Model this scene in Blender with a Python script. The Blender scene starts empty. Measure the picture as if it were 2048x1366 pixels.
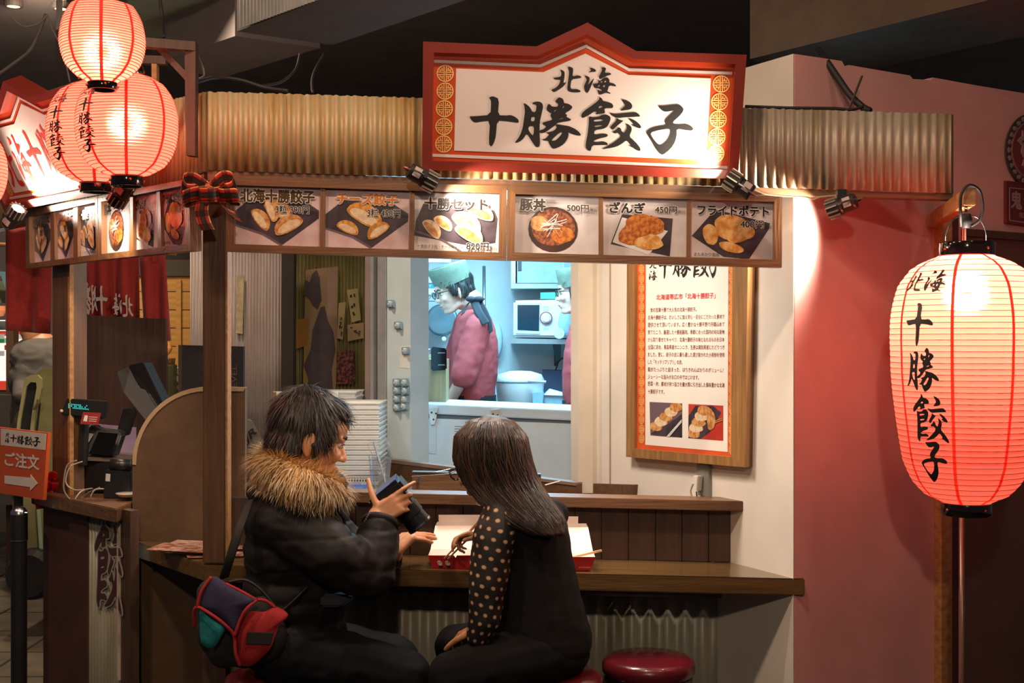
import bpy, bmesh, math, random
import numpy as np
from mathutils import Vector, Matrix, noise
from mathutils.geometry import tessellate_polygon

SC = bpy.context.scene
COL = SC.collection
# ------------------------------------------------------------------ camera
F, CX, CY, CH = 2560.0, 1024.0, 683.0, 1.4      # focal length / centre in pixels of a 2048x1366 frame, eye height
cam = bpy.data.cameras.new('camera'); cam.sensor_width = 36.0; cam.lens = 36.0 * F / 2048.0
cam.clip_start = .05; cam.clip_end = 60
cam_o = bpy.data.objects.new('view_camera', cam); COL.objects.link(cam_o)
cam_o.location = (0, 0, CH); cam_o.rotation_euler = (math.pi / 2, 0, 0)
SC.camera = cam_o
vs = SC.view_settings
vs.view_transform = 'Standard'; vs.look = 'None'; vs.gamma = 1.0; vs.use_curve_mapping = False
vs.exposure = 0.0
SC.cycles.max_bounces = 8; SC.cycles.diffuse_bounces = 4; SC.cycles.glossy_bounces = 3
SC.cycles.transmission_bounces = 6; SC.cycles.transparent_max_bounces = 8
SC.cycles.use_denoising = True
SC.cycles.sample_clamp_indirect = 4.0
SC.cycles.caustics_reflective = False; SC.cycles.caustics_refractive = False
# ------------------------------------------------------------------ world and room lamps
world = bpy.data.worlds.new('alley_air'); SC.world = world; world.use_nodes = True
bgn = world.node_tree.nodes['Background']
bgn.inputs[0].default_value = (.052, .047, .048, 1); bgn.inputs[1].default_value = 1.0

def lamp(name, kind, loc, power, color, size=.1, target=None, spot=None, blend=.5):
    l = bpy.data.lights.new(name, kind); l.energy = power; l.color = color
    if kind == 'AREA': l.shape = 'DISK'; l.size = size
    else: l.shadow_soft_size = size
    if spot: l.spot_size = math.radians(spot); l.spot_blend = blend
    o = bpy.data.objects.new(name, l); COL.objects.link(o); o.location = loc
    if target is not None:
        o.rotation_euler = (Vector(target) - Vector(loc)).to_track_quat('-Z', 'Y').to_euler()
    return o
WARM = (1.0, .74, .52)
# ceiling downlights of the alley (the row the photograph shows at its top left goes on over the camera), then fill lamps added for brightness
for _x, _y, _z, _p, _t in ((-1.35, 2.5, 3.2, 24, (-1.35, 2.85, 0)), (.05, 2.45, 3.2, 24, (.05, 2.8, 0)), (1.4, 2.2, 3.2, 5, (1.4, 2.6, 0)), (-2.9, 3.0, 3.2, 20, (-2.9, 3.4, 0)),
                           (.0, -1.3, 2.9, 42, (.0, 3.9, .4)), (-1.7, 5.5, 3.1, 42, (-1.2, 6.4, 1.2)), (-2.5, 6.6, 3.1, 44, (-2.2, 8, 1.3))):  # added fill: a lamp tilted at the stall front, others for walls behind
    lamp('alley_downlight_and_fill_lamp', 'AREA', (_x, _y, _z), _p, WARM, .16, _t)
# lamp on the inside of the front beam, over the eating counter
lamp('counter_lamp', 'AREA', (-.05, 3.86, 1.93), 21, (1.0, .86, .72), .34, (.08, 4.05, 0))
# kitchen strip light
lamp('kitchen_ceiling_lamp', 'AREA', (.0, 6.5, 2.14), 60, (.34, .76, 1.0), .9, (.0, 6.5, 0))

# ------------------------------------------------------------------ projection helpers
def P(px, py, Y):
    return Vector(((px - CX) / F * Y, Y, CH - (py - CY) / F * Y))
class Plane:
    def __init__(s, p, n):
        s.p = Vector(p); s.n = Vector(n).normalized()
        if s.n.dot(Vector((0, 0, CH)) - s.p) < 0: s.n = -s.n
    def __call__(s, px, py, off=0.0):
        d = Vector(((px - CX) / F, 1.0, -(py - CY) / F)); o = Vector((0, 0, CH))
        t = (s.p - o).dot(s.n) / d.dot(s.n)
        return o + d * t + s.n * off
    def at(s, off): return Plane(s.p + s.n * off, s.n)
def PY(Y): return Plane((0, Y, 0), (0, -1, 0))
def PZ(z): return Plane((0, 0, z), (0, 0, 1))
def plane3(a, b, c): return Plane(a, (b - a).cross(c - a))

# ------------------------------------------------------------------ colours and materials
def lin(h):
    if isinstance(h, (tuple, list)): return tuple(h[:3])
    h = h.lstrip('#'); r = []
    for i in (0, 2, 4):
        c = int(h[i:i + 2], 16) / 255.0
        r.append(c / 12.92 if c <= .04045 else ((c + .055) / 1.055) ** 2.4)
    return tuple(r)
MATS = {}
def mat(name, col=None, rough=.55, metal=0.0, var=.12, scale=9.0, stretch=(1, 1, 1), bump=0.0, bscale=60.0,
        col2=None, edge=(.35, .65), emis=0.0, ecol=None, trans=0.0, alpha=1.0, coat=0.0, spec=.5, detail=4.0, sheen=0.0):
    """procedural principled material: two colours mixed by a (stretched) noise, optional noise bump"""
    if name in MATS: return MATS[name]
    m = bpy.data.materials.new(name); m.use_nodes = True; nt = m.node_tree; N = nt.nodes; L = nt.links
    b = N['Principled BSDF']; c = lin(col)
    tc = N.new('ShaderNodeTexCoord'); mp = N.new('ShaderNodeMapping'); mp.inputs['Scale'].default_value = stretch
    L.new(tc.outputs['Object'], mp.inputs['Vector'])
    nz = N.new('ShaderNodeTexNoise'); nz.inputs['Scale'].default_value = scale; nz.inputs['Detail'].default_value = detail
    L.new(mp.outputs['Vector'], nz.inputs['Vector'])
    rp = N.new('ShaderNodeValToRGB'); rp.color_ramp.elements[0].position = edge[0]; rp.color_ramp.elements[1].position = edge[1]
    d = lin(col2) if col2 is not None else tuple(min(1, x * (1 + var)) for x in c)
    a = c if col2 is not None else tuple(x * (1 - var) for x in c)
    rp.color_ramp.elements[0].color = (*a, 1); rp.color_ramp.elements[1].color = (*d, 1)
    L.new(nz.outputs['Fac'], rp.inputs['Fac']); L.new(rp.outputs['Color'], b.inputs['Base Color'])
    b.inputs['Roughness'].default_value = rough; b.inputs['Metallic'].default_value = metal
    b.inputs['Specular IOR Level'].default_value = spec; b.inputs['Coat Weight'].default_value = coat
    if sheen: b.inputs['Sheen Weight'].default_value = sheen; b.inputs['Sheen Roughness'].default_value = .5
    if bump:
        n2 = N.new('ShaderNodeTexNoise'); n2.inputs['Scale'].default_value = bscale; n2.inputs['Detail'].default_value = 3
        L.new(mp.outputs['Vector'], n2.inputs['Vector'])
        bp = N.new('ShaderNodeBump'); bp.inputs['Strength'].default_value = bump; bp.inputs['Distance'].default_value = .01
        L.new(n2.outputs['Fac'], bp.inputs['Height']); L.new(bp.outputs['Normal'], b.inputs['Normal'])
    if emis:
        b.inputs['Emission Strength'].default_value = emis; b.inputs['Emission Color'].default_value = (*lin(ecol or col), 1)
    if trans: b.inputs['Transmission Weight'].default_value = trans
    if alpha < 1: b.inputs['Alpha'].default_value = alpha
    MATS[name] = m; return m
def flat(h, rough=.6, **k):
    n = 'paint_' + (h if isinstance(h, str) else '_'.join('%.3f' % x for x in h)).lstrip('#') + ('' if rough == .6 else '_%d' % (rough * 100))
    k.setdefault('var', .04)
    return mat(n, h, rough, **k)
def wood(name, h1, h2, axis='x', rough=.5, coat=0.0):
    st = {'x': (1.2, 18, 18), 'y': (18, 1.2, 18), 'z': (18, 18, 1.2)}[axis]
    return mat(name, h1, rough, col2=h2, scale=3.2, stretch=st, bump=.12, bscale=8, coat=coat, edge=(.3, .72), detail=6)

# ------------------------------------------------------------------ mesh builder
def wloc(o):
    v = Vector((0, 0, 0))
    while o is not None: v += o.location; o = o.parent
    return v
def tag(o, label=None, cat=None, group=None, kind=None):
    if label: o['label'] = label
    if cat: o['category'] = cat
    if group: o['group'] = group
    if kind: o['kind'] = kind
    return o
def root(name, loc, label, cat, group=None):
    o = bpy.data.objects.new(name, None); COL.objects.link(o); o.location = loc; o.empty_display_size = .05
    return tag(o, label, cat, group)
def link(name, me, m, parent=None, smooth=False, recenter=True):
    mats = m if isinstance(m, (list, tuple)) else [m]
    for x in mats: me.materials.append(x)
    o = bpy.data.objects.new(name, me); COL.objects.link(o)
    n = len(me.vertices); co = np.empty(n * 3, dtype=np.float32); me.vertices.foreach_get('co', co); co = co.reshape(-1, 3)
    if parent is not None:
        o.parent = parent; co = co - np.array(wloc(parent), dtype=np.float32)
        if n:                                   # a part's own origin at its middle
            c = (co.min(0) + co.max(0)) / 2; co = co - c; o.location = [float(v) for v in c]
    elif n:
        lo, hi = co.min(0), co.max(0); c = np.array([(lo[0] + hi[0]) / 2, (lo[1] + hi[1]) / 2, lo[2]], dtype=np.float32)
        co = co - c; o.location = [float(v) for v in c]
    me.vertices.foreach_set('co', co.ravel().astype(np.float32))
    if smooth: me.polygons.foreach_set('use_smooth', [True] * len(me.polygons))
    me.update(); return o
def basis(d, up=Vector((0, 0, 1))):
    d = Vector(d).normalized()
    if abs(d.dot(up)) > .98: up = Vector((0, 1, 0))
    s = d.cross(up).normalized(); return s, s.cross(d).normalized(), d

class MB:
    def __init__(s): s.v = []; s.f = []; s.mi = []; s.uv = {}
    def add(s, vs_, fs, mi=0):
        k = len(s.v); s.v += [tuple(x) for x in vs_]; s.f += [tuple(i + k for i in f) for f in fs]; s.mi += [mi] * len(fs); return s
    def box(s, x0, x1, y0, y1, z0, z1, mi=0):
        return s.hexa([(x0, y0, z0), (x1, y0, z0), (x1, y1, z0), (x0, y1, z0)], [(x0, y0, z1), (x1, y0, z1), (x1, y1, z1), (x0, y1, z1)], mi)
    def hexa(s, a, b, mi=0):
        return s.add(list(a) + list(b), [(3, 2, 1, 0), (4, 5, 6, 7), (0, 1, 5, 4), (1, 2, 6, 5), (2, 3, 7, 6), (3, 0, 4, 7)], mi)
    def obox(s, c, u, v, w, mi=0):
        """oriented box: centre and three half-extent vectors"""
        c, u, v, w = map(Vector, (c, u, v, w))
        return s.hexa([c - u - v - w, c + u - v - w, c + u + v - w, c - u + v - w], [c - u - v + w, c + u - v + w, c + u + v + w, c - u + v + w], mi)
    def beam(s, a, b, w, h, up=(0, 0, 1), mi=0):
        a, b = Vector(a), Vector(b); sd, u, d = basis(b - a, Vector(up))
        return s.obox((a + b) / 2, (b - a) / 2, sd * w / 2, u * h / 2, mi)
    def prism(s, pts, ext, mi=0, holes=()):
        """polygon (3-D points, holes allowed) extruded by a vector"""
        ext = Vector(ext); loops = [[Vector(p) for p in pts]] + [[Vector(p) for p in h] for h in holes]
        flatv = [p for l in loops for p in l]; n = len(flatv)
        if not holes and len(pts) <= 4: tris = [tuple(range(len(pts)))]
        else: tris = [tuple(t) for t in tessellate_polygon(loops)]
        fs = list(tris) + [tuple(i + n for i in reversed(t)) for t in tris]; k = 0
        for l in loops:
            m = len(l); fs += [(k + i, k + i + n, k + (i + 1) % m + n, k + (i + 1) % m) for i in range(m)]; k += m
        return s.add(flatv + [p + ext for p in flatv], fs, mi)
    def poly(s, pts, mi=0, holes=()):
        loops = [[Vector(p) for p in pts]] + [[Vector(p) for p in h] for h in holes]
        fl = [p for l in loops for p in l]
        return s.add(fl, [tuple(t) for t in tessellate_polygon(loops)], mi)
    def tube(s, pts, r, seg=8, cap=True, mi=0, sq=1.0, up=Vector((0, 0, 1))):
        pts = [Vector(p) for p in pts]; n = len(pts)
        rs = list(r) if isinstance(r, (list, tuple)) else [r] * n
        vs_ = []; prev = None
        for i in range(n):
            d = (pts[min(i + 1, n - 1)] - pts[max(i - 1, 0)])
            if d.length < 1e-9: d = Vector((0, 0, 1))
            d.normalize()
            if prev is None: a, b, _ = basis(d, up)
            else:
                a = prev - d * prev.dot(d)
                a = a.normalized() if a.length > 1e-6 else basis(d, up)[0]
                b = a.cross(d).normalized() * 1.0
            prev = a
            for k in range(seg):
                t = 2 * math.pi * k / seg; vs_.append(pts[i] + a * math.cos(t) * rs[i] + b * math.sin(t) * rs[i] * sq)
        fs = [(i * seg + k, i * seg + (k + 1) % seg, (i + 1) * seg + (k + 1) % seg, (i + 1) * seg + k) for i in range(n - 1) for k in range(seg)]
        if cap: fs += [tuple(reversed(range(seg))), tuple(range((n - 1) * seg, n * seg))]
        return s.add(vs_, fs, mi)
    def lathe(s, c, prof, seg=24, ax=(0, 0, 1), mi=0, cap=False):
        c = Vector(c); u, v, d = basis(ax, Vector((0, 1, 0)) if abs(Vector(ax).normalized().z) > .9 else Vector((0, 0, 1)))
        vs_ = [c + u * math.cos(2 * math.pi * k / seg) * r + v * math.sin(2 * math.pi * k / seg) * r + d * h for r, h in prof for k in range(seg)]
        n = len(prof); fs = [(i * seg + k, i * seg + (k + 1) % seg, (i + 1) * seg + (k + 1) % seg, (i + 1) * seg + k) for i in range(n - 1) for k in range(seg)]
        if cap: fs += [tuple(reversed(range(seg))), tuple(range((n - 1) * seg, n * seg))]
        return s.add(vs_, fs, mi)
    def ell(s, c, r, R=None, nu=14, nv=9, mi=0):
        c = Vector(c); r = (r, r, r) if isinstance(r, (int, float)) else r; vs_ = []
        for j in range(nv + 1):
            ph = math.pi * j / nv
            for k in range(nu):
                t = 2 * math.pi * k / nu; p = Vector((r[0] * math.sin(ph) * math.cos(t), r[1] * math.sin(ph) * math.sin(t), r[2] * math.cos(ph)))
                vs_.append(c + (R @ p if R is not None else p))
        fs = [(j * nu + k, (j + 1) * nu + k, (j + 1) * nu + (k + 1) % nu, j * nu + (k + 1) % nu) for j in range(nv) for k in range(nu)]
        return s.add(vs_, fs, mi)
    def cap(s, p0, r0, p1, r1, seg=12, sq=1.0, up=Vector((0, 0, 1)), mi=0):
        """closed tapered capsule"""
        p0, p1 = Vector(p0), Vector(p1); d = (p1 - p0); L = d.length or 1e-6; d = d / L; pts = []; rs = []
        for a in (88, 60, 30): pts.append(p0 - d * r0 * math.sin(math.radians(a))); rs.append(r0 * math.cos(math.radians(a)))
        pts += [p0, p1]; rs += [r0, r1]
        for a in (30, 60, 88): pts.append(p1 + d * r1 * math.sin(math.radians(a))); rs.append(r1 * math.cos(math.radians(a)))
        return s.tube(pts, rs, seg, True, mi, sq, up)
    def mesh(s, name='m'):
        me = bpy.data.meshes.new(name); me.from_pydata(s.v, [], s.f)
        if any(s.mi): me.polygons.foreach_set('material_index', s.mi)
        return me
    def build(s, name, m, parent=None, smooth=False, bevel=0.0, fix=True):
        me = s.mesh(name)
        if fix or bevel:
            bm = bmesh.new(); bm.from_mesh(me)
            if bevel:
                bmesh.ops.remove_doubles(bm, verts=bm.verts, dist=1e-5)
            bmesh.ops.recalc_face_normals(bm, faces=bm.faces)
            if bevel:
                bmesh.ops.bevel(bm, geom=[e for e in bm.edges if len(e.link_faces) == 2 and e.calc_face_angle(0) > .5], offset=bevel, segments=2, affect='EDGES', clamp_overlap=True)
            bm.to_mesh(me); bm.free()
        return link(name, me, m, parent, smooth)

def copy_tree(o, parent=None, dl=(0, 0, 0)):
    c = o.copy(); COL.objects.link(c); c.parent = parent
    if parent is None: c.location = o.location + Vector(dl)
    for ch in o.children: copy_tree(ch, c)
    return c
def struct(name, mb, m, parent=None, label=None, **k):
    o = mb.build(name, m, parent, **k)
    if parent is None: o['kind'] = 'structure'
    if label: o['label'] = label
    return o
def thing(name, mb, m, label, cat, group=None, **k): return tag(mb.build(name, m, None, **k), label, cat, group)
def catrom(pts, n=8, closed=False):
    pts = [Vector(p) for p in pts]; out = []; m = len(pts)
    for i in range(m if closed else m - 1):
        g = (lambda k: pts[k % m]) if closed else (lambda k: pts[max(0, min(m - 1, k))])
        a, b, c, d = g(i - 1), g(i), g(i + 1), g(i + 2)
        for j in range(n):
            t = j / n; out.append(.5 * (2 * b + (c - a) * t + (2 * a - 5 * b + 4 * c - d) * t * t + (3 * b - a - 3 * c + d) * t ** 3))
    if not closed: out.append(pts[-1])
    return out
def pxs(pl, pts, off=0.0): return [pl(x, y, off) for x, y in pts]
def rect4(q, u, v):
    """bilinear point in a quad TL,TR,BR,BL; u right, v down"""
    tl, tr, br, bl = q
    return ((1 - u) * (1 - v) * tl[0] + u * (1 - v) * tr[0] + u * v * br[0] + (1 - u) * v * bl[0],
            (1 - u) * (1 - v) * tl[1] + u * (1 - v) * tr[1] + u * v * br[1] + (1 - u) * v * bl[1])
def slab(pl, pts, off=0.0, th=.02, mb=None, mi=0, holes=()):
    """outline on a plane, its front face at off, extruded back by th"""
    mb = mb or MB(); return mb.prism(pxs(pl, pts, off), -pl.n * th, mi, [pxs(pl, h, off) for h in holes])
def blob_px(cx, cy, rx, ry, n=22, jit=.06, seed=0, rot=0.0, sup=2.0):
    r = random.Random(seed); out = []; ph = [r.uniform(0, 6.28) for _ in range(4)]
    for i in range(n):
        t = 2 * math.pi * i / n; k = 1 + jit * (math.sin(3 * t + ph[0]) + .7 * math.sin(5 * t + ph[1]) + .5 * math.sin(8 * t + ph[2]))
        c, s_ = math.cos(t), math.sin(t); c = math.copysign(abs(c) ** (2 / sup), c); s_ = math.copysign(abs(s_) ** (2 / sup), s_)
        x, y = rx * k * c, ry * k * s_; out.append((cx + x * math.cos(rot) - y * math.sin(rot), cy + x * math.sin(rot) + y * math.cos(rot)))
    return out

# ------------------------------------------------------------------ lettering
def font_tris(body, bold=0.0, space=1.0):
    c = bpy.data.curves.new('lettering', 'FONT'); c.body = body; c.size = 1.0; c.offset = bold; c.resolution_u = 3; c.space_character = space
    o = bpy.data.objects.new('lettering', c); COL.objects.link(o)
    dg = bpy.context.evaluated_depsgraph_get(); e = o.evaluated_get(dg); me = e.to_mesh()
    v = [(p.co.x, p.co.y) for p in me.vertices]; f = [tuple(p.vertices) for p in me.polygons]
    e.to_mesh_clear(); bpy.data.objects.remove(o); bpy.data.curves.remove(c)
    return v, f
def text_quad(mb, body, pl, q, off=.001, bold=0.0, mi=0, ref=None, space=1.0, mirror=False):
    """text stretched into a pixel quad (TL,TR,BR,BL) on a plane; bold = stroke growth in em, made of shifted copies"""
    v, f = font_tris(body, 0.0, space)
    if not v: return mb
    x0, x1 = min(p[0] for p in v), max(p[0] for p in v); y0, y1 = min(p[1] for p in v), max(p[1] for p in v)
    sh = [(0, 0)] + ([(bold * math.cos(k * math.pi / 4), bold * math.sin(k * math.pi / 4)) for k in range(8)] if bold > .004 else [])
    for i, (sx, sy) in enumerate(sh):
        o = []
        for x, y in v:
            u = (x + sx - x0) / (x1 - x0 or 1); w = (y1 - y - sy) / (y1 - y0 or 1)
            if mirror: u = 1 - u
            o.append(pl(*rect4(q, u, w), off + i * 4e-6))
        mb.add(o, f, mi)
    return mb
def qr(x0, y0, x1, y1, sl=0.0):
    """pixel rectangle as a quad; sl = slope of its rows"""
    d = sl * (x1 - x0); return [(x0, y0), (x1, y0 + d), (x1, y1 + d), (x0, y1)]
def subq(q, u0, v0, u1, v1): return [rect4(q, u0, v0), rect4(q, u1, v0), rect4(q, u1, v1), rect4(q, u0, v1)]
_S = 6.832
def _g(o, loops): return [[[(o + x / _S, 120 + y / _S) for x, y in c] for c in l] for l in loops]
# brush characters traced from the big sign: char -> list of (outline, hole, hole ...)
GLY = {
 'ju': _g(920, [[[(390,515),(450,493),(535,533),(515,755),(640,762),(685,752),(740,770),(795,810),(805,850),(780,860),(640,838),(505,830),(490,1040),(465,1130),(425,1190),(390,1145),(410,830),(300,840),(205,858),(165,835),(122,770),(200,770),(415,752),(425,570),(412,535)]]]),
 'sho': _g(920, [[[(868,583),(930,620),(970,668),(987,710),(1035,712),(1048,610),(990,603),(985,590),(1020,573),(1085,568),(1125,592),(1138,640),(1115,735),(1090,850),(1088,1000),(1095,1140),(1085,1185),(1060,1197),(1030,1185),(985,1120),(912,1000),(870,1070),(820,1115),(765,1135),(748,1128),(790,1080),(830,1010),(858,920),(872,820),(887,720),(880,640)],
   [(978,778),(1025,778),(1015,840),(968,838)], [(945,905),(1013,902),(1003,1038),(968,1010),(930,945)]],
  [[(1300,560),(1355,507),(1400,525),(1420,555),(1420,590),(1480,598),(1525,625),(1540,650),(1500,690),(1450,718),(1440,738),(1468,752),(1450,775),(1528,815),(1490,835),(1395,848),(1330,862),(1290,900),(1210,960),(1150,998),(1088,1000),(1085,965),(1150,945),(1180,905),(1130,880),(1128,860),(1170,845),(1265,820),(1250,790),(1235,750),(1255,725),(1230,722),(1190,690),(1182,660),(1208,598),(1235,610),(1260,640),(1330,640),(1340,620),(1338,590),(1315,585)],
   [(1412,628),(1430,632),(1400,668)], [(1285,695),(1310,680),(1316,692),(1283,708)], [(1355,808),(1415,790),(1412,802),(1360,815)]],
  [[(1300,885),(1350,880),(1400,893),(1490,905),(1560,935),(1620,975),(1655,1020),(1645,1038),(1580,1030),(1520,1010),(1480,985),(1487,1020),(1470,1080),(1420,1150),(1350,1195),(1285,1217),(1255,1205),(1220,1150),(1205,1105),(1150,1105),(1115,1088),(1160,1080),(1195,1050),(1220,1015),(1170,995),(1230,985),(1290,965),(1325,920)],
   [(1245,1100),(1370,985),(1400,995),(1370,1040),(1310,1100),(1270,1108)]]]),
 'gyo': _g(1150, [[[(335,500),(375,530),(382,560),(450,575),(510,595),(530,635),(510,660),(400,660),(415,720),(400,730),(275,748),(300,715),(270,700),(190,755),(105,797),(85,775),(95,730),(150,680),(230,625),(310,565),(335,535)], [(345,625),(388,635),(345,660),(315,655)]],
  [[(190,768),(250,785),(330,775),(370,750),(430,745),(480,770),(493,800),(465,880),(435,920),(380,945),(270,960),(262,1025),(370,1005),(440,1012),(452,1035),(430,1055),(330,1075),(245,1112),(300,1125),(385,1112),(440,1130),(452,1155),(435,1165),(330,1165),(235,1168),(215,1250),(175,1235),(145,1195),(150,1130),(175,1010),(190,870)], [(255,820),(385,812),(380,835),(268,848)], [(268,900),(380,890),(370,905),(275,920)]],
  [[(632,535),(690,545),(755,575),(785,615),(785,650),(755,680),(610,697),(655,655),(690,622),(665,580)]],
  [[(472,718),(545,738),(680,725),(830,712),(870,735),(902,775),(820,778),(680,785),(600,795),(545,785),(500,755)]],
  [[(570,790),(625,825),(668,828),(630,860),(580,900),(520,958),(490,940),(485,915),(520,875),(560,840)]],
  [[(728,795),(790,810),(850,845),(900,895),(908,925),(890,938),(830,918),(768,888),(810,880),(760,830)]],
  [[(695,868),(735,880),(775,915),(780,960),(745,1045),(800,1095),(860,1155),(900,1215),(895,1250),(850,1235),(780,1190),(725,1165),(775,1172),(710,1095),(640,1150),(560,1190),(450,1212),(360,1222),(440,1180),(540,1120),(635,1045),(590,995),(560,1005),(525,1000),(515,980),(560,960),(600,915),(635,945),(640,975),(675,1000),(710,940),(712,905)]]]),
 'shi': _g(1150, [[[(1133,622),(1220,625),(1320,612),(1410,605),(1450,625),(1490,665),(1480,710),(1430,770),(1335,855),(1370,878),(1450,880),(1530,875),(1600,908),(1625,940),(1605,968),(1540,965),(1395,938),(1395,1040),(1370,1130),(1310,1220),(1205,1303),(1160,1280),(1100,1200),(1040,1090),(980,1000),(985,970),(1040,930),(1120,905),(1250,888),(1228,845),(1240,805),(1310,740),(1365,685),(1290,705),(1220,708),(1170,672)], [(1030,995),(1150,960),(1305,938),(1308,1000),(1270,1090),(1180,1168),(1130,1145),(1070,1075)]]]),
 'kita': _g(920, [[[(1372,130),(1400,138),(1432,160),(1430,230),(1412,320),(1458,295),(1420,355),(1350,405),(1290,440),(1265,430),(1245,408),(1310,380),(1355,335),(1378,265),(1300,270),(1270,245),(1340,235),(1380,225),(1388,180)]],
  [[(1470,92),(1510,92),(1545,110),(1550,140),(1535,225),(1610,210),(1650,220),(1665,237),(1620,250),(1525,262),(1510,360),(1520,400),(1610,398),(1658,425),(1630,443),(1530,442),(1475,425),(1465,390),(1478,290),(1490,200),(1490,140)]]]),
 'umi': _g(1150, [[[(200,103),(260,115),(292,140),(285,160),(230,162),(175,170),(225,140)]],
  [[(130,212),(170,218),(205,240),(195,290),(172,350),(268,235),(240,310),(205,400),(170,455),(140,435),(122,365),(150,300),(165,265)]],
  [[(358,103),(410,98),(430,120),(405,175),(480,175),(505,195),(440,215),(395,235),(340,260),(325,230),(360,170),(375,125)]],
  [[(315,270),(345,285),(400,240),(450,238),(475,270),(470,310),(530,320),(568,350),(555,362),(468,345),(455,400),(440,430),(490,450),(485,465),(430,445),(370,468),(325,475),(318,440),(305,405),(360,425),(375,410),(330,390),(260,380),(258,355),(245,325),(310,320),(325,300)], [(360,285),(385,285),(370,310),(350,308)], [(405,280),(430,278),(425,305),(400,308)], [(320,345),(345,338),(335,365),(312,362)], [(390,340),(415,340),(405,375),(385,370)]]]),
}
def chaikin(c, r=.22):
    o = []; n = len(c)
    for i in range(n):
        a, b = c[i], c[(i + 1) % n]
        o += [(a[0] + (b[0] - a[0]) * r, a[1] + (b[1] - a[1]) * r), (a[0] + (b[0] - a[0]) * (1 - r), a[1] + (b[1] - a[1]) * (1 - r))]
    return o
def glyph_tris(key):
    """-> 2-D verts in pixels of the big sign, faces"""
    v = []; f = []
    for loops in GLY[key]:
        ls = [chaikin(l) for l in loops]; k = len(v); flatl = [p for l in ls for p in l]
        f += [tuple(i + k for i in t) for t in tessellate_polygon([[Vector((x, y, 0)) for x, y in l] for l in ls])]; v += flatl
    return v, f
def glyph_fn(mb, key, fn, mi=0, cuts=0.0):
    """place a brush character: fn(u right 0..1, v down 0..1) -> 3-D point"""
    v, f = glyph_tris(key)
    if cuts:
        bm = bmesh.new(); bv = [bm.verts.new((x, y, 0)) for x, y in v]
        for t in f:
            try: bm.faces.new([bv[i] for i in t])
            except ValueError: pass
        for _ in range(4):
            es = [e for e in bm.edges if e.calc_length() > cuts]
            if not es: break
            bmesh.ops.subdivide_edges(bm, edges=es, cuts=1); bmesh.ops.triangulate(bm, faces=bm.faces)
        bm.verts.index_update(); v = [(p.co.x, p.co.y) for p in bm.verts]; f = [tuple(q.index for q in p.verts) for p in bm.faces]; bm.free()
    x0, x1 = min(p[0] for p in v), max(p[0] for p in v); y0, y1 = min(p[1] for p in v), max(p[1] for p in v)
    return mb.add([fn((x - x0) / (x1 - x0), (y - y0) / (y1 - y0)) for x, y in v], f, mi)
def glyph_quad(mb, key, pl, q, off=.001, mi=0, mirror=False):
    return glyph_fn(mb, key, lambda u, w: pl(*rect4(q, 1 - u if mirror else u, w), off), mi)
# ================================================================== materials
M_WOODX = wood('brown_stained_wood_x', '#563b27', '#714f35', 'x', .42, .15)
M_WOODZ = wood('brown_stained_wood_z', '#4f3623', '#63462f', 'z', .45, .1)
M_WOODD = wood('dark_stained_board', '#3d2b22', '#4e382c', 'z', .5)
M_WOODY = wood('honey_wood', '#8f6236', '#b98a55', 'x', .5)
M_WOODT = wood('counter_wood', '#563f24', '#6b502e', 'x', .22, .5)
M_PART = mat('brown_laminate', '#59422d', .5, var=.10, scale=30)
M_BLACK = mat('black_plastic', '#1c1b1c', .35, var=.15)
M_RUBBER = mat('black_rubber', '#161516', .6)
M_STEEL = mat('brushed_steel', '#b9bcc0', .25, 1.0, var=.08)
M_WHITE = mat('white_paint', '#ddd4c9', .6, var=.05, scale=4, bump=.05, bscale=40)
M_PINK = mat('pink_wall_paint', '#d89d99', .7, var=.06, scale=5, bump=.06, bscale=30)
M_DARK = mat('dark_ceiling_paint', '#857d7d', .85, var=.1, scale=3)
M_RUST = None
def rusty(name, base, stain, dark, sc=2.2):
    m = mat(name, base, .45, .15, var=.1)
    nt = m.node_tree; N = nt.nodes; L = nt.links; b = N['Principled BSDF']
    tc = N['Texture Coordinate'] if 'Texture Coordinate' in N else N.new('ShaderNodeTexCoord')
    mp = N.new('ShaderNodeMapping'); mp.inputs['Scale'].default_value = (5, 5, .8); L.new(tc.outputs['Object'], mp.inputs['Vector'])
    nz = N.new('ShaderNodeTexNoise'); nz.inputs['Scale'].default_value = sc; nz.inputs['Detail'].default_value = 8; nz.inputs['Roughness'].default_value = .65
    L.new(mp.outputs['Vector'], nz.inputs['Vector'])
    rp = N.new('ShaderNodeValToRGB'); e = rp.color_ramp.elements
    e[0].position = .36; e[0].color = (*lin(base), 1); e[1].position = .74; e[1].color = (*lin(dark), 1)
    k = e.new(.58); k.color = (*lin(stain), 1)
    L.new(nz.outputs['Fac'], rp.inputs['Fac']); L.new(rp.outputs['Color'], b.inputs['Base Color'])
    return m
M_CORR = rusty('weathered_corrugated_iron', '#b9a98a', '#a98a58', '#6e4c2c')
M_CORRR = rusty('pale_corrugated_iron', '#b5a79a', '#97836a', '#6a5442', 1.8)
M_CORRG = rusty('grey_corrugated_iron', '#aeac9c', '#96917c', '#6c6654', 1.5)
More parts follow.
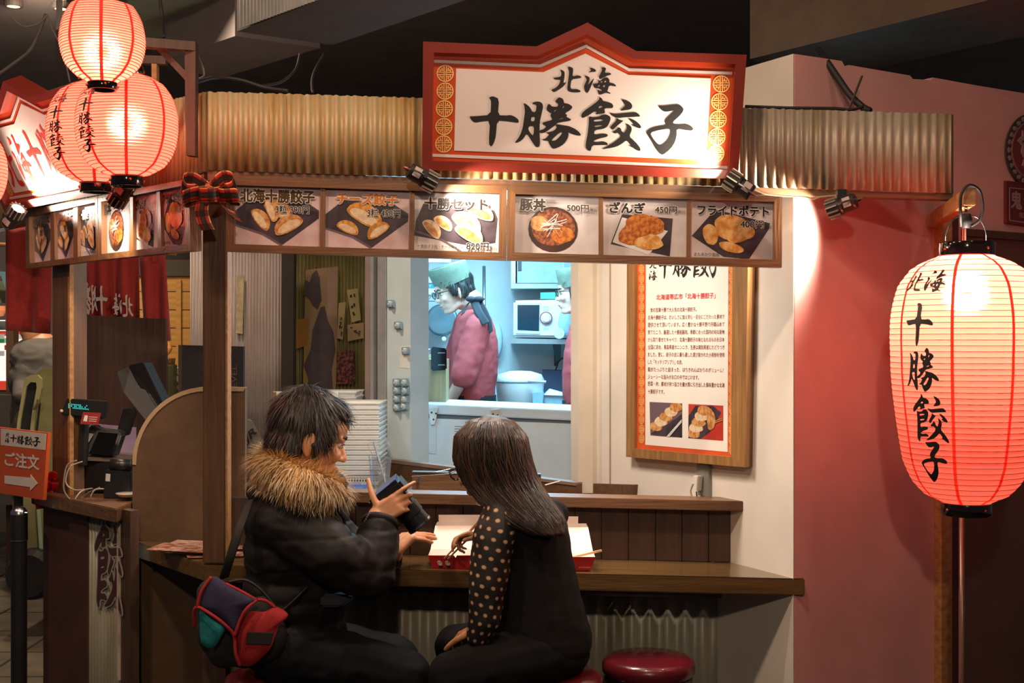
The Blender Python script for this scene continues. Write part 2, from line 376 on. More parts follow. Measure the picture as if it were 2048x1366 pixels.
def corrugated(pl, tl, tr, br, bl, n, amp, off=0.0, seed=0, rag=1.2, samp=6):
    """corrugated sheet between four pixel corners on a plane: n waves across"""
    r = random.Random(seed); mb = MB(); th = .0012; rows = []; k = n * samp
    for side in (0, 1):
        for v in (0, .5, 1):
            row = []
            for i in range(k + 1):
                u = i / k; x, y = rect4((tl, tr, br, bl), u, v)
                if v == 0 and rag: y += rag * math.sin(i * 1.7 + seed) * .5 + rag * noise.noise((i * .13, seed, 0))
                w = amp * math.sin(2 * math.pi * u * n)
                row.append(pl(x, y, off + w - side * th))
            rows.append(row)
    vs_ = [p for row in rows for p in row]; m = k + 1; fs = []
    for s in (0, 3):
        for j in (0, 1):
            for i in range(k):
                a = (s + j) * m + i; q = (a, a + 1, a + 1 + m, a + m); fs.append(q if s else tuple(reversed(q)))
    for j, jj in ((0, 3), (2, 5)):
        for i in range(k): fs.append((j * m + i, j * m + i + 1, jj * m + i + 1, jj * m + i))
    return mb.add(vs_, fs)

# ================================================================== planes of the place
XC, YC = -.886, 3.72
dL = Vector((-.682, .731, 0)); LP = Plane((XC, YC, 0), (-.731, -.682, 0))            # left face of the stall
W0 = Vector((.831, 3.78, 0)); dW = Vector((-.477, .879, 0)); WP = Plane(W0, (-.879, -.477, 0))   # cream wall with the framed panel
dR = Vector((.839, .545, 0)); RP = Plane(W0, (.545, -.839, 0))                        # pink wall
K0 = Vector((.282, 4.78, 0)); dK = Vector((-.65, .76, 0)); KP = Plane(K0, (-.76, -.65, 0))       # kitchen front
FP = PY(3.72)                                                                          # main fascia

# ================================================================== shell
fl = struct('floor', MB().box(-6, 5, -1.5, 10.6, -.1, 0), mat('dark_paving_grout', '#2b2927', .8))
M_TILE = mat('worn_paving_stone', '#4d4a44', .55, col2='#6b6252', scale=4, bump=.1)
tile_me = None
for i in range(6):
    for j in range(11):
        x0, y0 = -3.45 + i * .42, 4.9 + j * .42
        if tile_me is None:
            t = MB().box(x0, x0 + .41, y0, y0 + .41, -.002, .008).build('paving_tile', M_TILE, fl, bevel=.003); tile_me = t
        else:
            t2 = tile_me.copy(); COL.objects.link(t2); t2.location = tile_me.location + Vector((i * .42, j * .42, 0))
ce = struct('ceiling', MB().box(-6, 5, -1.5, 10.6, 3.3, 3.4), M_DARK)
struct('wall_back', MB().box(-6, 5, 10.5, 10.6, 0, 3.3), M_DARK)
# lit ceiling panel and beams at the top
GP = PZ(2.95)
struct('ceiling_panel', MB().prism(pxs(GP, [(255, -30), (470, -30), (470, 62), (392, 92), (255, 92)]), (0, 0, .06)), mat('grey_green_ceiling_board', '#a9b8ac', .8, var=.05))
BP = PZ(2.6)
b = MB().prism(pxs(BP, [(474, 63), (650, -4), (760, -40), (985, -18), (665, 90)]), (0, 0, .5))
struct('ceiling_beam', b, mat('brown_beam_paint', '#5c504c', .7, var=.12, scale=4))
b = corrugated(plane3(BP(474, 63), BP(650, -4), BP(474, 63) + Vector((0, 0, 1))), (484, -40), (648, -70), (648, -2), (484, 58), 24, .004, .01)
struct('beam_cladding', b, mat('grey_ribbed_sheet', '#9a9a98', .5, .3))
struct('ceiling_beam', MB().prism(pxs(PZ(2.5), [(1500, 118), (2060, -20), (2200, 40), (1640, 160)]), (0, 0, .35)), mat('brown_beam_paint_warm', '#6a5848', .7, var=.12))
struct('ceiling_beam', MB().prism(pxs(PZ(2.75), [(330, 120), (470, 72), (640, 96), (430, 160)]), (0, 0, .3)), M_DARK)
struct('ceiling_beam', MB().prism(pxs(PZ(2.9), [(112, 60), (125, 55), (125, 250), (112, 250)]), (0, 0, .3)), M_DARK)

# ================================================================== cream wall, pink wall
zt = 2.25
def wallpts(p, d, t0, t1): return p + d * t0, p + d * t1
th = .06
a, c = W0, W0 + dW * 1.27
nW = WP.n
mb = MB().prism([a, c, c - nW * th, a + dR * .06 - RP.n * .04], (0, 0, zt))
wl = struct('wall_side', mb, M_WHITE)
struct('panel_seam', MB().prism([WP(1219, 520, .0008), WP(1222, 520, .0008), WP(1222, 990, .0008), WP(1219, 990, .0008)], nW * -.002), flat('#a08f78'), wl)
top = [W0 + Vector((0, 0, zt - .9))]
prof = [(1590, 108), (1684, 122), (1690, 134), (1698, 130), (1820, 151), (1826, 158), (1862, 160), (1866, 155), (1960, 172), (2120, 198), (2400, 245)]
pts = [RP(1589, 1500), RP(2400, 1500)] + [RP(x, y) for x, y in reversed(prof)]
for p in pts[:2]: p.z = 0
pw = struct('wall_right', MB().prism(pts, -RP.n * .06), M_PINK)
# trim, post and door on the pink wall
struct('trim_1', slab(RP, [(1922, 458), (2130, 474), (2130, 490), (1922, 472)], .02, .02), M_WOODD)
struct('baseboard_right', MB().prism([RP(1922, 474, .006), RP(2130, 492, .006), RP(2130, 1700, .006), RP(1922, 1700, .006)], -RP.n * .006), mat('brown_wall_panel', '#5b3f38', .6, var=.08))
b = MB().prism([RP(1868, 420, .03), RP(1889, 420, .03), RP(1889, 1600, .03), RP(1868, 1600, .03)], -RP.n * .03)
struct('trim_2', b, M_WOODY)
b = MB().prism([RP(1889, 410, .012), RP(1911, 410, .012), RP(1911, 1600, .012), RP(1889, 1600, .012)], -RP.n * .012)
struct('trim_3', b, mat('dark_red_wood', '#4d2726', .5))

# ================================================================== kitchen shell
M_KW = mat('kitchen_white_panel', '#d7dfe2', .55, var=.04, scale=3)
struct('wall_kitchen_back', MB().box(-.68, 1.6, 7.75, 7.8, 0, 2.2), M_KW)
struct('wall_kitchen_left', MB().box(-.68, -.635, 5.95, 7.75, 0, 2.2), M_KW)
struct('wall_kitchen_right', MB().box(1.5, 1.56, 5.0, 7.75, 0, 2.2), M_KW)
struct('ceiling_kitchen', MB().prism([(.3, 4.83, 2.2), (1.56, 5.2, 2.2), (1.56, 7.8, 2.2), (-.68, 7.8, 2.2), (-.68, 5.9, 2.2)], (0, 0, .05)), [M_KW, M_DARK][:1])
struct('roof_board', MB().prism([(.3, 4.78, 2.262), (1.6, 5.2, 2.262), (1.6, 7.85, 2.262), (-.70, 7.85, 2.262), (-.70, 5.9, 2.262)], (0, 0, .03)), M_DARK)
tube_l = MB().box(-.6, .6, 6.7, 6.76, 2.15, 2.19)
thing('ceiling_light', tube_l, mat('fluorescent_tube_glow', '#dff2ff', .4, emis=3.0), 'white fluorescent batten on the kitchen ceiling', 'lamp')
# pillar to the left of the hatch, built of flat strips
def kstrip(x0, x1, off, m, name, thk=.04, y0=380, y1=990):
    t = MB().prism([KP(x0, y0, off), KP(x1, y0, off), KP(x1, y1, off), KP(x0, y1, off)], -KP.n * thk); return t.build(name, m, None)
pil = MB().prism([KP(774, 380), KP(821, 380), KP(821, 985), KP(774, 985)], -KP.n * .10)
struct('wall_pillar', pil, mat('white_pillar_blue_light', '#c6dbe6', .5, var=.04))  # white board, the kitchen's blue light is put into its colour
M_ALU = mat('pale_aluminium', '#c9cdd0', .35, .6)
fr = struct('window_1', MB().prism([KP(730, 380, .0), KP(745, 380, .0), KP(745, 985, .0), KP(730, 985, .0)], -KP.n * .05), mat('mauve_grey_frame', '#8f7f80', .4))
for x0, x1, m, o in ((745, 751, M_ALU, .012), (751, 757, flat('#39434b'), -.01), (757, 773, M_ALU, .006)):
    kstrip(x0, x1, o, m, 'frame_strip').parent = None
for o in [x for x in COL.objects if x.name.startswith('frame_strip')]:
    o.parent = fr; o.location = o.location - fr.location
# right jamb of the hatch
jb = MB().prism([KP(1168, 380, .03), KP(1197, 380, .03), KP(1197, 985, .03), KP(1168, 985, .03)], -KP.n * .12)
struct('trim_4', jb, mat('cream_jamb_paint', '#dccdb8', .6, var=.04))
# upstand boards behind the shelf
up = struct('window_sill', slab(KP, [(780, 916), (1176, 966), (1176, 1002), (780, 985)], .06, .03), M_WOODX)
slab(KP, [(780, 914), (1176, 963), (1176, 969), (780, 921)], .064, .045).build('sill_cap', flat('#8c7264', .4), up)
slab(WP, [(1172, 966), (1276, 969), (1274, 1000), (1172, 1000)], .02, .02).build('sill_return', M_WOODX, up)

# ================================================================== stall: fascia, beams, posts, counter
fz = root('corrugated_fascia', P(1160, 390, 3.72), 'long weathered corrugated iron fascia band over the stall front', 'fascia')
def ft(x): return 183 + (x - 415) * .0305
def fb(x): return 341 + (x - 415) * .0308
cuts = [415, 578, 860, 1180, 1490, 1655, 1902]
for i in range(6):
    x0, x1 = cuts[i] - (4 if i else 0), cuts[i + 1]
    n = max(4, round((x1 - x0) / (19.2 if i < 5 else 17.6)))
    corrugated(FP, (x0, ft(x0)), (x1, ft(x1)), (x1, fb(x1)), (x0, fb(x0)), n, .0062 if i < 5 else .0034, .002 * (i % 2), seed=i + 1).build('corrugated_sheet', M_CORR if i < 4 else M_CORRR, fz, smooth=True)
MB().prism([P(1896, ft(1896), 3.722), P(1907, ft(1907) + 1, 3.722), P(1907, fb(1907), 3.722), P(1896, fb(1896), 3.722)], (0, .12, 0)).build('end_board', M_WOODD, fz)
# same sheets round the corner on the left face
lf = root('corrugated_fascia', LP(300, 420), 'corrugated iron fascia on the side face behind the lanterns', 'fascia')
corrugated(LP, (345, 199), (414, 183), (414, 342), (345, 368), 9, .006, .0, seed=9).build('corrugated_sheet', M_CORR, lf, smooth=True)
corrugated(LP, (-60, 330), (347, 198), (347, 367), (-60, 470), 60, .006, -.004, seed=11, samp=4).build('corrugated_sheet', M_CORR, lf, smooth=True)
bm_ = MB().prism([P(415, 342, 3.725), P(1906, 388, 3.725), P(1906, 399, 3.725), P(415, 361, 3.725)], (0, .05, 0))
thing('wooden_beam', bm_, M_WOODX, 'long brown wooden beam under the front corrugated fascia', 'beam')
bm_ = slab(LP, [(-60, 452), (405, 346), (405, 362), (-60, 470)], -.005, .05)
thing('wooden_beam', bm_, M_WOODX, 'brown wooden beam under the side corrugated fascia', 'beam')
# short cream stud behind the right end of the menu frame
slab(PY(3.9), [(1562, 396), (1588, 397), (1588, 412), (1562, 410)], 0, .05).build('wooden_block', M_WOODY)
tag(bpy.data.objects['wooden_block'], 'short honey coloured wooden block at the right end of the menu boards', 'block')
# corner post
Yp = 3.785
def post(x0, x1, y0, y1, Y, d, m, name, label):
    p = MB().prism([P(x0, y0, Y), P(x1, y0, Y), P(x1, y1, Y), P(x0, y1, Y)], (0, d, 0)); return p
bp = post(405, 451, 345, 1128, Yp, .07, None, '', '')
p1 = thing('corner_post', bp, M_WOODZ, 'tall brown wooden post with the tartan bow at the stall corner', 'post', bevel=.004)
MB().prism([P(451, 500, Yp + .002), P(455, 500, Yp + .002), P(455, 1125, Yp + .002), P(451, 1125, Yp + .002)], (0, .05, 0)).build('edge_strip', M_WOODY, p1)
zc = .70
q = [P(405, 1160, Yp + .01), P(451, 1160, Yp + .01)]
thing('counter_leg', MB().box(q[0].x, q[1].x, Yp + .01, Yp + .08, 0, zc - .02), M_WOODD, 'dark wooden leg under the counter corner', 'post')
bp = MB(); z0, z1 = 0, LP(120, 505).z
for px0, px1, o in ((105, 138, .0),):
    A, B_ = LP(px0, 700, o), LP(px1, 700, o)
    bp.prism([(A.x, A.y, .873), (B_.x, B_.y, .873), (B_.x + .045, B_.y + .05, .873), (A.x + .045, A.y + .05, .873)], (0, 0, z1 - .873))
p2 = thing('stall_post', bp, M_WOODZ, 'brown wooden post between the red curtains of the stall side', 'post')
A, B_ = LP(136, 700, .001), LP(140, 700, .001)
MB().prism([(A.x, A.y, .85), (B_.x, B_.y, .85), (B_.x + .01, B_.y + .012, .85), (A.x + .01, A.y + .012, .85)], (0, 0, z1 - .85)).build('edge_strip', M_WOODY, p2)
# seating counter: one continuous top with a return along the side
PT = PZ(zc)
YF = 3.78
topo = [P(415, 1160, YF), Vector((.85, YF, 0)), W0 + dR * 0 + Vector((.03, .02, 0)), W0 + dW * .29, P(451, 1127, 4.04), Vector((-.95, 4.19, 0))]
xl = -1.235
topo = [(-.905, YF), (.865, YF), (.865, YF + .03), (.838, YF + .005), (W0 + dW * .29)[:2], (-.86, 4.06), (-.86, 4.185), (xl, 4.185)]
topo = [Vector((x, y, zc - .05)) for x, y in topo]
def SH(mb, k=-.0229, x0=.83):
    mb.v = [(x, y, z + k * (x - x0)) for x, y, z in mb.v]; return mb
cn = root('seating_counter', (0, 4, 0), 'narrow brown wooden eating counter with a plank back panel', 'counter')
SH(MB().prism(topo, (0, 0, .05))).build('counter_top', M_WOODT, cn, bevel=.003)
# planks of the back panel
YB = 4.04
x = -.95; k = 0
edges = [455, 552, 606, 660, 712, 766, 820, 872, 926, 980, 1034, 1088, 1150, 1203, 1257, 1311, 1364, 1417, 1463]
pk0 = None
for i in range(len(edges) - 1):
    xa, xb = (edges[i] - CX) / F * YB, (edges[i + 1] - CX) / F * YB
    SH(MB().box(xa + .0012, xb - .0012, YB, YB + .014, zc, .868 - .0)).build('plank', M_WOODD, cn, bevel=.0015)
SH(MB().box(-.90, .69, YB + .014, YB + .03, zc, .868)).build('panel_backing', M_RUBBER, cn)
# upper shelf
sh = [(-.80, 3.985), (.722, 3.985), (.672, 4.09), (-.80, 4.09)]
SH(MB().prism([Vector((x, y, .868)) for x, y in sh], (0, 0, .032))).build('upper_shelf', M_WOODX, cn, bevel=.002)
ic = [(-.80, 4.125), (.625, 4.125), (.255, 4.79), (-.60, 5.78), (-.80, 5.78)]
thing('serving_counter', MB().prism([Vector((x, y, .0)) for x, y in ic], (0, 0, .80)), M_WOODX, 'low wooden serving counter between the shelf and the hatch', 'counter')
# corrugated skirt under the counter, with its dark top rail
YS = 4.10
sk = thing('corrugated_skirt', corrugated(PY(YS), (440, 1100), (1468, 1128), (1468, 1555), (440, 1555), 29, .006, 0, seed=4, rag=0), M_CORRG, 'grey green corrugated iron skirt below the eating counter', 'skirt', smooth=True)
MB().prism([P(440, 1120, YS - .02), P(1468, 1140, YS - .02), P(1468, 1196, YS - .02), P(440, 1180, YS - .02)], (0, .012, 0)).build('skirt_rail', M_WOODD, sk)

# rounded partition between till and seats
YQ = 4.19
pr = []
for i in range(15):
    a = math.radians(180 - 90 * i / 14); pr.append((413 + 148 * math.cos(a), 930 - 155 * math.sin(a)))
pr += [(490, 776)]
o3 = [P(x, y, YQ) for x, y in pr]; o3 = [Vector((o3[0].x, YQ, 0))] + o3 + [Vector((o3[-1].x, YQ, 0))]
pt = thing('partition_panel', MB().prism(o3, (0, .03, 0)), M_PART, 'brown partition with a rounded corner between till and counter', 'partition')
ed = MB(); e = o3[1:-1]
ed.prism([p + Vector((0, -.003, .002)) for p in e] + [p + (Vector((P(413, 930, YQ).x, YQ, P(413, 930, YQ).z)) - p).normalized() * .012 + Vector((0, -.003, 0)) for p in reversed(e)], (0, .036, 0))
ed.build('edge_banding', flat('#a98d6c', .35), pt)

# order counter on the side face
oc = root('order_counter', LP(190, 1300), 'low wooden order counter with corrugated front below the till', 'counter')
A, B_ = LP(90, 985, .05), LP(262, 1010, .05); zk = .872
MB().prism([(A.x, A.y, zk - .045), (B_.x, B_.y, zk - .045), (B_.x, B_.y + .1, zk - .045), (B_.x, 5.05, zk - .045), (A.x + .3, 5.05, zk - .045)], (0, 0, .045)).build('counter_top', M_WOODX, oc, bevel=.003)
corrugated(LP, (178, 1004), (246, 1018), (246, 1640), (178, 1560), 11, .004, .0, seed=6, rag=0).build('corrugated_front', M_CORRG, oc, smooth=True)
slab(LP, [(244, 1018), (263, 1022), (263, 1660), (244, 1640)], .004, .03).build('dark_board', M_WOODD, oc)
slab(LP, [(240.5, 1030), (243, 1030), (243, 1360), (240.5, 1350)], .012, .01).build('white_rod', flat('#b9a89a'), oc)
slab(LP, [(92, 990), (180, 1003), (180, 1590), (92, 1500)], .01, .05).build('side_board', mat('red_brown_board', '#4a2f28', .55, var=.1), oc)
# white outlined character on the corrugated front
lq_ = [(196, 1032), (250, 1044), (250, 1230), (196, 1212)]
lg = MB()
for k in range(8):
    dx_, dy_ = 2.6 * math.cos(k * math.pi / 4), 3.4 * math.sin(k * math.pi / 4); glyph_quad(lg, 'gyo', LP, [(x + dx_, y + dy_) for x, y in lq_], .010 + k * 1e-5)
lg.build('brush_logo', flat('#a09a90'), oc, fix=False)
lg = MB(); glyph_quad(lg, 'gyo', LP, lq_, .0115); lg.build('brush_logo_core', flat('#4a2a2a'), oc, fix=False)
# brown board behind the till
slab(PY(5.1), [(120, 628), (331, 638), (334, 1020), (120, 1020)], 0, .03).build('till_back_board', M_WOODD)
tag(bpy.data.objects['till_back_board'], 'dark brown board standing behind the till under the curtain', 'board')
# ================================================================== signs
M_SIGNW = mat('sign_white_print', '#dacbc6', .35, var=.02)
M_SIGNR = mat('sign_orange_red_print', '#c2471f', .35, var=.03)
M_SIGNF = mat('sign_frame_red_lacquer', '#7d2a1e', .35, var=.06, coat=.2)
M_INK = mat('black_ink', '#1a1716', .5, var=.05)
M_GOLD = mat('pale_gold_print', '#e8b96a', .45, var=.04)
M_REDINK = mat('red_ink', '#c8281e', .5, var=.04)
M_BRINK = mat('brown_ink', '#7a3a24', .5, var=.04)
def medallion(mb, fn, cx, cy, rx, ry, mi=0, rich=True):
    """round fret medallion; fn(px,py)->3-D"""
    def ring(r0, r1, n=24):
        a = [fn(cx + rx * r0 * math.cos(2 * math.pi * i / n), cy + ry * r0 * math.sin(2 * math.pi * i / n)) for i in range(n)]
        b_ = [fn(cx + rx * r1 * math.cos(2 * math.pi * i / n), cy + ry * r1 * math.sin(2 * math.pi * i / n)) for i in range(n)]
        mb.add(a + b_, [(i, (i + 1) % n, n + (i + 1) % n, n + i) for i in range(n)], mi)
    def bar(x0, y0, x1, y1):
        mb.add([fn(cx + x * rx, cy + y * ry) for x, y in ((x0, y0), (x1, y0), (x1, y1), (x0, y1))], [(0, 1, 2, 3)], mi)
    if not rich:
        n = 20; mb.add([fn(cx + rx * math.cos(2 * math.pi * i / n), cy + ry * math.sin(2 * math.pi * i / n)) for i in range(n)], [tuple(range(n))], mi); return
    ring(.86, 1.0); w = .055
    for s_ in (-1, 1):
        bar(s_ * .13 - w, -.84, s_ * .13 + w, .84); 
        bar(-.84, s_ * .13 - w, .84, s_ * .13 + w)
        for t in (-1, 1):
            bar(min(s_ * .13, s_ * .62), t * .36 - w, max(s_ * .13, s_ * .62), t * .36 + w)
            bar(s_ * .36 - w, min(t * .36, t * .66), s_ * .36 + w, max(t * .36, t * .66))
            bar(s_ * .6 - w, min(t * .13, t * .5), s_ * .6 + w, max(t * .13, t * .5))
SPm = plane3(P(864, 338, 3.655), P(1474, 356, 3.655), P(848, 85, 3.58))
OUT = [(847, 83), (1073, 93), (1174.4, 45.4), (1271, 102), (1491.5, 109.5), (1474, 357), (845, 339)]
INN = [(868, 105), (1074.6, 112), (1173, 68.6), (1266, 118), (1469, 128), (1456, 339), (864.5, 321)]
WPN = [(912, 137), (1086.6, 144.5), (1171, 107), (1257.5, 150), (1423, 157), (1413, 320.5), (908, 301.7)]
L1 = [(868, 119.5), (1080, 129), (1173, 89), (1259, 136.6), (1466, 143.8), (1465.5, 149.5), (1258, 142.5), (1172.6, 95), (1081, 135), (868, 125.5)]
L2 = [(865, 308), (1456, 333), (1456, 338.5), (865, 314)]
def sign(fn, n, name, label, inkm, chars):
    """fn(px,py,off) maps the front sign's pixels to space"""
    r = root(name, fn(1160, 350, -.03), label, 'sign'); up_ = n
    MB().prism([fn(x, y, -.02) for x, y in OUT], -up_ * .03).build('backboard', M_SIGNF, r)
    MB().prism([fn(x, y, .016) for x, y in OUT], -up_ * .036, 0, [[fn(x, y, .016) for x, y in INN]]).build('frame', M_SIGNF, r)
    MB().prism([fn(x, y, -.012) for x, y in INN], -up_ * .006).build('border_panel', M_SIGNR, r)
    MB().prism([fn(x, y, -.010) for x, y in WPN], -up_ * .0015).build('white_panel', M_SIGNW, r)
    for l in (L1, L2): MB().prism([fn(x, y, -.010) for x, y in l], -up_ * .0015).build('white_line', M_SIGNW, r)
    k = 2.926
    for x, y in ((205, 342), (204, 446), (200, 549), (197, 654), (196, 756), (1825, 404), (1816, 508), (1807, 611), (1800, 714), (1793, 812)):
        m = MB(); medallion(m, lambda a, b_: fn(a, b_, -.0105), 820 + x / k, 30 + y / k, 17.2, 17.4); m.build('medallion', M_GOLD, r, fix=False)
    for key, q in chars:
        m = MB()
        if q is None:
            v, f = glyph_tris(key); m.add([fn(x, y, -.009) for x, y in v], f)
        else: glyph_fn(m, key, lambda u, w: fn(*rect4(q, u, w), -.009))
        m.build('brush_character', inkm, r, fix=False)
    return r
sign(SPm, SPm.n, 'shop_sign', 'large gabled red and white shop sign with black brush characters', M_INK, [(k, None) for k in ('kita', 'umi', 'ju', 'sho', 'gyo', 'shi')])
# the same sign on the side face, leaning out, with red characters
nL = LP.n
vL = (Vector((0, 0, 1)) * math.cos(math.radians(26)) + nL * math.sin(math.radians(26))).normalized()
uM = (SPm(1474, 357) - SPm(845, 339)).normalized(); oM = SPm(845, 339); vM = uM.cross(SPm.n).normalized()
if vM.z < 0: vM = -vM
oS = LP(56, 424, .07); nS = vL.cross(-dL).normalized()
if nS.dot(Vector((0, 0, CH)) - oS) < 0: nS = -nS
def side_fn(x, y, off=0.0):
    d = SPm(x, y) - oM; return oS + (-dL) * d.dot(uM) + vL * d.dot(vM) + nS * off
rowq = lambda i, w: [(920 + i * 80, 165), (920 + i * 80 + w, 167), (920 + i * 80 + w, 292), (920 + i * 80, 290)]
sign(side_fn, nS, 'shop_sign', 'gabled red and white sign with red brush characters behind the lanterns', M_REDINK,
     [('kita', rowq(0, 72)), ('umi', rowq(1, 74)), ('ju', rowq(2, 74)), ('sho', rowq(3, 76)), ('gyo', rowq(4, 76)), ('shi', rowq(5, 70))])

# ================================================================== menu boards
M_MF = wood('menu_frame_wood', '#5e3c22', '#7a5230', 'x', .4, .2)
M_MFZ = wood('menu_frame_wood_z', '#5e3c22', '#7a5230', 'z', .4, .2)
def pm(name, a, b_=None, sc=20, rough=.22): return mat(name, a, rough, col2=b_ or a, scale=sc, coat=.6, edge=(.4, .6))
M_PBG = pm('photo_print_grey', '#cfc2c2', '#d8cccc'); M_PBGR = pm('photo_print_rose', '#c9a9a9', '#d6bcbc')
M_TRAY = pm('photo_print_dark_tray', '#3a3036', '#4c4048'); M_TRAYR = pm('photo_print_tray_rim', '#6e5a60')
M_GYO = pm('photo_print_dumpling', '#b5713c', '#d9a468', 60); M_GYOP = pm('photo_print_pale_dumpling', '#d8b68e', '#ead0ae', 60)
M_CHE = pm('photo_print_cheese_dumpling', '#b9752f', '#dda24c', 60); M_FRY = pm('photo_print_fries', '#d28a3a', '#eec07c', 40)
M_ZAN = pm('photo_print_fried_chicken', '#a9541e', '#d98738', 90); M_BOWL = pm('photo_print_bowl', '#3a241f', '#4a2e28')
M_MEAT = pm('photo_print_meat', '#6b3420', '#a8623c', 120); M_PAPER = pm('photo_print_paper', '#e6e0dc')
M_TIT = pm('photo_print_title', '#2a2220'); M_ORA = pm('photo_print_orange_title', '#c8741e'); M_HALO = pm('photo_print_white', '#efe9e4'); M_OLV = pm('photo_print_olive', '#4a3a1c')
PM = [M_PBG, M_TRAY, M_GYO, M_HALO, M_TIT, M_PAPER, M_TRAYR, M_BOWL, M_MEAT, M_FRY, M_ZAN, M_CHE, M_ORA, M_GYOP, M_PBGR, M_OLV]
BG, TR_, GY, HA, TI, PA, RIM, BO, ME, FR, ZA, CHZ, OR_, GYP, BGR, OL = range(16)
def crescent(cx, cy, r, rot, fat=.55):
    o = []
    for i in range(11):
        a = math.pi * i / 10; o.append((r * math.cos(a), -r * fat * 1.25 * math.sin(a)))
    for i in range(1, 10):
        a = math.pi * (10 - i) / 10; o.append((r * math.cos(a), r * .28 * math.sin(a)))
    return [(cx + x * math.cos(rot) - y * math.sin(rot), cy + x * math.sin(rot) + y * math.cos(rot)) for x, y in o]
def menu_art(kind, full=True):
    """-> list of (polygon in 0..175 x 0..120 space, material index)"""
    A = []
    if kind in (0, 1, 2):
        A.append(([(0, 52), (36, 22), (140, 26), (172, 46), (172, 62), (98, 118), (60, 96), (0, 78)], TR_) if kind < 2 else ([(3, 60), (20, 20), (165, 34), (172, 50), (168, 100), (120, 108), (0, 90)], TR_))
        A.append(([(0, 78), (60, 96), (98, 118), (94, 120), (56, 99), (0, 82)], RIM))
        m = (GY, CHZ, GYP)[kind]
        for s, (x, y, r, ro) in enumerate(((50, 70, 26, .9), (88, 52, 32, .45), (112, 82, 32, -.5), (72, 50, 24, 1.2)) if kind == 0 else ((46, 82, 24, .4), (80, 58, 40, .5), (112, 86, 26, -.6)) if kind == 1 else ((34, 78, 24, .8), (58, 66, 22, .6), (106, 66, 34, .55), (136, 44, 28, .35), (112, 88, 32, .5))):
            c = crescent(x, y, r, ro, .62); A.append((c, m)); A.append((crescent(x, y - 1, r * .82, ro, .34), GYP if m != GYP else GY))
    elif kind == 3:
        A += [(blob_px(80, 70, 52, 47, jit=0), BO), (blob_px(80, 66, 46, 38, jit=.01, seed=3), ME), (blob_px(100, 80, 24, 18, jit=.05, seed=8), ZA), (blob_px(52, 58, 20, 16, jit=.05, seed=7), GY)]
        r = random.Random(4)
        for i in range(16):
            a = r.uniform(-1.4, 1.4); x, y = 80 + r.uniform(-12, 12), 58 + r.uniform(-10, 10); l = r.uniform(16, 30); c, s = math.cos(a) * l, math.sin(a) * l * .7
            A.append(([(x - c, y - s), (x + c, y + s), (x + c + .6, y + s + 1.6), (x - c + .6, y - s + 1.6)], PA))
    elif kind == 4:
        A += [([(40, 34), (146, 40), (140, 118), (16, 96)], TR_), ([(20, 92), (96, 116), (136, 66), (40, 40)], PA)]
        for s, (x, y, a, b_) in enumerate(((78, 50, 30, 18), (104, 56, 24, 20), (56, 78, 24, 19), (96, 90, 30, 16), (72, 62, 26, 18))): A.append((blob_px(x, y, a, b_, jit=.05, seed=s + 20), ZA if s != 3 else FR))
    else:
        A += [([(2, 74), (52, 18), (168, 44), (166, 56), (124, 120), (70, 116)], TR_)]
        for s, (x, y, a, b_, ro) in enumerate(((86, 50, 36, 22, .1), (42, 70, 16, 22, -.3), (78, 66, 26, 14, .2), (106, 70, 30, 14, -.35), (86, 96, 27, 10, .25), (118, 62, 18, 16, .4))): A.append((blob_px(x, y, a, b_, jit=.02, seed=s + 40, rot=ro), FR))
    return A
TITLES = [('北海十勝餃子', (.07, .05, .93, .27), OL, '3粒 390円', (.48, .31, .87, .45), '(税込)', None),
          ('チーズ餃子', (.14, .05, .86, .25), OR_, '3粒 450円', (.50, .31, .89, .46), '(税込)', None),
          ('十勝セット', (.12, .10, .86, .29), TI, '820円', (.62, .84, .88, .97), '(税込)', '十勝餃子３粒・チーズ餃子３粒'),
          ('豚丼', (.06, .07, .36, .27), TI, '500円', (.62, .15, .88, .27), '(税込)', None),
          ('ざんぎ', (.08, .08, .50, .26), TI, '450円', (.62, .13, .88, .25), '(税込)', None),
          ('フライドポテト', (.08, .08, .94, .25), TI, '400円', (.60, .33, .88, .46), '(税込)', 'きたあかり使用')]
def menu_print(pl, q, kind, parent, rich=True):
    mb = MB(); g = lambda u, v: rect4(q, u, v); L = .0004
    mb.prism([pl(*p, .0) for p in q], -pl.n * .002, BGR if kind < 2 else BG)
    k = 1
    for poly, m in menu_art(kind):
        pts = [(min(1, max(0, x / 175)), min(1, max(0, y / 120))) for x, y in poly]
        mb.poly([pl(*g(u, v), L * k) for u, v in pts], m); k += 1
    t, r4, tm, pr, pq, sm, foot = TITLES[kind]; k += 1
    if rich:
        text_quad(mb, t, pl, subq(q, *r4), L * k, .085, HA)
        text_quad(mb, pr, pl, subq(q, *pq), L * k, .055, HA)
    text_quad(mb, t, pl, subq(q, *r4), L * (k + 1), .042, tm)
    text_quad(mb, pr, pl, subq(q, *pq), L * (k + 1), .014, TI)
    if rich:
        text_quad(mb, sm, pl, subq(q, pq[2] + .01, pq[3] - .06, min(.99, pq[2] + .1), pq[3] + .0), L * (k + 1), 0, TI)
    if foot: text_quad(mb, foot, pl, subq(q, .04, .9, .34 if kind == 5 else .6, .96), L * (k + 1), 0, TI)
    mb.build('menu_print', PM, parent, fix=False)
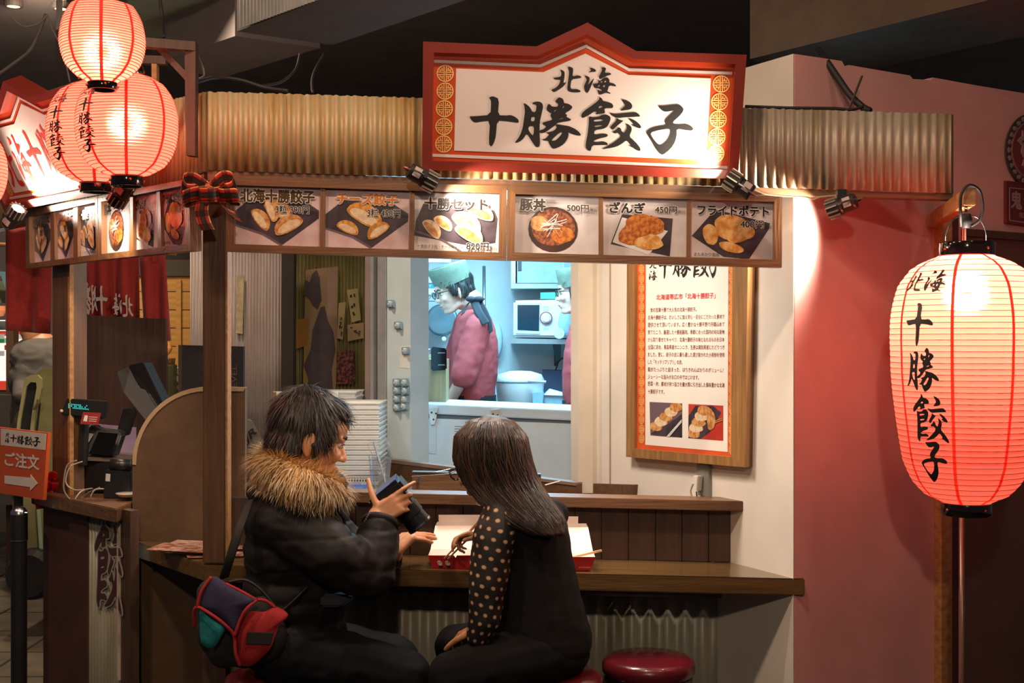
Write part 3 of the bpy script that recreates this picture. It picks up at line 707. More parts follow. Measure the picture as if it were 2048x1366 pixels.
def menu_board(pl, outer, panels, kinds, label, fw=15, rich=True, group=None):
    tl, tr, br, bl = outer
    r = root('menu_board', pl((bl[0] + br[0]) / 2, (bl[1] + br[1]) / 2, -.02), label, 'menu board', group)
    slab(pl, outer, -.012, .012).build('backboard', M_MFZ, r)
    i_tl, i_tr, i_br, i_bl = panels[0][0], panels[-1][1], panels[-1][2], panels[0][3]
    for a, b_, c, d, m in ((tl, tr, i_tr, i_tl, M_MF), (bl, br, i_br, i_bl, M_MF), (tl, i_tl, i_bl, bl, M_MFZ), (tr, i_tr, i_br, br, M_MFZ)):
        slab(pl, [a, b_, c, d], .012, .024).build('frame_bar', m, r)
    for p, q in zip(panels[:-1], panels[1:]):
        slab(pl, [p[1], q[0], q[3], p[2]], .004, .016).build('mullion', M_MFZ, r)
    for q, k in zip(panels, kinds): menu_print(pl.at(-.008), q, k, r, rich)
    return r
MP = PY(3.695)
menu_board(MP, [(453.5, 358), (1013.5, 373), (1012.5, 521), (453.5, 503)],
           [[(470, 371), (641.6, 376), (639.6, 494), (470, 488.7)], [(651, 379), (820, 383), (818, 499), (650, 494.5)], [(829.5, 383.5), (999, 388), (997, 505.7), (828, 500)]], (0, 1, 2),
           'brown framed front menu board with dumpling photographs and a set meal')
menu_board(MP, [(1014.5, 373), (1562.5, 393), (1562, 535.7), (1013.5, 521)],
           [[(1030.8, 389), (1197, 394), (1197, 510), (1028.7, 505.5)], [(1206, 394.5), (1373.6, 399), (1372.7, 515.8), (1206, 511)], [(1382, 400), (1546.4, 404.5), (1546, 519.5), (1381, 516.5)]], (3, 4, 5),
           'brown framed front menu board with pork bowl, fried chicken and potato photographs')
LPm = LP.at(.035)
menu_board(LPm, [(57.4, 421.8), (201.5, 392.5), (205, 520), (58.6, 537.8)],
           [[(64, 434), (103, 425), (103, 521), (66, 527)], [(110, 424), (149, 415), (149, 514.5), (112, 519.5)], [(157, 413), (197, 405), (199, 509), (158, 514)]], (0, 1, 2),
           'brown framed side menu board with dumpling photographs in glaring light', rich=False)
menu_board(LPm, [(202.5, 392.3), (384, 358.5), (389, 501.5), (206, 520)],
           [[(209, 404), (262, 393), (260, 502), (210, 508.5)], [(268, 392), (315, 383), (317, 495.5), (269, 501)], [(322, 381), (377, 371), (379, 488.5), (325, 494.5)]], (3, 4, 5),
           'brown framed side menu board with pork bowl and potatoes beside the tartan bow', rich=False)

# ================================================================== framed story panel on the cream wall
WQ = WP.at(.028)
fp = root('framed_story_panel', WP(1372, 925, .01), 'tall wooden framed panel with red heading and dumpling photographs', 'poster')
oq = [(1256, 440), (1500, 405), (1491, 934.5), (1254, 913.5)]; iq = [(1271, 455), (1468, 428), (1464, 914), (1270, 897)]
slab(WQ, oq, -.014, .012).build('backboard', M_MFZ, fp)
for i in range(4):
    slab(WQ, [oq[i], oq[(i + 1) % 4], iq[(i + 1) % 4], iq[i]], .004, .02).build('frame_bar', wood('story_frame_wood', '#7b5530', '#a57a48', 'z', .45, .1), fp)
slab(WQ, iq, -.009, .003).build('orange_border', mat('panel_orange_print', '#d0552a', .4), fp)
slab(WQ, [(1288, 460), (1453, 438), (1451, 904), (1286.6, 889.7)], -.0082, .001).build('cream_sheet', mat('panel_cream_print', '#ece2d8', .4, var=.02), fp)
for i in range(19):
    m = MB(); medallion(m, lambda a, b_: WQ(a, b_, -.0078), 1279.4, 537 + i * 18.85 + 1, 5.3, 9.0, rich=True); m.build('medallion', mat('panel_gold_print', '#efb568', .4), fp, fix=False)
    m = MB(); medallion(m, lambda a, b_: WQ(a, b_, -.0078), 1458.6, 534 + i * 20.3, 5.2, 9.9, rich=True); m.build('medallion', MATS['panel_gold_print'], fp, fix=False)
for key, q in (('kita', qr(1295, 516, 1310, 537)), ('umi', qr(1294, 541, 1311, 561)), ('ju', qr(1313, 507, 1340, 558, -.04)), ('sho', qr(1341, 505, 1378, 556, -.04)), ('gyo', qr(1380, 503, 1414, 556, -.04)), ('shi', qr(1414, 506, 1437, 557, -.04))):
    m = MB(); glyph_quad(m, key, WQ, q, -.0075); m.build('brush_character', M_INK, fp, fix=False)
m = MB(); text_quad(m, '北海道帯広市「北海十勝餃子」', WQ, [(1309, 589), (1427, 585), (1427, 596.5), (1309, 600)], -.0075, .02); m.build('red_heading', M_REDINK, fp, fix=False)
STORY = ['食の宝庫十勝で大人気の北海十勝餃子。', '北海十勝餃子は、おいしさに加え安心・安全にこだわった素材で', '提供させて頂いています。広く豊かな十勝平野で丹精込めて',
 '育てたニラ、厳選した十勝産豚肉、季節に合った国内の旬な産地', 'から取り寄せたキャベツ、北海十勝餃子の味となれるものを日本', '全国に求め、青森県産のニンニク、生姜は高知県産にたどりつき',
 'ました。更に、餃子の皮に最も適した選び抜かれた小麦粉を使用', 'した「モッチリプリプリ」の皮。', '餡がたっぷりと詰まった、はちきれんばかりのボリューム！', 'ジューシーな旨みがお口の中ではじけます。',
 '野菜・肉、素材が持つ旨さを最大限に引き出した風味豊かな北海', '十勝餃子です。']
for i, t in enumerate(STORY):
    y = 510 + (537 + i * 72.2) / 4.876; k = (y - 683) * 2.4e-4
    if i == 10: y -= .8
    x0 = 1297 if i == 0 else 1292; x1 = {0: 1389, 7: 1361, 8: 1443, 9: 1394, 11: 1325}.get(i, 1445)
    m = MB(); text_quad(m, t, WQ, [(x0, y - 4.6 + (x0 - 1292) * k), (x1, y - 4.6 + (x1 - 1292) * k), (x1, y + 4.6 + (x1 - 1292) * k), (x0, y + 4.6 + (x0 - 1292) * k)], -.0075, .006); m.build('text_line', M_BRINK, fp, fix=False)
q1 = [(1295.3, 804), (1360.5, 807), (1360.5, 875.4), (1297, 871)]; q2 = [(1373, 808), (1442.5, 811.4), (1442.5, 882), (1373, 876.4)]
for n_, q in ((0, q1), (1, q2)):
    m = MB(); sw = (M_TRAYR, M_TRAY, M_GYOP, M_GYO, M_PAPER, pm('photo_print_red_mat', '#b3382e', '#c24a3a'))
    m.prism([WQ(*p, -.0078) for p in q], -WQ.n * .0005, 0 if n_ == 0 else 5)
    g = lambda u, v: rect4(q, u, v)
    m.poly([WQ(*g(u, v), -.0075) for u, v in (((0, .95), (.25, 1), (1, 1), (1, .3), (.6, .6)) if n_ == 0 else ((0, .35), (.2, .05), (.7, .02), (.95, .2), (.6, .8), (.35, 1), (0, 1)))], 1)
    for s in range(5):
        cx, cy = (.18 + s * .16, .72 - s * .15) if n_ == 0 else (.14 + s * .08, .85 - s * .17)
        m.poly([WQ(*g(min(1, max(0, x)), min(1, max(0, y))), -.0073 + s * .0002) for x, y in blob_px(cx, cy, .2, .14, jit=.04, seed=s)], 2 if s % 2 else 3)
    if n_ == 1: m.poly([WQ(*g(x, y), -.006) for x, y in blob_px(.66, .42, .12, .3, seed=3)], 3)
    for dx in (0, .05): m.poly([WQ(*g(u, v), -.0058) for u, v in ((((.52 + dx, 1), (.56 + dx, 1), (1, .5 + dx), (1, .46 + dx))) if n_ == 0 else ((.6, .52 + dx), (1, .34 + dx), (1, .37 + dx), (.6, .55 + dx)))], 4 if n_ == 0 else 3)
    m.build('dumpling_photo', list(sw), fp, fix=False)
# socket strip below it
sk_ = thing('socket_box', slab(WP, [(1399, 927), (1424, 930), (1424, 994), (1401, 990)], .012, .012), mat('grey_steel_plate', '#8d8a84', .4, .4), 'grey socket plate on the cream wall under the framed panel', 'socket', bevel=.001)
slab(WP, [(1403, 950), (1413, 951), (1410, 982), (1404, 966)], .035, .022).build('white_plug', flat('#d8d0c4', .35), sk_, bevel=.002)
MB().tube(catrom([WP(1401, 966, .03), WP(1396, 982, .03), WP(1398, 1001, .02)]), .0035, 6).build('plug_lead', flat('#cfc6b8'), sk_)
MB().tube(catrom([WP(1408, 982, .03), WP(1409, 992, .03), WP(1411, 1001, .02)]), .0022, 6).build('dark_lead', M_RUBBER, sk_)

# ================================================================== lanterns
def paper(name, col, tr):
    m = bpy.data.materials.new(name); m.use_nodes = True; nt = m.node_tree; N = nt.nodes; L = nt.links
    for n in list(N):
        if n.type != 'OUTPUT_MATERIAL': N.remove(n)
    o = [n for n in N if n.type == 'OUTPUT_MATERIAL'][0]
    tc = N.new('ShaderNodeTexCoord'); nz = N.new('ShaderNodeTexNoise'); nz.inputs['Scale'].default_value = 40; nz.inputs['Detail'].default_value = 5
    L.new(tc.outputs['Object'], nz.inputs['Vector'])
    mx = N.new('ShaderNodeMix'); mx.data_type = 'RGBA'; mx.inputs[6].default_value = (*[c * .93 for c in tr], 1); mx.inputs[7].default_value = (*tr, 1)
    L.new(nz.outputs['Fac'], mx.inputs[0])
    t = N.new('ShaderNodeBsdfTranslucent'); L.new(mx.outputs[2], t.inputs['Color'])
    d = N.new('ShaderNodeBsdfDiffuse'); d.inputs['Color'].default_value = (*col, 1)
    g = N.new('ShaderNodeBsdfRefraction'); g.inputs['Color'].default_value = (1.0, tr[1] * 2.6, tr[2] * 2.2, 1); g.inputs['Roughness'].default_value = .42; g.inputs['IOR'].default_value = 1.35
    s0 = N.new('ShaderNodeMixShader'); s0.inputs[0].default_value = .16; L.new(t.outputs[0], s0.inputs[1]); L.new(g.outputs[0], s0.inputs[2])
    s = N.new('ShaderNodeMixShader'); s.inputs[0].default_value = .22; L.new(s0.outputs[0], s.inputs[1]); L.new(d.outputs[0], s.inputs[2]); L.new(s.outputs[0], o.inputs['Surface'])
    return m
M_PAPER_R = paper('red_lantern_paper', (.75, .13, .11), (1.0, .17, .115))
M_SEAM_R = paper('red_lantern_seam', (.65, .09, .08), (.98, .15, .10))
M_HOOP = mat('lantern_hoop', '#b0483c', .6)
M_LACQ = mat('black_lacquer', '#0f0d0d', .12, var=.1, coat=.6)
def lantern(cx, Y, prof, ribs, label, power, ring_t, ring_b, bulb, chars=None, ang=0.0, wchar=.5, bail=True, group=None, seams=8, tint=(1.0, .80, .66)):
    """prof: (radius px, pixel row) from top to bottom at depth Y"""
    s = Y / F; C = lambda y: P(cx, y, Y)
    c0 = C(prof[-1][1]); r = root('paper_lantern', (c0.x, c0.y, C(ring_b[2]).z), label, 'lantern', group)
    ys = [p[1] for p in prof]; rs = [p[0] for p in prof]
    def rad(y):
        cr = None
        for i in range(len(ys) - 1):
            if ys[i] <= y <= ys[i + 1]:
                t = (y - ys[i]) / (ys[i + 1] - ys[i]); a, b_ = rs[max(0, i - 1)], rs[min(len(rs) - 1, i + 2)]
                p0, p1 = rs[i], rs[i + 1]
                return (.5 * (2 * p0 + (p1 - a) * t + (2 * a - 5 * p0 + 4 * p1 - b_) * t * t + (3 * p0 - a - 3 * p1 + b_) * t ** 3)) * s
        return (rs[0] if y < ys[0] else rs[-1]) * s
    seg = 48; mb = MB(); pf = []; n = ribs * 4
    for i in range(n + 1):
        y = ys[0] + (ys[-1] - ys[0]) * i / n; k = .5 - .5 * math.cos(2 * math.pi * i / 4); pf.append((rad(y) - .0016 * (1 - k), C(y).z))
    axis = Vector((c0.x, c0.y, 0)); mb.lathe(axis, pf, seg)
    body = mb.build('paper_shade', M_PAPER_R, r, smooth=True)
    hp = MB()
    for i in range(ribs + 1):
        y = ys[0] + (ys[-1] - ys[0]) * i / ribs; R = rad(y) - .0006; z = C(y).z; h = .0007
        hp.lathe(axis, [(R - h, z - h), (R + h, z - h), (R + h, z + h), (R - h, z + h), (R - h, z - h)], 32)
    hp.build('hoops', M_HOOP, body, fix=False)
    for k in range(seams):
        th = 2 * math.pi * (k + .35) / seams; sm = MB(); vs_ = []
        for i in range(33):
            y = ys[0] + (ys[-1] - ys[0]) * i / 32; R = rad(y) + .0006; w = .004
            for d in (-1, 1):
                t = th + d * w / max(.03, R); vs_.append((axis.x + R * math.cos(t), axis.y + R * math.sin(t), C(y).z))
        sm.add(vs_, [(2 * i, 2 * i + 1, 2 * i + 3, 2 * i + 2) for i in range(32)]); sm.build('seam', M_SEAM_R, body, fix=False)
    for nm, (rr, ya, yb) in (('top_ring', ring_t), ('bottom_ring', ring_b)):
        R = rr * s; za, zb = C(ya).z, C(yb).z
        g = MB().lathe(axis, [(R - .004, za), (R, za), (R + .0015, za - .003), (R + .0015, zb + .003), (R, zb), (R - .004, zb), (R - .004, za)], 40).build(nm, M_LACQ, r, smooth=True)
        pin = MB()
        for k in range(4): 
            a = 2 * math.pi * (k + .3) / 4; pin.ell((axis.x + (R + .002) * math.cos(a), axis.y + (R + .002) * math.sin(a), (za + zb) / 2), .004, nu=8, nv=5)
        pin.build('rivets', flat('#c07048', .3, metal=.8), g)
    zb_ = C(bulb).z
    MB().ell((axis.x, axis.y, zb_), (.014, .014, .02), nu=12, nv=8).build('light_bulb', mat('bulb_glass_glow', '#fff0d0', .3, emis=4.0, ecol='#ffd9a0'), r, smooth=True)
    l = lamp('lantern_bulb_lamp', 'POINT', (axis.x, axis.y, zb_), power, tint, .035); l.parent = r; l.location = l.location - wloc(r)
    bpy.data.objects['light_bulb' if 'light_bulb' in bpy.data.objects else 'light_bulb'].visible_shadow = True
    if chars:
        for key, u0, u1, y0, y1 in chars:
            m = MB()
            def fn(u, v):
                y = y0 + (y1 - y0) * v; R = rad(y) + .0018; t = ang + (u0 + (u1 - u0) * u) / max(.05, rad(y)); return (axis.x + R * math.cos(t), axis.y + R * math.sin(t), C(y).z)
            glyph_fn(m, key, fn, 0, 6.0); m.build('brush_character', M_INK, body, fix=False)
    return r, axis, C, s
PR = [(55, 512), (84, 524), (107, 538), (131, 571), (144, 623.5), (147, 667), (146, 710), (144, 758.6), (135, 840), (122, 922), (104, 963), (80, 989), (48, 1005)]
YLn = 3.42
sR = YLn / F
big, axR, CRn, _ = lantern(1932, YLn, PR, 44, 'tall red paper lantern hanging by the pink wall', 23, (55, 485, 513), (48, 1004, 1030), 600,
  [('kita', -.062, -.008, 548, 585), ('umi', .0, .058, 544, 588), ('ju', -.045, .038, 608, 692), ('sho', -.045, .052, 695, 780), ('gyo', -.03, .066, 784, 878), ('shi', -.018, .055, 876, 957)],
  ang=-math.pi / 2 - .95)
# bail, chain and socket of the big lantern
bl = MB().tube(catrom([(axR.x - .052, axR.y, CRn(500).z), (axR.x - .053, axR.y, CRn(470).z), (axR.x - .035, axR.y, CRn(440).z), (axR.x, axR.y, CRn(430).z), (axR.x + .035, axR.y, CRn(438).z), (axR.x + .053, axR.y, CRn(465).z), (axR.x + .052, axR.y, CRn(500).z)], 6), .0016, 6)
bl.build('wire_bail', M_STEEL, big)
MB().lathe((axR.x, axR.y, 0), [(.0, CRn(427).z), (.012, CRn(428).z), (.014, CRn(433).z), (.016, CRn(437).z), (.016, CRn(447).z), (.011, CRn(450).z), (.010, CRn(456).z), (0, CRn(456.5).z)], 16).build('lamp_holder', M_RUBBER, big, smooth=True)
MB().tube([(axR.x - .002, axR.y, CRn(455).z), (axR.x - .002, axR.y, CRn(490).z)], .0025, 6).build('pink_lead', flat('#e0a090'), big)
MB().tube([(axR.x - .008, axR.y, CRn(457).z), (axR.x - .009, axR.y, CRn(490).z)], .002, 6).build('red_lead', flat('#d04a30'), big)
chn = MB()
for i in range(5): chn.lathe((axR.x, axR.y, CRn(425 - i * 4.2).z), [(.0045, -.0025), (.0045, .0025)], 8, ax=(1, 0, 0) if i % 2 else (0, 1, 0))
chn.build('hanger_chain', M_STEEL, big)
# bracket arm from the pink wall to the lantern
ar = root('lantern_bracket', RP(1860, 440, .02), 'honey wooden bracket arm carrying the tall lantern', 'bracket')
A, B_ = RP(1862, 412, .0) , Vector((axR.x, axR.y - .01, CRn(396).z))
MB().beam((A.x, A.y, B_.z + .0), (B_.x, B_.y - .02, B_.z), .03, .045).build('arm', M_WOODY, ar, bevel=.002)
MB().beam((axR.x - .0, axR.y - .0, CRn(404).z), (axR.x, axR.y, CRn(412).z), .004, .004).build('hook', M_STEEL, ar)
cb = thing('black_lamp_cable', MB().tube(catrom([(axR.x - .013, axR.y, CRn(452).z), (axR.x - .025, axR.y - .03, CRn(430).z), (axR.x - .026, axR.y - .035, CRn(395).z), (axR.x - .005, axR.y - .035, CRn(374).z), (axR.x + .025, axR.y - .03, CRn(384).z), (axR.x + .037, axR.y - .02, CRn(415).z), (axR.x + .033, axR.y - .01, CRn(440).z), (axR.x + .014, axR.y, CRn(452).z)], 8), .0042, 8), M_RUBBER, 'thick black cable looped over the tall lantern bracket', 'cable', smooth=True)
# three round lanterns at the stall corner
PS = [(40, 6), (62, 14), (76, 40), (83, 75), (82, 98), (72, 130), (52, 152), (28, 166)]
lantern(205, 3.25, PS, 30, 'small pink paper lantern hung above the two large round ones', 4.2, (28, -8, 7), (28, 164, 180), 100, None, bail=False, tint=(1.0, .95, .78))
def pround(r, y0, y1, re=32):
    o = []
    for i in range(11):
        t = i / 10; a = math.pi * t; k = abs(math.sin(a)) ** .62; o.append((max(re, r * k) if i in (0, 10) else max(re, r * k), y0 + (y1 - y0) * (.5 - .5 * math.cos(a)) ** 1.0))
    return o
CH2 = lambda y0, h: [('kita', -.032, .0, y0, y0 + h * .13), ('umi', .002, .034, y0 + .01, y0 + h * .15), ('ju', -.03, .03, y0 + h * .19, y0 + h * .40), ('sho', -.03, .032, y0 + h * .41, y0 + h * .60), ('gyo', -.03, .034, y0 + h * .61, y0 + h * .80), ('shi', -.026, .03, y0 + h * .81, y0 + h)]
lantern(254, 3.45, pround(100, 150, 352), 34, 'round red paper lantern beside the corner post', 5.6, (31, 132, 151), (31, 350, 373), 250, CH2(185, 130), ang=math.pi + .95)
lantern(191, 3.72, pround(95, 166, 366), 34, 'round red paper lantern half hidden behind its twin', 5.6, (30, 150, 167), (30, 365, 385), 265, CH2(200, 130), ang=math.pi + .97)
lantern(-72, 4.0, pround(82, 255, 425), 24, 'red paper lantern cut off by the picture edge beyond the side sign', 5, (27, 240, 256), (27, 424, 440), 335, None)
# gallows bracket for the round lanterns
gb = root('lantern_gallows', P(380, 312, 3.68), 'dark wooden gallows bracket over the round lanterns', 'bracket')
YG = 3.66
MB().prism([P(369, 95, YG), P(391, 97, YG), P(390, 312, YG), P(372, 310, YG)], (0, .035, 0)).build('upright', M_WOODD, gb)
MB().prism([P(180, 66, YG - .12), P(391, 83, YG), P(391, 101, YG), P(180, 84, YG - .12)], (0, .035, 0)).build('arm', M_WOODD, gb)
MB().prism([P(306, 92, YG + .002), P(322, 92, YG + .002), P(377, 148, YG + .002), P(374, 164, YG + .002)], (0, .03, 0)).build('brace', M_WOODD, gb)
gb2 = root('lantern_gallows', P(310, 160, 4.0), 'second dark wooden gallows bracket behind the first', 'bracket')
MB().prism([P(284, 110, 3.98), P(331, 112, 3.98), P(331, 128, 3.98), P(284, 126, 3.98)], (0, .03, 0)).build('arm', M_WOODD, gb2)
MB().prism([P(303, 126, 3.98), P(313, 126, 3.98), P(313, 250, 3.98), P(303, 250, 3.98)], (0, .03, 0)).build('upright', M_WOODY, gb2)
for i, (x0, y0, Y0, x1, y1, Y1) in enumerate(((205, 0, 3.25, 205, -30, 3.3), )):
    pass

# ================================================================== floodlights
M_FLOOD = mat('charcoal_die_cast', '#2b2827', .4, .3)
M_LENS = mat('flood_lens_glow', '#fff4e4', .2, emis=6.0, ecol='#ffe8cc')
def flood(px, py, Y, aim, label, power, side=(0, 0, 1), angle=125, col=(1.0, .86, .68), r=.028, ln=.085):
    c = P(px, py, Y); d = Vector(aim).normalized(); a, b_, _ = basis(d)
    o = root('floodlight', c - Vector((0, 0, r)), label, 'floodlight', None)
    MB().lathe(c, [(0, -ln * .5), (r * .78, -ln * .5), (r * .86, -ln * .44), (r * .86, -ln * .05), (r * .94, 0), (r * .94, ln * .46), (r * .86, ln * .46), (r * .8, ln * .40), (0, ln * .40)], 20, ax=d).build('housing', M_FLOOD, o, smooth=False)
    fins = MB()
    for k in range(12):
        t = 2 * math.pi * k / 12; rr = a * math.cos(t) + b_ * math.sin(t); tt = rr.cross(d)
        fins.obox(c + rr * r * .98 + d * ln * .27, rr * r * .12, tt * .0018, d * ln * .2)
    fins.build('cooling_fins', mat('bright_fin_metal', '#c9beb0', .3, .7), o)
    MB().lathe(c + d * ln * .41, [(0, .004), (r * .5, .003), (r * .78, 0)], 20, ax=d).build('lens', M_LENS, o, smooth=True)
    # yoke, knob and label
    u = Vector(side)
    MB().tube(catrom([c + a * r * 1.1, c + a * r * 1.25 - d * ln * .3, c - d * ln * .72, c - a * r * 1.25 - d * ln * .3, c - a * r * 1.1], 5), .003, 6).build('yoke', M_STEEL, o)
    MB().lathe(c + a * r, [(0, .012), (.006, .012), (.006, 0), (0, 0)], 10, ax=a).build('knob', M_RUBBER, o)
    tn = (Vector((0, -1, .15)) - d * Vector((0, -1, .15)).dot(d)).normalized(); ts = tn.cross(d)
    MB().obox(c - d * ln * .27 + tn * r * .86, d * ln * .13, ts * r * .5, tn * .0012).build('rating_label', flat('#b8a49c', .5), o)
    l = lamp('floodlight_lamp', 'SPOT', c + d * (ln * .5 + .004), power, col, .02, c + d * 2, angle, .6); l.parent = o; l.location = l.location - wloc(o)
    return o
flood(846, 355, 3.60, (.80, .22, -.42), 'charcoal floodlight at the lower left corner of the big sign', 16)
flood(1478, 370, 3.58, (-.80, .16, .56), 'charcoal floodlight at the lower right corner of the big sign', 20)
flood(1683, 411, 3.66, (-.80, .52, -.28), 'charcoal floodlight hanging under the fascia by the pink wall', 58)
flood(242, 388, 3.86, (-.55, .45, -.6), 'small dark floodlight under the round lanterns', 16)
flood(28, 432, 4.42, (.55, -.42, .62), 'glaring floodlight at the end of the side sign', 24)
thing('mounting_clip', MB().box(*(sorted([P(1672, 380, 3.68).x, P(1690, 380, 3.68).x])), 3.66, 3.70, P(1, 398, 3.68).z, P(1, 380, 3.68).z), M_RUBBER, 'black mounting clip holding the floodlight under the fascia', 'clip')
MB().tube(catrom([P(1496, 374, 3.66), P(1530, 388, 3.67), P(1570, 392, 3.68), P(1612, 394, 3.68), P(1626, 399, 3.67), P(1640, 394, 3.67), P(1672, 391, 3.67)], 6), .0022, 6).build('floodlight_cable', flat('#b9a890'))
tag(bpy.data.objects['floodlight_cable'], 'thin pale cable strung between the two floodlights', 'cable')
# ================================================================== red curtains (seen from inside, so the writing is reversed)
def cloth(pl, q, m, name, parent, amp=.012, waves=2.5, seed=0, n=18, k=10):
    mb = MB(); vs_ = []
    for j in range(k + 1):
        for i in range(n + 1):
            u, v = i / n, j / k; x, y = rect4(q, u, v)
            w = amp * (.25 + .75 * v) * (math.sin(2 * math.pi * waves * u + seed) + .5 * math.sin(2 * math.pi * waves * 1.7 * u + 2 * seed + 1.3 * v))
            vs_.append(pl(x, y, w))
    mb.add(vs_, [(j * (n + 1) + i, j * (n + 1) + i + 1, (j + 1) * (n + 1) + i + 1, (j + 1) * (n + 1) + i) for j in range(k) for i in range(n)])
    o = mb.build(name, m, parent, smooth=True, fix=False); sd = o.modifiers.new('thick', 'SOLIDIFY'); sd.thickness = .002; return o
M_NOREN = mat('dark_red_cotton', '#93201c', .85, var=.12, scale=60, sheen=.3)
NP = PY(5.42)
nr = root('shop_curtain', NP(180, 690), 'dark red split curtain with reversed white brush characters', 'curtain')
for i, q in enumerate(([(12, 455), (104, 455), (99, 668), (13, 661)], [(118, 500), (178, 500), (181, 655), (118, 655)], [(172, 500), (227, 500), (232, 655), (180, 655)], [(224, 500), (278, 505), (283, 668), (228, 660)], [(279, 511), (331, 510), (342, 682), (286, 680)])):
    cloth(NP if i else PY(5.2), q, M_NOREN, 'curtain_strip', nr, .014, 1.6, i * 1.3)
for x in (311,): slab(NP, [(x - 4, 492), (x + 3, 492), (x + 3, 524), (x - 4, 524)], .016, .003).build('hanging_loop', M_NOREN, nr)
MB().tube([NP(-30, 488, .0), NP(352, 507, .0)], .009, 8).build('curtain_rod', M_WOODY, nr)
for key, q in (('gyo', qr(141, 560, 162, 627)), ('sho', qr(169, 565, 200, 630)), ('ju', qr(194, 572, 220, 632)), ('umi', qr(229, 587, 248, 631)), ('kita', qr(249, 590, 271, 634))):
    m = MB(); glyph_quad(m, key, NP, q, .03, mirror=True); m.build('brush_character', flat('#d9cfc8'), nr, fix=False)

# ================================================================== order sign, bows, bollard
OP = LP.at(.10)
os_ = root('order_sign', OP(40, 1000), 'orange and white order sign board with arrow beside the stall post', 'sign')
slab(OP, [(-60, 848), (95.5, 865.5), (86, 1000), (-60, 977)], 0, .012).build('board', mat('sign_orange_print', '#c9552a', .45, var=.04), os_)
slab(OP, [(2, 857), (93, 867.5), (90.5, 900), (2, 890)], .001, .001).build('white_band', flat('#d8cfc8', .45), os_)
for key, q in (('kita', qr(12, 864, 20, 873, .1)), ('umi', qr(11, 875, 20, 885, .1)), ('ju', qr(21, 868, 35, 884, .1)), ('sho', qr(34, 869, 50, 888, .1)), ('gyo', qr(50, 871, 66, 890, .1)), ('shi', qr(66, 873, 82, 893, .1))):
    m = MB(); glyph_quad(m, key, OP, q, .002); m.build('brush_character', M_INK, os_, fix=False)
m = MB(); text_quad(m, 'ご注文', OP, [(11, 904), (79, 911), (79, 940), (11, 931)], .002, .03); m.build('white_text', flat('#ddd4cc', .45), os_, fix=False)
slab(OP, [(10, 951), (62, 955.5), (62, 949), (76, 967), (61, 982), (61, 974), (10, 967)], .002, .001).build('arrow', flat('#ddd4cc', .45), os_)
MB().box(OP(30, 1000).x - .012, OP(30, 1000).x + .012, OP(30, 1000).y + .02, OP(30, 1000).y + .044, 0, OP(30, 900).z).build('stand_leg', M_BLACK, os_)
def ribbon(pts, width, wdir, m, name, parent, uvk=1.0, thick=.0012):
    """ribbon along points, flat across wdir; a pattern coordinate is stored as a UV"""
    pts = catrom(pts, 7); wd = [Vector(wdir)] * len(pts) if not isinstance(wdir, list) else [w for w in wdir]
    if isinstance(wdir, list): wd = [Vector(wdir[min(len(wdir) - 1, int(i / len(pts) * len(wdir)))]) for i in range(len(pts))]
    mb = MB(); vs_ = []; L = [0]
    for i in range(1, len(pts)): L.append(L[-1] + (pts[i] - pts[i - 1]).length)
    for i, p in enumerate(pts):
        for k in range(5): vs_.append(p + wd[i] * width * (k / 4 - .5))
    mb.add(vs_, [(i * 5 + k, i * 5 + k + 1, (i + 1) * 5 + k + 1, (i + 1) * 5 + k) for i in range(len(pts) - 1) for k in range(4)])
    o = mb.build(name, m, parent, smooth=True, fix=False); me = o.data; uv = me.uv_layers.new(name='pattern')
    for pl_ in me.polygons:
        for li in pl_.loop_indices:
            vi = me.loops[li].vertex_index; uv.data[li].uv = ((vi % 5) / 4, L[vi // 5] / width)
    sd = o.modifiers.new('thick', 'SOLIDIFY'); sd.thickness = thick; return o
def tartan(name):
    m = bpy.data.materials.new(name); m.use_nodes = True; nt = m.node_tree; N = nt.nodes; L = nt.links; b = N['Principled BSDF']
    uv = N.new('ShaderNodeUVMap'); uv.uv_map = 'pattern'; sp = N.new('ShaderNodeSeparateXYZ'); L.new(uv.outputs[0], sp.inputs[0])
    def ramp(src, scale, stops):
        ml = N.new('ShaderNodeMath'); ml.operation = 'MULTIPLY'; ml.inputs[1].default_value = scale; L.new(src, ml.inputs[0])
        fr_ = N.new('ShaderNodeMath'); fr_.operation = 'FRACT'; L.new(ml.outputs[0], fr_.inputs[0])
        r = N.new('ShaderNodeValToRGB'); r.color_ramp.interpolation = 'CONSTANT'; e = r.color_ramp.elements
        e[0].position, e[0].color = stops[0][0], (*lin(stops[0][1]), 1); e[1].position, e[1].color = stops[1][0], (*lin(stops[1][1]), 1)
        for p, c in stops[2:]: x = e.new(p); x.color = (*lin(c), 1)
        L.new(fr_.outputs[0], r.inputs[0]); return r.outputs[0]
    st = [(0, '#d9a25c'), (.07, '#a3201c'), (.3, '#1c1512'), (.42, '#23301f'), (.58, '#1c1512'), (.70, '#a3201c'), (.93, '#d9a25c')]
    a = ramp(sp.outputs[0], 1.0, st); c = ramp(sp.outputs[1], 1.0, [(0, '#ffffff'), (.35, '#5a4038'), (.5, '#e0b060'), (.52, '#5a4038'), (.8, '#ffffff')])
    mx = N.new('ShaderNodeMix'); mx.data_type = 'RGBA'; mx.blend_type = 'MULTIPLY'; mx.inputs[0].default_value = .85
    L.new(a, mx.inputs[6]); L.new(c, mx.inputs[7]); L.new(mx.outputs[2], b.inputs['Base Color']); b.inputs['Roughness'].default_value = .6
    return m
M_TART = tartan('red_tartan_ribbon')
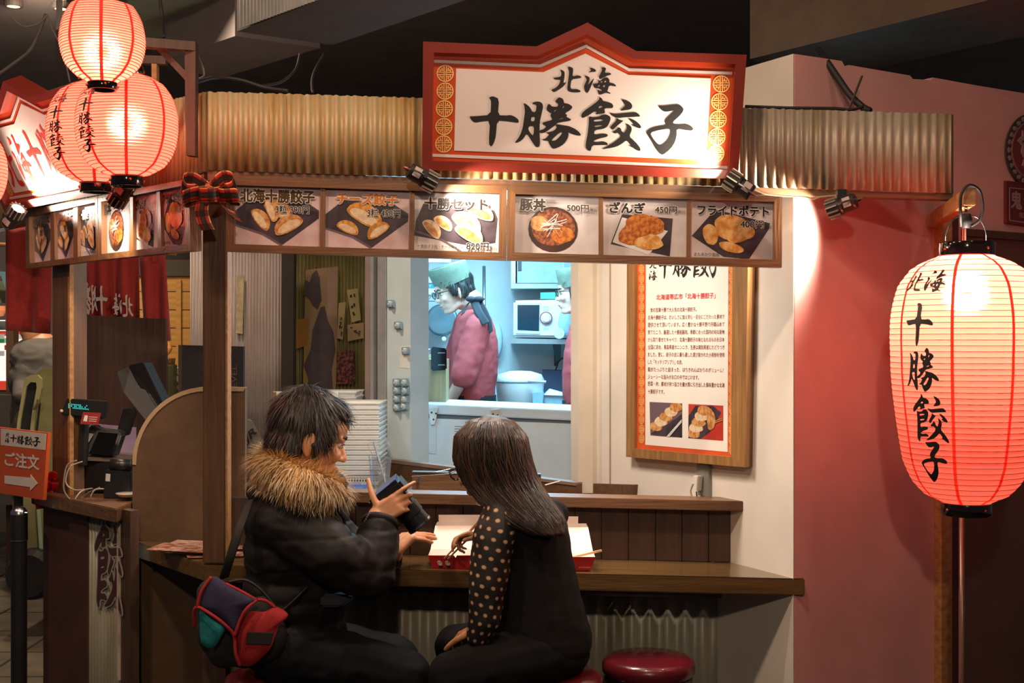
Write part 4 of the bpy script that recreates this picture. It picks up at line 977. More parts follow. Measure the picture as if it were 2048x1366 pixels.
def bow(px, py, Y, s, m, label, tails):
    c = P(px, py, Y); r = root('ribbon_bow', c - Vector((0, 0, .12 * s)), label, 'bow')
    V = lambda x, y, z: c + Vector((x, -y, z)) * s      # y towards the viewer
    loops = [([(0, .01, 0), (-.05, .03, .035), (-.085, .04, .03), (-.08, .03, .0), (-.04, .012, .0), (0, .012, 0)], (.25, -.3, .9)),
             ([(0, .01, 0), (.05, .03, .04), (.09, .04, .035), (.085, .03, .005), (.04, .012, .0), (0, .012, 0)], (-.25, -.3, .9)),
             ([(0, .01, -.005), (-.05, .035, -.015), (-.085, .045, -.03), (-.07, .02, -.035), (0, .01, -.01)], (.1, -.35, .9)),
             ([(0, .01, -.005), (.05, .035, -.02), (.1, .045, -.02), (.09, .02, -.03), (0, .01, -.01)], (-.1, -.35, .9)),
             ([(-.035, .02, -.01), (-.02, .055, -.02), (.02, .06, -.02), (.04, .02, -.01)], (0, -.3, .95))]
    for pts, w in loops: ribbon([V(*p) for p in pts], .05 * s, Vector(w).normalized(), m, 'loop', r)
    for pts, w in tails: ribbon([V(*p) for p in pts], .046 * s, Vector(w).normalized(), m, 'tail', r)
    MB().ell(V(0, .02, -.002), (.012 * s, .012 * s, .010 * s), nu=10, nv=7).build('knot', m, r, smooth=True)
    return r
bow(421, 382, 3.69, .84, M_TART, 'tartan ribbon bow tied to the corner post', [([(-.01, .012, -.01), (-.025, .02, -.06), (-.02, .018, -.10), (-.005, .014, -.135)], (.95, 0, .1)), ([(.02, .012, -.02), (.05, .02, -.06), (.085, .02, -.085), (.10, .02, -.09)], (.6, -.1, -.75))])
M_REDRIB = mat('red_satin_ribbon', '#a8141a', .35, var=.2, scale=20)
bow(90, 964, 4.50, .62, M_REDRIB, 'red satin bow hanging from the order sign', [([(-.01, .012, -.01), (-.03, .02, -.07), (-.02, .018, -.15)], (.9, 0, .1)), ([(.02, .012, -.02), (.04, .02, -.08), (.06, .02, -.15)], (.8, -.1, .2))])
bo = root('bollard', (P(38, 1366, 4.45).x, 4.45, 0), 'black bollard post with a chrome dome top', 'bollard')
bx_ = P(38, 1000, 4.45).x; zt_ = P(1, 1028, 4.45).z
MB().lathe((bx_, 4.45, 0), [(0, 0), (.06, 0), (.06, .01), (.027, .012), (.027, zt_ - .09), (.029, zt_ - .09), (.029, zt_), (0, zt_)], 20).build('post_tube', M_BLACK, bo, smooth=False)
MB().lathe((bx_, 4.45, zt_), [(.028, 0), (.027, .010), (.02, .022), (.010, .027), (0, .028)], 20).build('chrome_dome', M_STEEL, bo, smooth=True)
MB().tube([(bx_ + .02, 4.44, zt_ + .005), (bx_ + .034, 4.44, zt_ + .006)], .003, 6).build('chain_hook', M_STEEL, bo)
MB().lathe((bx_, 4.45, zt_ - .09), [(.030, -.002), (.030, .002)], 20).build('trim_ring', M_STEEL, bo)

# ================================================================== till group on the order counter
def tobj(name, label, cat, mb, m, **k): return thing(name, mb, m, label, cat, **k)
YT = 4.40
cd = root('customer_display', P(170, 960, YT), 'black customer display on a pole with teal digits', 'display')
dq = [(133, 797), (213, 803), (207, 838), (121, 829)]
slab(PY(YT), dq, 0, .03).build('display_head', M_BLACK, cd, bevel=.003)
m = MB(); r_ = random.Random(5)
for i in range(14):
    for j in range(3):
        if r_.random() < .8: m.add([PY(YT)(137 + i * 3.0 + dx, 807 + i * .28 + j * 3.4 + dy, .001) for dx, dy in ((0, 0), (1.3, 0), (1.1, 2.4), (-.2, 2.4))], [(0, 1, 2, 3)])
m.build('digits', mat('teal_digit_glow', '#2fd8d0', .4, emis=.9), cd, fix=False)
MB().ell(P(123, 822, YT - .01), .006, nu=10, nv=6).build('round_sticker', flat('#b8a888'), cd)
MB().tube([P(170, 835, YT + .02), P(166, 930, YT + .02)], .016, 10).build('pole', M_BLACK, cd)
lq = [(166, 824), (202, 826), (196, 850), (160, 848)]
lb = slab(PY(YT - .02), lq, 0, .002).build('red_notice', flat('#8c2420'), cd)
slab(PY(YT - .02), [(169.5, 830.5), (176, 831), (174, 843), (166.5, 842)], .001, .0005).build('notice_icon', flat('#e0d4c8'), lb)
for i in range(3): slab(PY(YT - .02), [(178, 833 + i * 4), (195 - i, 834 + i * 4), (194.6 - i, 835.6 + i * 4), (177.6, 834.6 + i * 4)], .001, .0005).build('notice_text', flat('#d0a8a0'), lb)
mo = root('till_monitor', P(262, 905, 4.62), 'black touch monitor of the till seen from behind and tilted', 'monitor')
u_ = (P(318, 822, 4.6) - P(262, 733, 4.6)); 
MB().prism([P(232, 744, 4.58), P(262, 729, 4.60), P(322, 826, 4.60), P(292, 845, 4.58), P(246, 786, 4.58)], (.03, .06, .0)).build('housing', M_BLACK, mo, bevel=.004)
MB().prism([P(256, 731, 4.575), P(286, 725, 4.575), P(330, 815, 4.62), P(306, 830, 4.62)], (.01, .08, .0)).build('screen_bezel', M_RUBBER, mo, bevel=.003)
MB().prism([P(232, 868, 4.56), P(246, 818, 4.56), P(262, 816, 4.56), P(266, 828, 4.56), P(252, 872, 4.56)], (0, .05, 0)).build('arm', M_BLACK, mo, bevel=.003)
ct = root('card_terminal', P(200, 925, 4.45), 'black card terminal with a tilted blank screen and paper sticker', 'terminal')
MB().prism([P(153, 903, 4.43), P(178, 853, 4.46), P(186, 850, 4.46), P(196, 858, 4.46), P(236, 862, 4.47), P(243, 870, 4.47), P(228, 914, 4.44), P(168, 914, 4.43)], (0, .06, 0)).build('housing', M_BLACK, ct, bevel=.004)
slab(PY(4.425), [(198, 864), (236, 867), (224, 911), (178, 908)], .004, .004).build('screen', mat('black_glass', '#0c0b0c', .08), ct)
slab(PY(4.425), [(178, 866), (188, 868), (174, 891), (166, 889)], .005, .002).build('paper_sticker', flat('#b9b0a8'), ct)
MB().prism([P(160, 913, 4.42), P(262, 918, 4.44), P(262, 925, 4.44), P(164, 921, 4.42)], (0, .2, 0)).build('base_lip', flat('#5a4a40', .4), ct)
tobj('cash_drawer', 'black cash drawer under the card terminal', 'drawer', MB().prism([P(142, 919, 4.46), P(262, 926, 4.40), P(262, 986, 4.40), P(142, 981, 4.46)], (.06, .3, 0)), M_BLACK, bevel=.004)
rp_ = root('receipt_printer', P(236, 1003, 4.34), 'black receipt printer with a white sticker', 'printer')
YPt = 4.30
slab(PY(YPt), [(210, 940), (262, 944), (262, 1000), (206, 996)], 0, .06).build('housing', M_BLACK, rp_, bevel=.003)
MB().tube([P(222, 930, YPt + .03), P(262, 932, YPt + .03)], .022, 12).build('paper_cover', M_BLACK, rp_, smooth=True)
slab(PY(YPt), [(212, 947), (221, 948), (220, 963), (211, 962)], .001, .001).build('white_sticker', flat('#c8c0b8'), rp_)
slab(PY(4.85), [(160, 845), (272, 855), (272, 961), (160, 961)], 0, .004).build('lilac_sheet', mat('lilac_paper', '#a994b0', .6))
tag(bpy.data.objects['lilac_sheet'], 'lilac printed sheet leaning behind the till', 'paper')
for i, pts in enumerate(([(154, 921), (135, 930), (128, 960), (130, 985), (150, 1003), (178, 985), (200, 975)], [(165, 923), (140, 935), (132, 965), (150, 980), (185, 977)], [(210, 978), (190, 980), (178, 1000), (165, 1024), (150, 1025), (147, 1008), (160, 985), (175, 980)])):
    t_ = tobj('data_cable', ('grey looped data cable hanging off the order counter', 'thin pale data cable lying before the cash drawer', 'white cable loop hanging below the order counter edge')[i], 'cable', MB().tube(catrom([P(x, y, 4.30 if x < 170 else 4.36) for x, y in pts], 6), .0028, 6), flat(('#8a8078', '#a89c90', '#c9bcac')[i]), smooth=True)
tobj('white_dish', 'white dish beside the receipt printer', 'dish', MB().lathe(P(258, 993, 4.26) , [(0, 0), (.03, 0), (.042, .01), (.043, .012), (.03, .004), (0, .003)], 20), flat('#d8cfc0', .3), smooth=True)

# ================================================================== leaflets on the counter end
zcl = .70 + .0229 * (.83 + .95) + .001
r_ = random.Random(2); LG = 'leaflets at the counter end'
for i in range(7):
    a = r_.uniform(-.5, .35); cx_, cy_ = -1.0 + r_.uniform(-.05, .10), 4.02 + r_.uniform(-.06, .07); u = Vector((math.cos(a), math.sin(a), 0)); v = Vector((-math.sin(a), math.cos(a), 0)); z = zcl + i * .0024 + .004
    mb = MB().obox((cx_, cy_, z + .006 * 0), u * .10, v * .07, (0, 0, .0011)); mb.v = [(x, y, zz - .0229 * (x + .95)) for x, y, zz in mb.v]
    lf_ = tobj('leaflet', 'printed leaflet in the loose pile at the counter end', 'leaflet', mb, pm('leaflet_print_%d' % (i % 3), ('#c9a08a', '#b98a84', '#cdb49a')[i % 3], ('#8a4a3a', '#c9b090', '#b06a4a')[i % 3], 40, .5), group=LG)

# ================================================================== food boxes and chopsticks
M_CARD = mat('white_card', '#f2e8e2', .6, var=.02); M_REDC = mat('red_print_card', '#b8232a', .45, var=.06)
def zct(x): return zc - .0229 * (x - .83)
def food_box(cx, Yf, label, wb=.165, wt=.185, dep=.105, h=.042):
    z0 = zct(cx) + .0006; r = root('food_box', (cx, Yf + dep / 2, z0), label, 'food box'); t = .0012; ys = Yf
    def wall(a, b_, c, d, n, nm):
        a, b_, c, d = map(Vector, (a, b_, c, d)); nn = Vector(n) * t
        o = MB().hexa([a, b_, c, d], [a + nn, b_ + nn, c + nn, d + nn]); o.mi = [1, 0, 1, 1, 1, 1]; o.build(nm, [M_REDC, M_CARD], r, fix=False)
    hb, ht = wb / 2, wt / 2; e = .012
    B = [(cx - hb, ys + .01, z0), (cx + hb, ys + .01, z0), (cx + hb, ys + dep, z0), (cx - hb, ys + dep, z0)]
    T = [(cx - ht, ys, z0 + h), (cx + ht, ys, z0 + h), (cx + ht, ys + dep + e, z0 + h), (cx - ht, ys + dep + e, z0 + h)]
    MB().prism(B, (0, 0, t)).build('base', M_CARD, r)
    # front wall with two notches
    fx = lambda u, v: Vector(B[0]) * (1 - u) * (1 - v) + Vector(B[1]) * u * (1 - v) + Vector(T[1]) * u * v + Vector(T[0]) * (1 - u) * v
    pts = [fx(0, 0), fx(1, 0), fx(1, 1)] + [fx(u, v) for u, v in ((.66, 1), (.64, .82), (.62, 1), (.38, 1), (.36, .82), (.34, 1))] + [fx(0, 1)]
    fw = MB(); fw.prism(pts, (0, t, .0003)); o = fw.build('front_wall', M_REDC, r)
    MB().prism([p + Vector((0, t + .0004, .0003)) for p in pts], (0, t * .6, 0)).build('front_lining', M_CARD, o)
    for (a, b_, c, d, nm) in ((B[1], B[2], T[2], T[1], 'side_wall'), (B[3], B[0], T[0], T[3], 'side_wall'), (B[2], B[3], T[3], T[2], 'back_wall')):
        g = MB().poly([a, b_, c, d]).build(nm, M_CARD, r, fix=False); s_ = g.modifiers.new('t', 'SOLIDIFY'); s_.thickness = t
    # open lid and its tuck flap, leaning back
    l0, l1 = Vector(T[3]), Vector(T[2]); up_ = Vector((0, .04, .066)); i_ = Vector((.012, 0, 0))
    lid = MB().prism([l0, l1, l1 + up_ - i_, l0 + up_ + i_], (0, t, .0006)).build('lid', M_CARD, r)
    k0, k1 = l0 + up_ + i_, l1 + up_ - i_; mid = Vector((0, -.004, .012))
    MB().prism([k0, k1, k1 + mid - i_ * .5, k0 + mid + i_ * .5], (0, t, 0)).build('lid_fold', mat('white_card_shade_side', '#e6d6cc', .6), lid)
    MB().prism([k0 + mid + i_ * .9, k1 + mid - i_ * 2.6, k1 + mid * 2.9 - i_ * 2.6, k0 + mid * 2.9 + i_ * .9], (0, t, 0)).build('tuck_flap', MATS['white_card_shade_side'], lid)
    # print: two little round marks and a line of white letters
    fp_ = plane3(fx(0, 0), fx(1, 0), fx(0, 1))
    for k, u in enumerate((.13, .24)):
        m = MB(); c = fx(u, .45); ux = (fx(1, .45) - fx(0, .45)).normalized(); vz = (fx(0, 1) - fx(0, 0)).normalized()
        ring = [c + fp_.n * .0008 + ux * .007 * math.cos(a * math.pi / 7) + vz * .009 * math.sin(a * math.pi / 7) for a in range(14)]; m.poly(ring, 0)
        for dx in (-.003, .003): m.poly([c + fp_.n * .0011 + ux * (dx + .0013 * math.cos(a * math.pi / 4)) + vz * (.001 + .002 * math.sin(a * math.pi / 4)) for a in range(8)], 1)
        m.poly([c + fp_.n * .0008 + ux * x + vz * y for x, y in ((-.005, -.016), (.005, -.016), (.006, -.008), (-.006, -.008))], 1)
        m.build('printed_mark', [flat('#e6d8c8'), M_INK], o, fix=False)
    v_, f_ = font_tris('チンジュウロウ', .01); x0, x1 = min(p[0] for p in v_), max(p[0] for p in v_); m = MB()
    m.add([fx(.80 + .18 * (x - x0) / (x1 - x0), .2 + .12 * y) + fp_.n * .0008 for x, y in v_], f_); m.build('printed_letters', flat('#efe0d6'), o, fix=False)
    return r
bxL = P(932, 1125, 3.80).x; bxR = P(1118, 1125, 3.82).x
food_box(bxL, 3.80, 'open red and white takeaway box between the two diners', wb=.20, wt=.225)
food_box(bxR, 3.81, 'open red and white takeaway box with chopsticks laid across it', wb=.19, wt=.215)
M_BAMB = mat('pale_bamboo', '#d9a878', .5, var=.06, stretch=(1, 1, 1))
for i, (a, b_) in enumerate(((P(889, 1117, 3.775), P(944, 1058, 3.655)), (P(896, 1118, 3.775), P(950, 1063, 3.66)))):
    tobj('chopstick', 'bamboo chopstick held over the takeaway box', 'chopstick', MB().tube([a, b_, b_ + (b_ - a) * .45], [.0022, .0038, .0042], 6), M_BAMB, group='chopsticks in the hand')
tobj('chopstick', 'unsplit bamboo chopsticks lying across the right takeaway box', 'chopstick', MB().beam(P(1140, 1116, 3.86), P(1203, 1101, 3.84), .010, .006), M_BAMB)

# ================================================================== shelf: trays, cup, board, mat
M_TRAYW = mat('white_plastic_tray', '#e3e6e4', .35, var=.03)
def tray(wx, dy, h, z0, cx, cy, holes=20, rows=1):
    """shallow perforated tray: rim, pierced wall, base; centre bottom at (cx,cy,z0)"""
    mb = MB(); ta = .93; lev = [(ta, 0), (.945, h * .30), (.965, h * .62), (.985, h * .86)]
    def P4(k, z): return [(cx - wx * k / 2, cy - dy * k / 2, z0 + z), (cx + wx * k / 2, cy - dy * k / 2, z0 + z), (cx + wx * k / 2, cy + dy * k / 2, z0 + z), (cx - wx * k / 2, cy + dy * k / 2, z0 + z)]
    for s in range(4):
        def pt(u, k, z): 
            q = P4(k, z); a, b_ = Vector(q[s]), Vector(q[(s + 1) % 4]); return a + (b_ - a) * u
        n = holes if s % 2 == 0 else max(6, int(holes * dy / wx))
        for (ka, za), (kb, zb) in ((lev[0], lev[1]), (lev[2], lev[3])): mb.add([pt(0, ka, za), pt(1, ka, za), pt(1, kb, zb), pt(0, kb, zb)], [(0, 1, 2, 3)])
        for i in range(n + 1):
            u0, u1 = max(0, (i - .27) / n), min(1, (i + .27) / n); (ka, za), (kb, zb) = lev[1], lev[2]
            mb.add([pt(u0, ka, za), pt(u1, ka, za), pt(u1, kb, zb), pt(u0, kb, zb)], [(0, 1, 2, 3)])
        a, b_ = P4(.985, h * .86), P4(1.03, h)
        c = P4(1.03, h * .86); mb.add([pt(0, .985, h * .86), pt(1, .985, h * .86), pt(1, 1.03, h * .88), pt(0, 1.03, h * .88), pt(0, 1.03, h), pt(1, 1.03, h), pt(0, .98, h), pt(1, .98, h)], [(0, 1, 2, 3), (3, 2, 5, 4), (4, 5, 7, 6)])
    mb.add(P4(ta, 0), [(0, 1, 2, 3)])
    return mb
TG = 'nested white plastic trays'
YTr = 5.30; s_ = YTr / F
def stack(xl, xr, ytop, ybot, Y, n, label, first_h=.05):
    cx_ = P((xl + xr) / 2, 0, Y).x; w = (xr - xl) * Y / F / 1.03; z0 = P(0, ybot, Y).z; z1 = P(0, ytop, Y).z; pitch = (z1 - z0 - first_h) / (n - 1)
    base = tray(w, .30, first_h, z0, cx_, Y + .16); o = tag(base.build('plastic_tray', M_TRAYW, None, fix=False), label, 'tray', TG)
    for i in range(1, n):
        c = o.copy(); COL.objects.link(c); c.location = o.location + Vector((0, 0, pitch * i))
stack(640, 760, 806, 971, YTr, 15, 'white perforated plastic tray in the front stack by the cup')
stack(622, 712, 784, 945, YTr + .38, 14, 'white perforated plastic tray in the rear stack behind the man')
stack(547, 680, 782, 962, YTr + .42, 13, 'white perforated plastic tray in the stack beside the pegged basket') if False else None
kb = root('plastic_basket', P(570, 960, 5.45), 'tall white plastic basket with brown ribs behind the man', 'basket')
for x0, x1 in ((545, 575), (575, 610), (610, 676)): slab(PY(5.45), [(x0 + 1, 783), (x1, 783), (x1, 960), (x0 + 1, 960)], 0, .01).build('side_panel', M_TRAYW, kb)
slab(PY(5.44), [(546, 784), (552, 784), (560, 900), (554, 900)], .002, .01).build('brown_rib', flat('#8a6a34'), kb)
slab(PY(5.44), [(569, 788), (574, 788), (570, 860), (565, 860)], .002, .01).build('brown_rib', flat('#8a6a34'), kb)
slab(PY(5.44), [(552, 796), (572, 796), (570, 801), (554, 801)], .002, .01).build('cross_rib', flat('#c9cfcd'), kb)
tobj('blue_mat', 'blue cloth mat on the serving counter in front of the trays', 'mat', MB().prism([P(668, 990, 4.95), P(742, 990, 4.95), P(738, 968, 5.25), P(668, 968, 5.25)], (0, 0, .003)), mat('blue_cloth', '#2c5ea8', .8))
for o in (bpy.data.objects['blue_mat'],): o.location.z = .8005; 
cup = root('plastic_cup', (P(760, 0, 5.1).x, 5.1, .8035), 'clear plastic cup with straw and crumpled wrapper beside the trays', 'cup')
M_CLEAR = mat('clear_plastic', '#e8f0f2', .08, trans=.95, alpha=.22)
xc_ = cup.location.x
MB().lathe((xc_, 5.1, .8035), [(0, 0), (.036, 0), (.046, .14), (.045, .14), (.035, .003), (0, .003)], 20).build('cup_body', M_CLEAR, cup, smooth=True)
MB().tube([(xc_ + .03, 5.1, .81), (xc_ - .025, 5.1, 1.0)], .004, 8).build('straw', flat('#cfe0ea', .3), cup)
MB().prism([(xc_ - .03, 5.06, .955), (xc_ + .05, 5.06, .975), (xc_ + .02, 5.07, 1.02), (xc_ - .05, 5.07, .99)], (0, .02, .004)).build('wrapper', M_CLEAR, cup)
MB().ell((xc_ - .09, 5.08, .823), (.04, .03, .0195), nu=12, nv=8).build('plastic_lid', M_CLEAR, cup, smooth=True)
wb_ = root('wooden_stand', (P(950, 0, 4.62).x, 4.62, .8), 'low wooden stand board with a wire and a bulldog clip', 'stand')
MB().prism([P(824, 946, 4.6), P(1082, 951, 4.6), P(1082, 1015, 4.6), P(824, 1011, 4.6)], (0, .03, 0)).build('board', M_WOODX, wb_, bevel=.002)
MB().prism([P(824, 943.5, 4.595), P(1082, 948.5, 4.595), P(1082, 951, 4.595), P(824, 946, 4.595)], (0, .045, 0)).build('metal_edge', M_STEEL, wb_)
MB().tube([P(823, 953, 4.585), P(940, 945, 4.585)], .0016, 5).build('wire', M_STEEL, wb_)
MB().tube([P(866, 945, 4.61), P(905, 937, 4.63)], .0016, 5).build('wire', M_STEEL, wb_)
MB().tube([P(1090, 970, 4.6), P(1120, 962, 4.62)], .0022, 5).build('wire', flat('#dfe6ec'), wb_)
MB().prism([P(836, 953, 4.58), P(840, 953, 4.58), P(841, 964, 4.58), P(834, 964, 4.58)], (0, .006, 0)).build('bulldog_clip', M_STEEL, wb_)

# ================================================================== stools
M_VINYL = mat('maroon_vinyl', '#5e151f', .28, var=.1, scale=14, bump=.03, coat=.3)
def stool(px, Y, zs_, label, R=.136):
    x = (px - CX) / F * Y; r = root('bar_stool', (x, Y, 0), label, 'stool')
    MB().lathe((x, Y, zs_ - .055), [(0, 0), (R * .93, 0), (R, .012), (R * 1.01, .03), (R * .98, .045), (R * .88, .053), (R * .5, .056), (0, .057)], 36).build('seat', M_VINYL, r, smooth=True)
    MB().lathe((x, Y, zs_ - .058), [(R * .86, -.012), (R * .95, -.012), (R * .95, .004), (R * .86, .004)], 32).build('seat_ring', M_BLACK, r)
    for k in range(4):
        a = math.pi / 4 + k * math.pi / 2; c, s__ = math.cos(a), math.sin(a)
        MB().tube([(x + c * R * .9, Y + s__ * R * .9, zs_ - .06), (x + c * R * 1.15, Y + s__ * R * 1.15, 0)], .011, 8).build('leg', M_BLACK, r)
        MB().ell((x + c * R * .97, Y + s__ * R * .97, zs_ - .062), (.012, .012, .006), nu=8, nv=5).build('bolt_cap', M_STEEL, r)
    zr = .17; f_ = (zs_ - .06 - zr) / (zs_ - .06); RR = R * (.9 + .25 * f_)
    MB().tube([(x + math.cos(t * math.pi / 12) * RR, Y + math.sin(t * math.pi / 12) * RR, zr) for t in range(25)], .007, 6).build('foot_ring', M_BLACK, r)
    return r
stool(549, 3.58, .475, 'round maroon stool under the man in the parka')
stool(1109, 3.58, .475, 'round maroon stool under the long haired woman')
stool(1297, 3.78, .47, 'empty round maroon stool pushed under the counter')

# ================================================================== kitchen fittings
M_KST = mat('kitchen_steel', '#9fb0b6', .35, .7, var=.06); M_KWH = mat('white_enamel', '#dbe2e4', .35, var=.03); M_KDK = mat('kitchen_dark_plastic', '#23303a', .35)
fz_ = root('chest_freezer', (P(1020, 0, 6.1).x, 6.1, 0), 'white chest freezer with steel hinges behind the hatch', 'freezer')
YZ = 5.95
MB().prism([P(842, 836, YZ), P(1260, 852, YZ), P(1260, 1285, YZ), P(842, 1285, YZ)], (0, .55, 0)).build('body', M_KWH, fz_)
MB().prism([P(845, 808, YZ - .01), P(1260, 826, YZ - .01), P(1260, 847, YZ - .01), P(845, 827, YZ - .01)], (0, .57, 0)).build('lid', M_KWH, fz_, bevel=.004)
MB().prism([P(850, 828, YZ + .005), P(1260, 846, YZ + .005), P(1260, 853, YZ + .005), P(850, 836, YZ + .005)], (0, .5, 0)).build('gasket', flat('#5a646c'), fz_)
for x, y in ((867, 833), (990, 836)):
    h_ = slab(PY(YZ - .012), [(x - 9, y - 16), (x + 9, y - 18), (x + 6, y + 2), (x + 2, y + 16), (x - 5, y + 16), (x - 8, y)], .012, .02).build('hinge', mat('hinge_metal', '#d6d0c4', .35, .5), fz_)
    for dx, dy in ((-4, -8), (5, -6), (0, 6)): MB().ell(P(x + dx, y + dy, YZ - .026), .0045, nu=8, nv=5).build('screw', M_KDK, h_)
slab(PY(YZ), [(855, 850), (872, 851), (872, 908), (856, 906)], .006, .006).build('cover_strip', flat('#cfd4d2'), fz_)
slab(PY(YZ), [(930, 843), (947, 844), (947, 872), (931, 880)], .002, .002).build('rating_plate', M_KST, fz_)
for i in range(6): slab(PY(YZ), [(909, 852 + i * 5), (926, 852.5 + i * 5), (926, 854 + i * 5), (909, 853.5 + i * 5)], .0015, .001).build('print_line', flat('#7a868c'), fz_)
tobj('steel_stand', 'dark steel equipment stand at the left of the freezer', 'stand', slab(PY(6.05), [(800, 838), (842, 838), (842, 1275), (800, 1275)], 0, .3), mat('dark_kitchen_steel', '#5b6a72', .4, .5))
wc = root('wooden_cabinet', (P(850, 0, 6.3).x, 6.3, .9), 'light wooden cabinet behind the hatch pillar', 'cabinet')
for x0, x1 in ((790, 853), (853.5, 892)): slab(PY(6.2), [(x0, 719), (x1, 719), (x1, 830), (x0, 830)], 0, .018).build('door', wood('cabinet_wood', '#8f7a58', '#ab946c', 'z', .5), wc)
MB().prism([P(790, 719, 6.22), P(892, 719, 6.22), P(892, 830, 6.22), P(790, 830, 6.22)], (0, .3, 0)).build('carcass', MATS['cabinet_wood'], wc)
tobj('steel_pan', 'shiny steel pan on top of the wooden cabinet', 'pan', MB().lathe(P(842, 717, 6.34), [(0, 0), (.055, 0), (.056, .04), (.05, .05), (0, .052)], 24), M_STEEL, smooth=True)
bd_ = root('black_dispenser', P(880, 742, 6.1), 'black glossy dispenser on the cabinet corner', 'dispenser')
slab(PY(6.14), [(862, 693), (893, 697), (893, 740), (862, 742)], 0, .045).build('housing', mat('glossy_black', '#15191d', .12), bd_, bevel=.006)
for y in (705, 729): slab(PY(6.13), [(876, y), (890, y), (890, y + 1.6), (876, y + 1.6)], 0, .004).build('chrome_line', M_STEEL, bd_)
ws = root('wire_shelf', P(850, 600, 7.4), 'chrome wire shelf on the kitchen wall', 'shelf')
for i in range(5): MB().tube([P(800, 590 + 0, 7.2 + i * .1), P(884, 592, 7.2 + i * .1)], .004, 6).build('rail', M_STEEL, ws)
MB().tube([P(800 + i * 7, 592 if i % 2 else 600, 7.18) for i in range(13)], .003, 5).build('zigzag_wire', M_STEEL, ws)
MB().tube([P(800, 601, 7.18), P(884, 602, 7.18)], .004, 6).build('lower_rail', M_STEEL, ws)
gx = root('glove_box', P(845, 590, 7.22), 'blue and white glove carton on the wire shelf', 'box')
slab(PY(7.2), [(800, 567), (872, 568), (872, 577), (800, 577)], 0, .1).build('blue_band', flat('#2f7fc4'), gx)
slab(PY(7.2), [(800, 577), (872, 577), (873, 589), (800, 588)], 0, .1).build('white_band', flat('#cfd8e2'), gx)
m = MB(); text_quad(m, 'ニトリルグローブ', PY(7.2), qr(824, 570, 862, 575.5), .002, .01); m.build('carton_text', flat('#d8e8f4'), gx, fix=False)
tobj('white_carton', 'white carton on the upper kitchen shelf', 'box', slab(PY(7.2), [(826, 548), (872, 549), (872, 566), (826, 566)], 0, .1), flat('#b9cbd6'))
tobj('white_carton', 'long white carton under the menu boards inside the kitchen', 'box', slab(PY(6.8), [(815, 514), (900, 514), (900, 524), (815, 524)], 0, .1), flat('#c4d4dc'))
dc = root('hanging_notes', P(832, 558, 6.0), 'bundle of paper notes hanging by the hatch pillar', 'paper')
slab(PY(6.0), [(823, 521), (838, 519), (841, 556), (824, 558)], 0, .004).build('paper_sheet', flat('#c9d4dc'), dc)
for i in range(4): slab(PY(6.0), [(826, 528 + i * 6), (836, 527 + i * 6), (836, 528.5 + i * 6), (826, 529.5 + i * 6)], .001, .001).build('print_line', flat('#6a7880'), dc)
pn = P(884, 640, 7.6)
tobj('hanging_pan', 'round steel pan lid hanging on the kitchen wall', 'pan', MB().lathe(pn, [(.082, -.01), (.095, 0), (.095, .01), (.08, .012), (.02, .004), (0, .004)], 28, ax=(0, -1, 0)), mat('dull_steel', '#7f949e', .35, .7), smooth=True)
tobj('steel_pole', 'slim steel pole standing in the kitchen', 'pole', MB().tube([P(968, 532, 7.3), P(968, 800, 7.3)], [.009, .011], 10), M_STEEL, smooth=True)
uc = root('wall_cabinet', P(1100, 577, 7.5), 'steel framed kitchen wall cabinet above the microwave', 'cabinet')
slab(PY(7.4), [(1022, 440), (1260, 440), (1260, 577), (1022, 577)], 0, .3).build('carcass', M_KST, uc)
slab(PY(7.4), [(1031, 440), (1125, 440), (1125, 566), (1031, 566)], .01, .01).build('door', mat('cabinet_door_grey', '#8ea2ac', .4), uc)
slab(PY(7.38), [(1036, 505), (1043, 505), (1043, 541), (1036, 541)], .0, .01).build('handle', M_KDK, uc)
slab(PY(7.39), [(1030, 500), (1034, 500), (1034, 566), (1030, 566)], .0, .01).build('bright_edge', M_STEEL, uc)
slab(PY(7.4), [(1128, 440), (1260, 440), (1260, 566), (1128, 566)], .01, .01).build('door', MATS['cabinet_door_grey'], uc)
shk = root('wall_shelf', P(1090, 689, 7.5), 'steel wall shelf under the microwave', 'shelf')
slab(PY(7.3), [(1021, 677), (1260, 681), (1260, 690), (1021, 687)], 0, .42).build('shelf_plate', M_KST, shk)
MB().prism([P(1105, 688, 7.5), P(1122, 688, 7.5), P(1122, 720, 7.7), P(1112, 725, 7.7)], (0, .03, 0)).build('bracket', M_KST, shk)
mw = root('microwave', P(1090, 677, 7.4), 'white microwave oven with a round dial on the wall shelf', 'microwave')
slab(PY(7.33), [(1027, 601), (1175, 598), (1175, 676), (1027, 674)], 0, .32).build('housing', M_KWH, mw, bevel=.012)
slab(PY(7.33), [(1031, 606), (1082, 606), (1080, 669), (1031, 668)], .006, .01).build('door', flat('#c4d2d8', .35), mw, bevel=.003)
slab(PY(7.33), [(1035, 610), (1079, 610), (1078, 662), (1035, 660)], .008, .004).build('window', mat('microwave_glass', '#1d3440', .1), mw)
MB().lathe(P(1092, 636, 7.32), [(0, .02), (.022, .02), (.024, .006), (.034, .004), (.034, 0)], 20, ax=(0, -1, 0)).build('dial', flat('#d8e0e4', .3), mw, smooth=False)
MB().lathe(P(1092, 636, 7.321), [(.030, .0065), (.036, .0065), (.036, .0)], 24, ax=(0, -1, 0)).build('dial_ring', flat('#9a3a48', .3), mw)
for y in (612, 618, 655): slab(PY(7.33), [(1086, y), (1097, y), (1097, y + 4), (1086, y + 4)], .002, .003).build('button', flat('#aebcc4'), mw)
tobj('green_box', 'small green box on top of the microwave', 'box', slab(PY(7.4), [(1081, 585), (1126, 584), (1126, 598), (1081, 598)], 0, .1), flat('#4fae8a'))
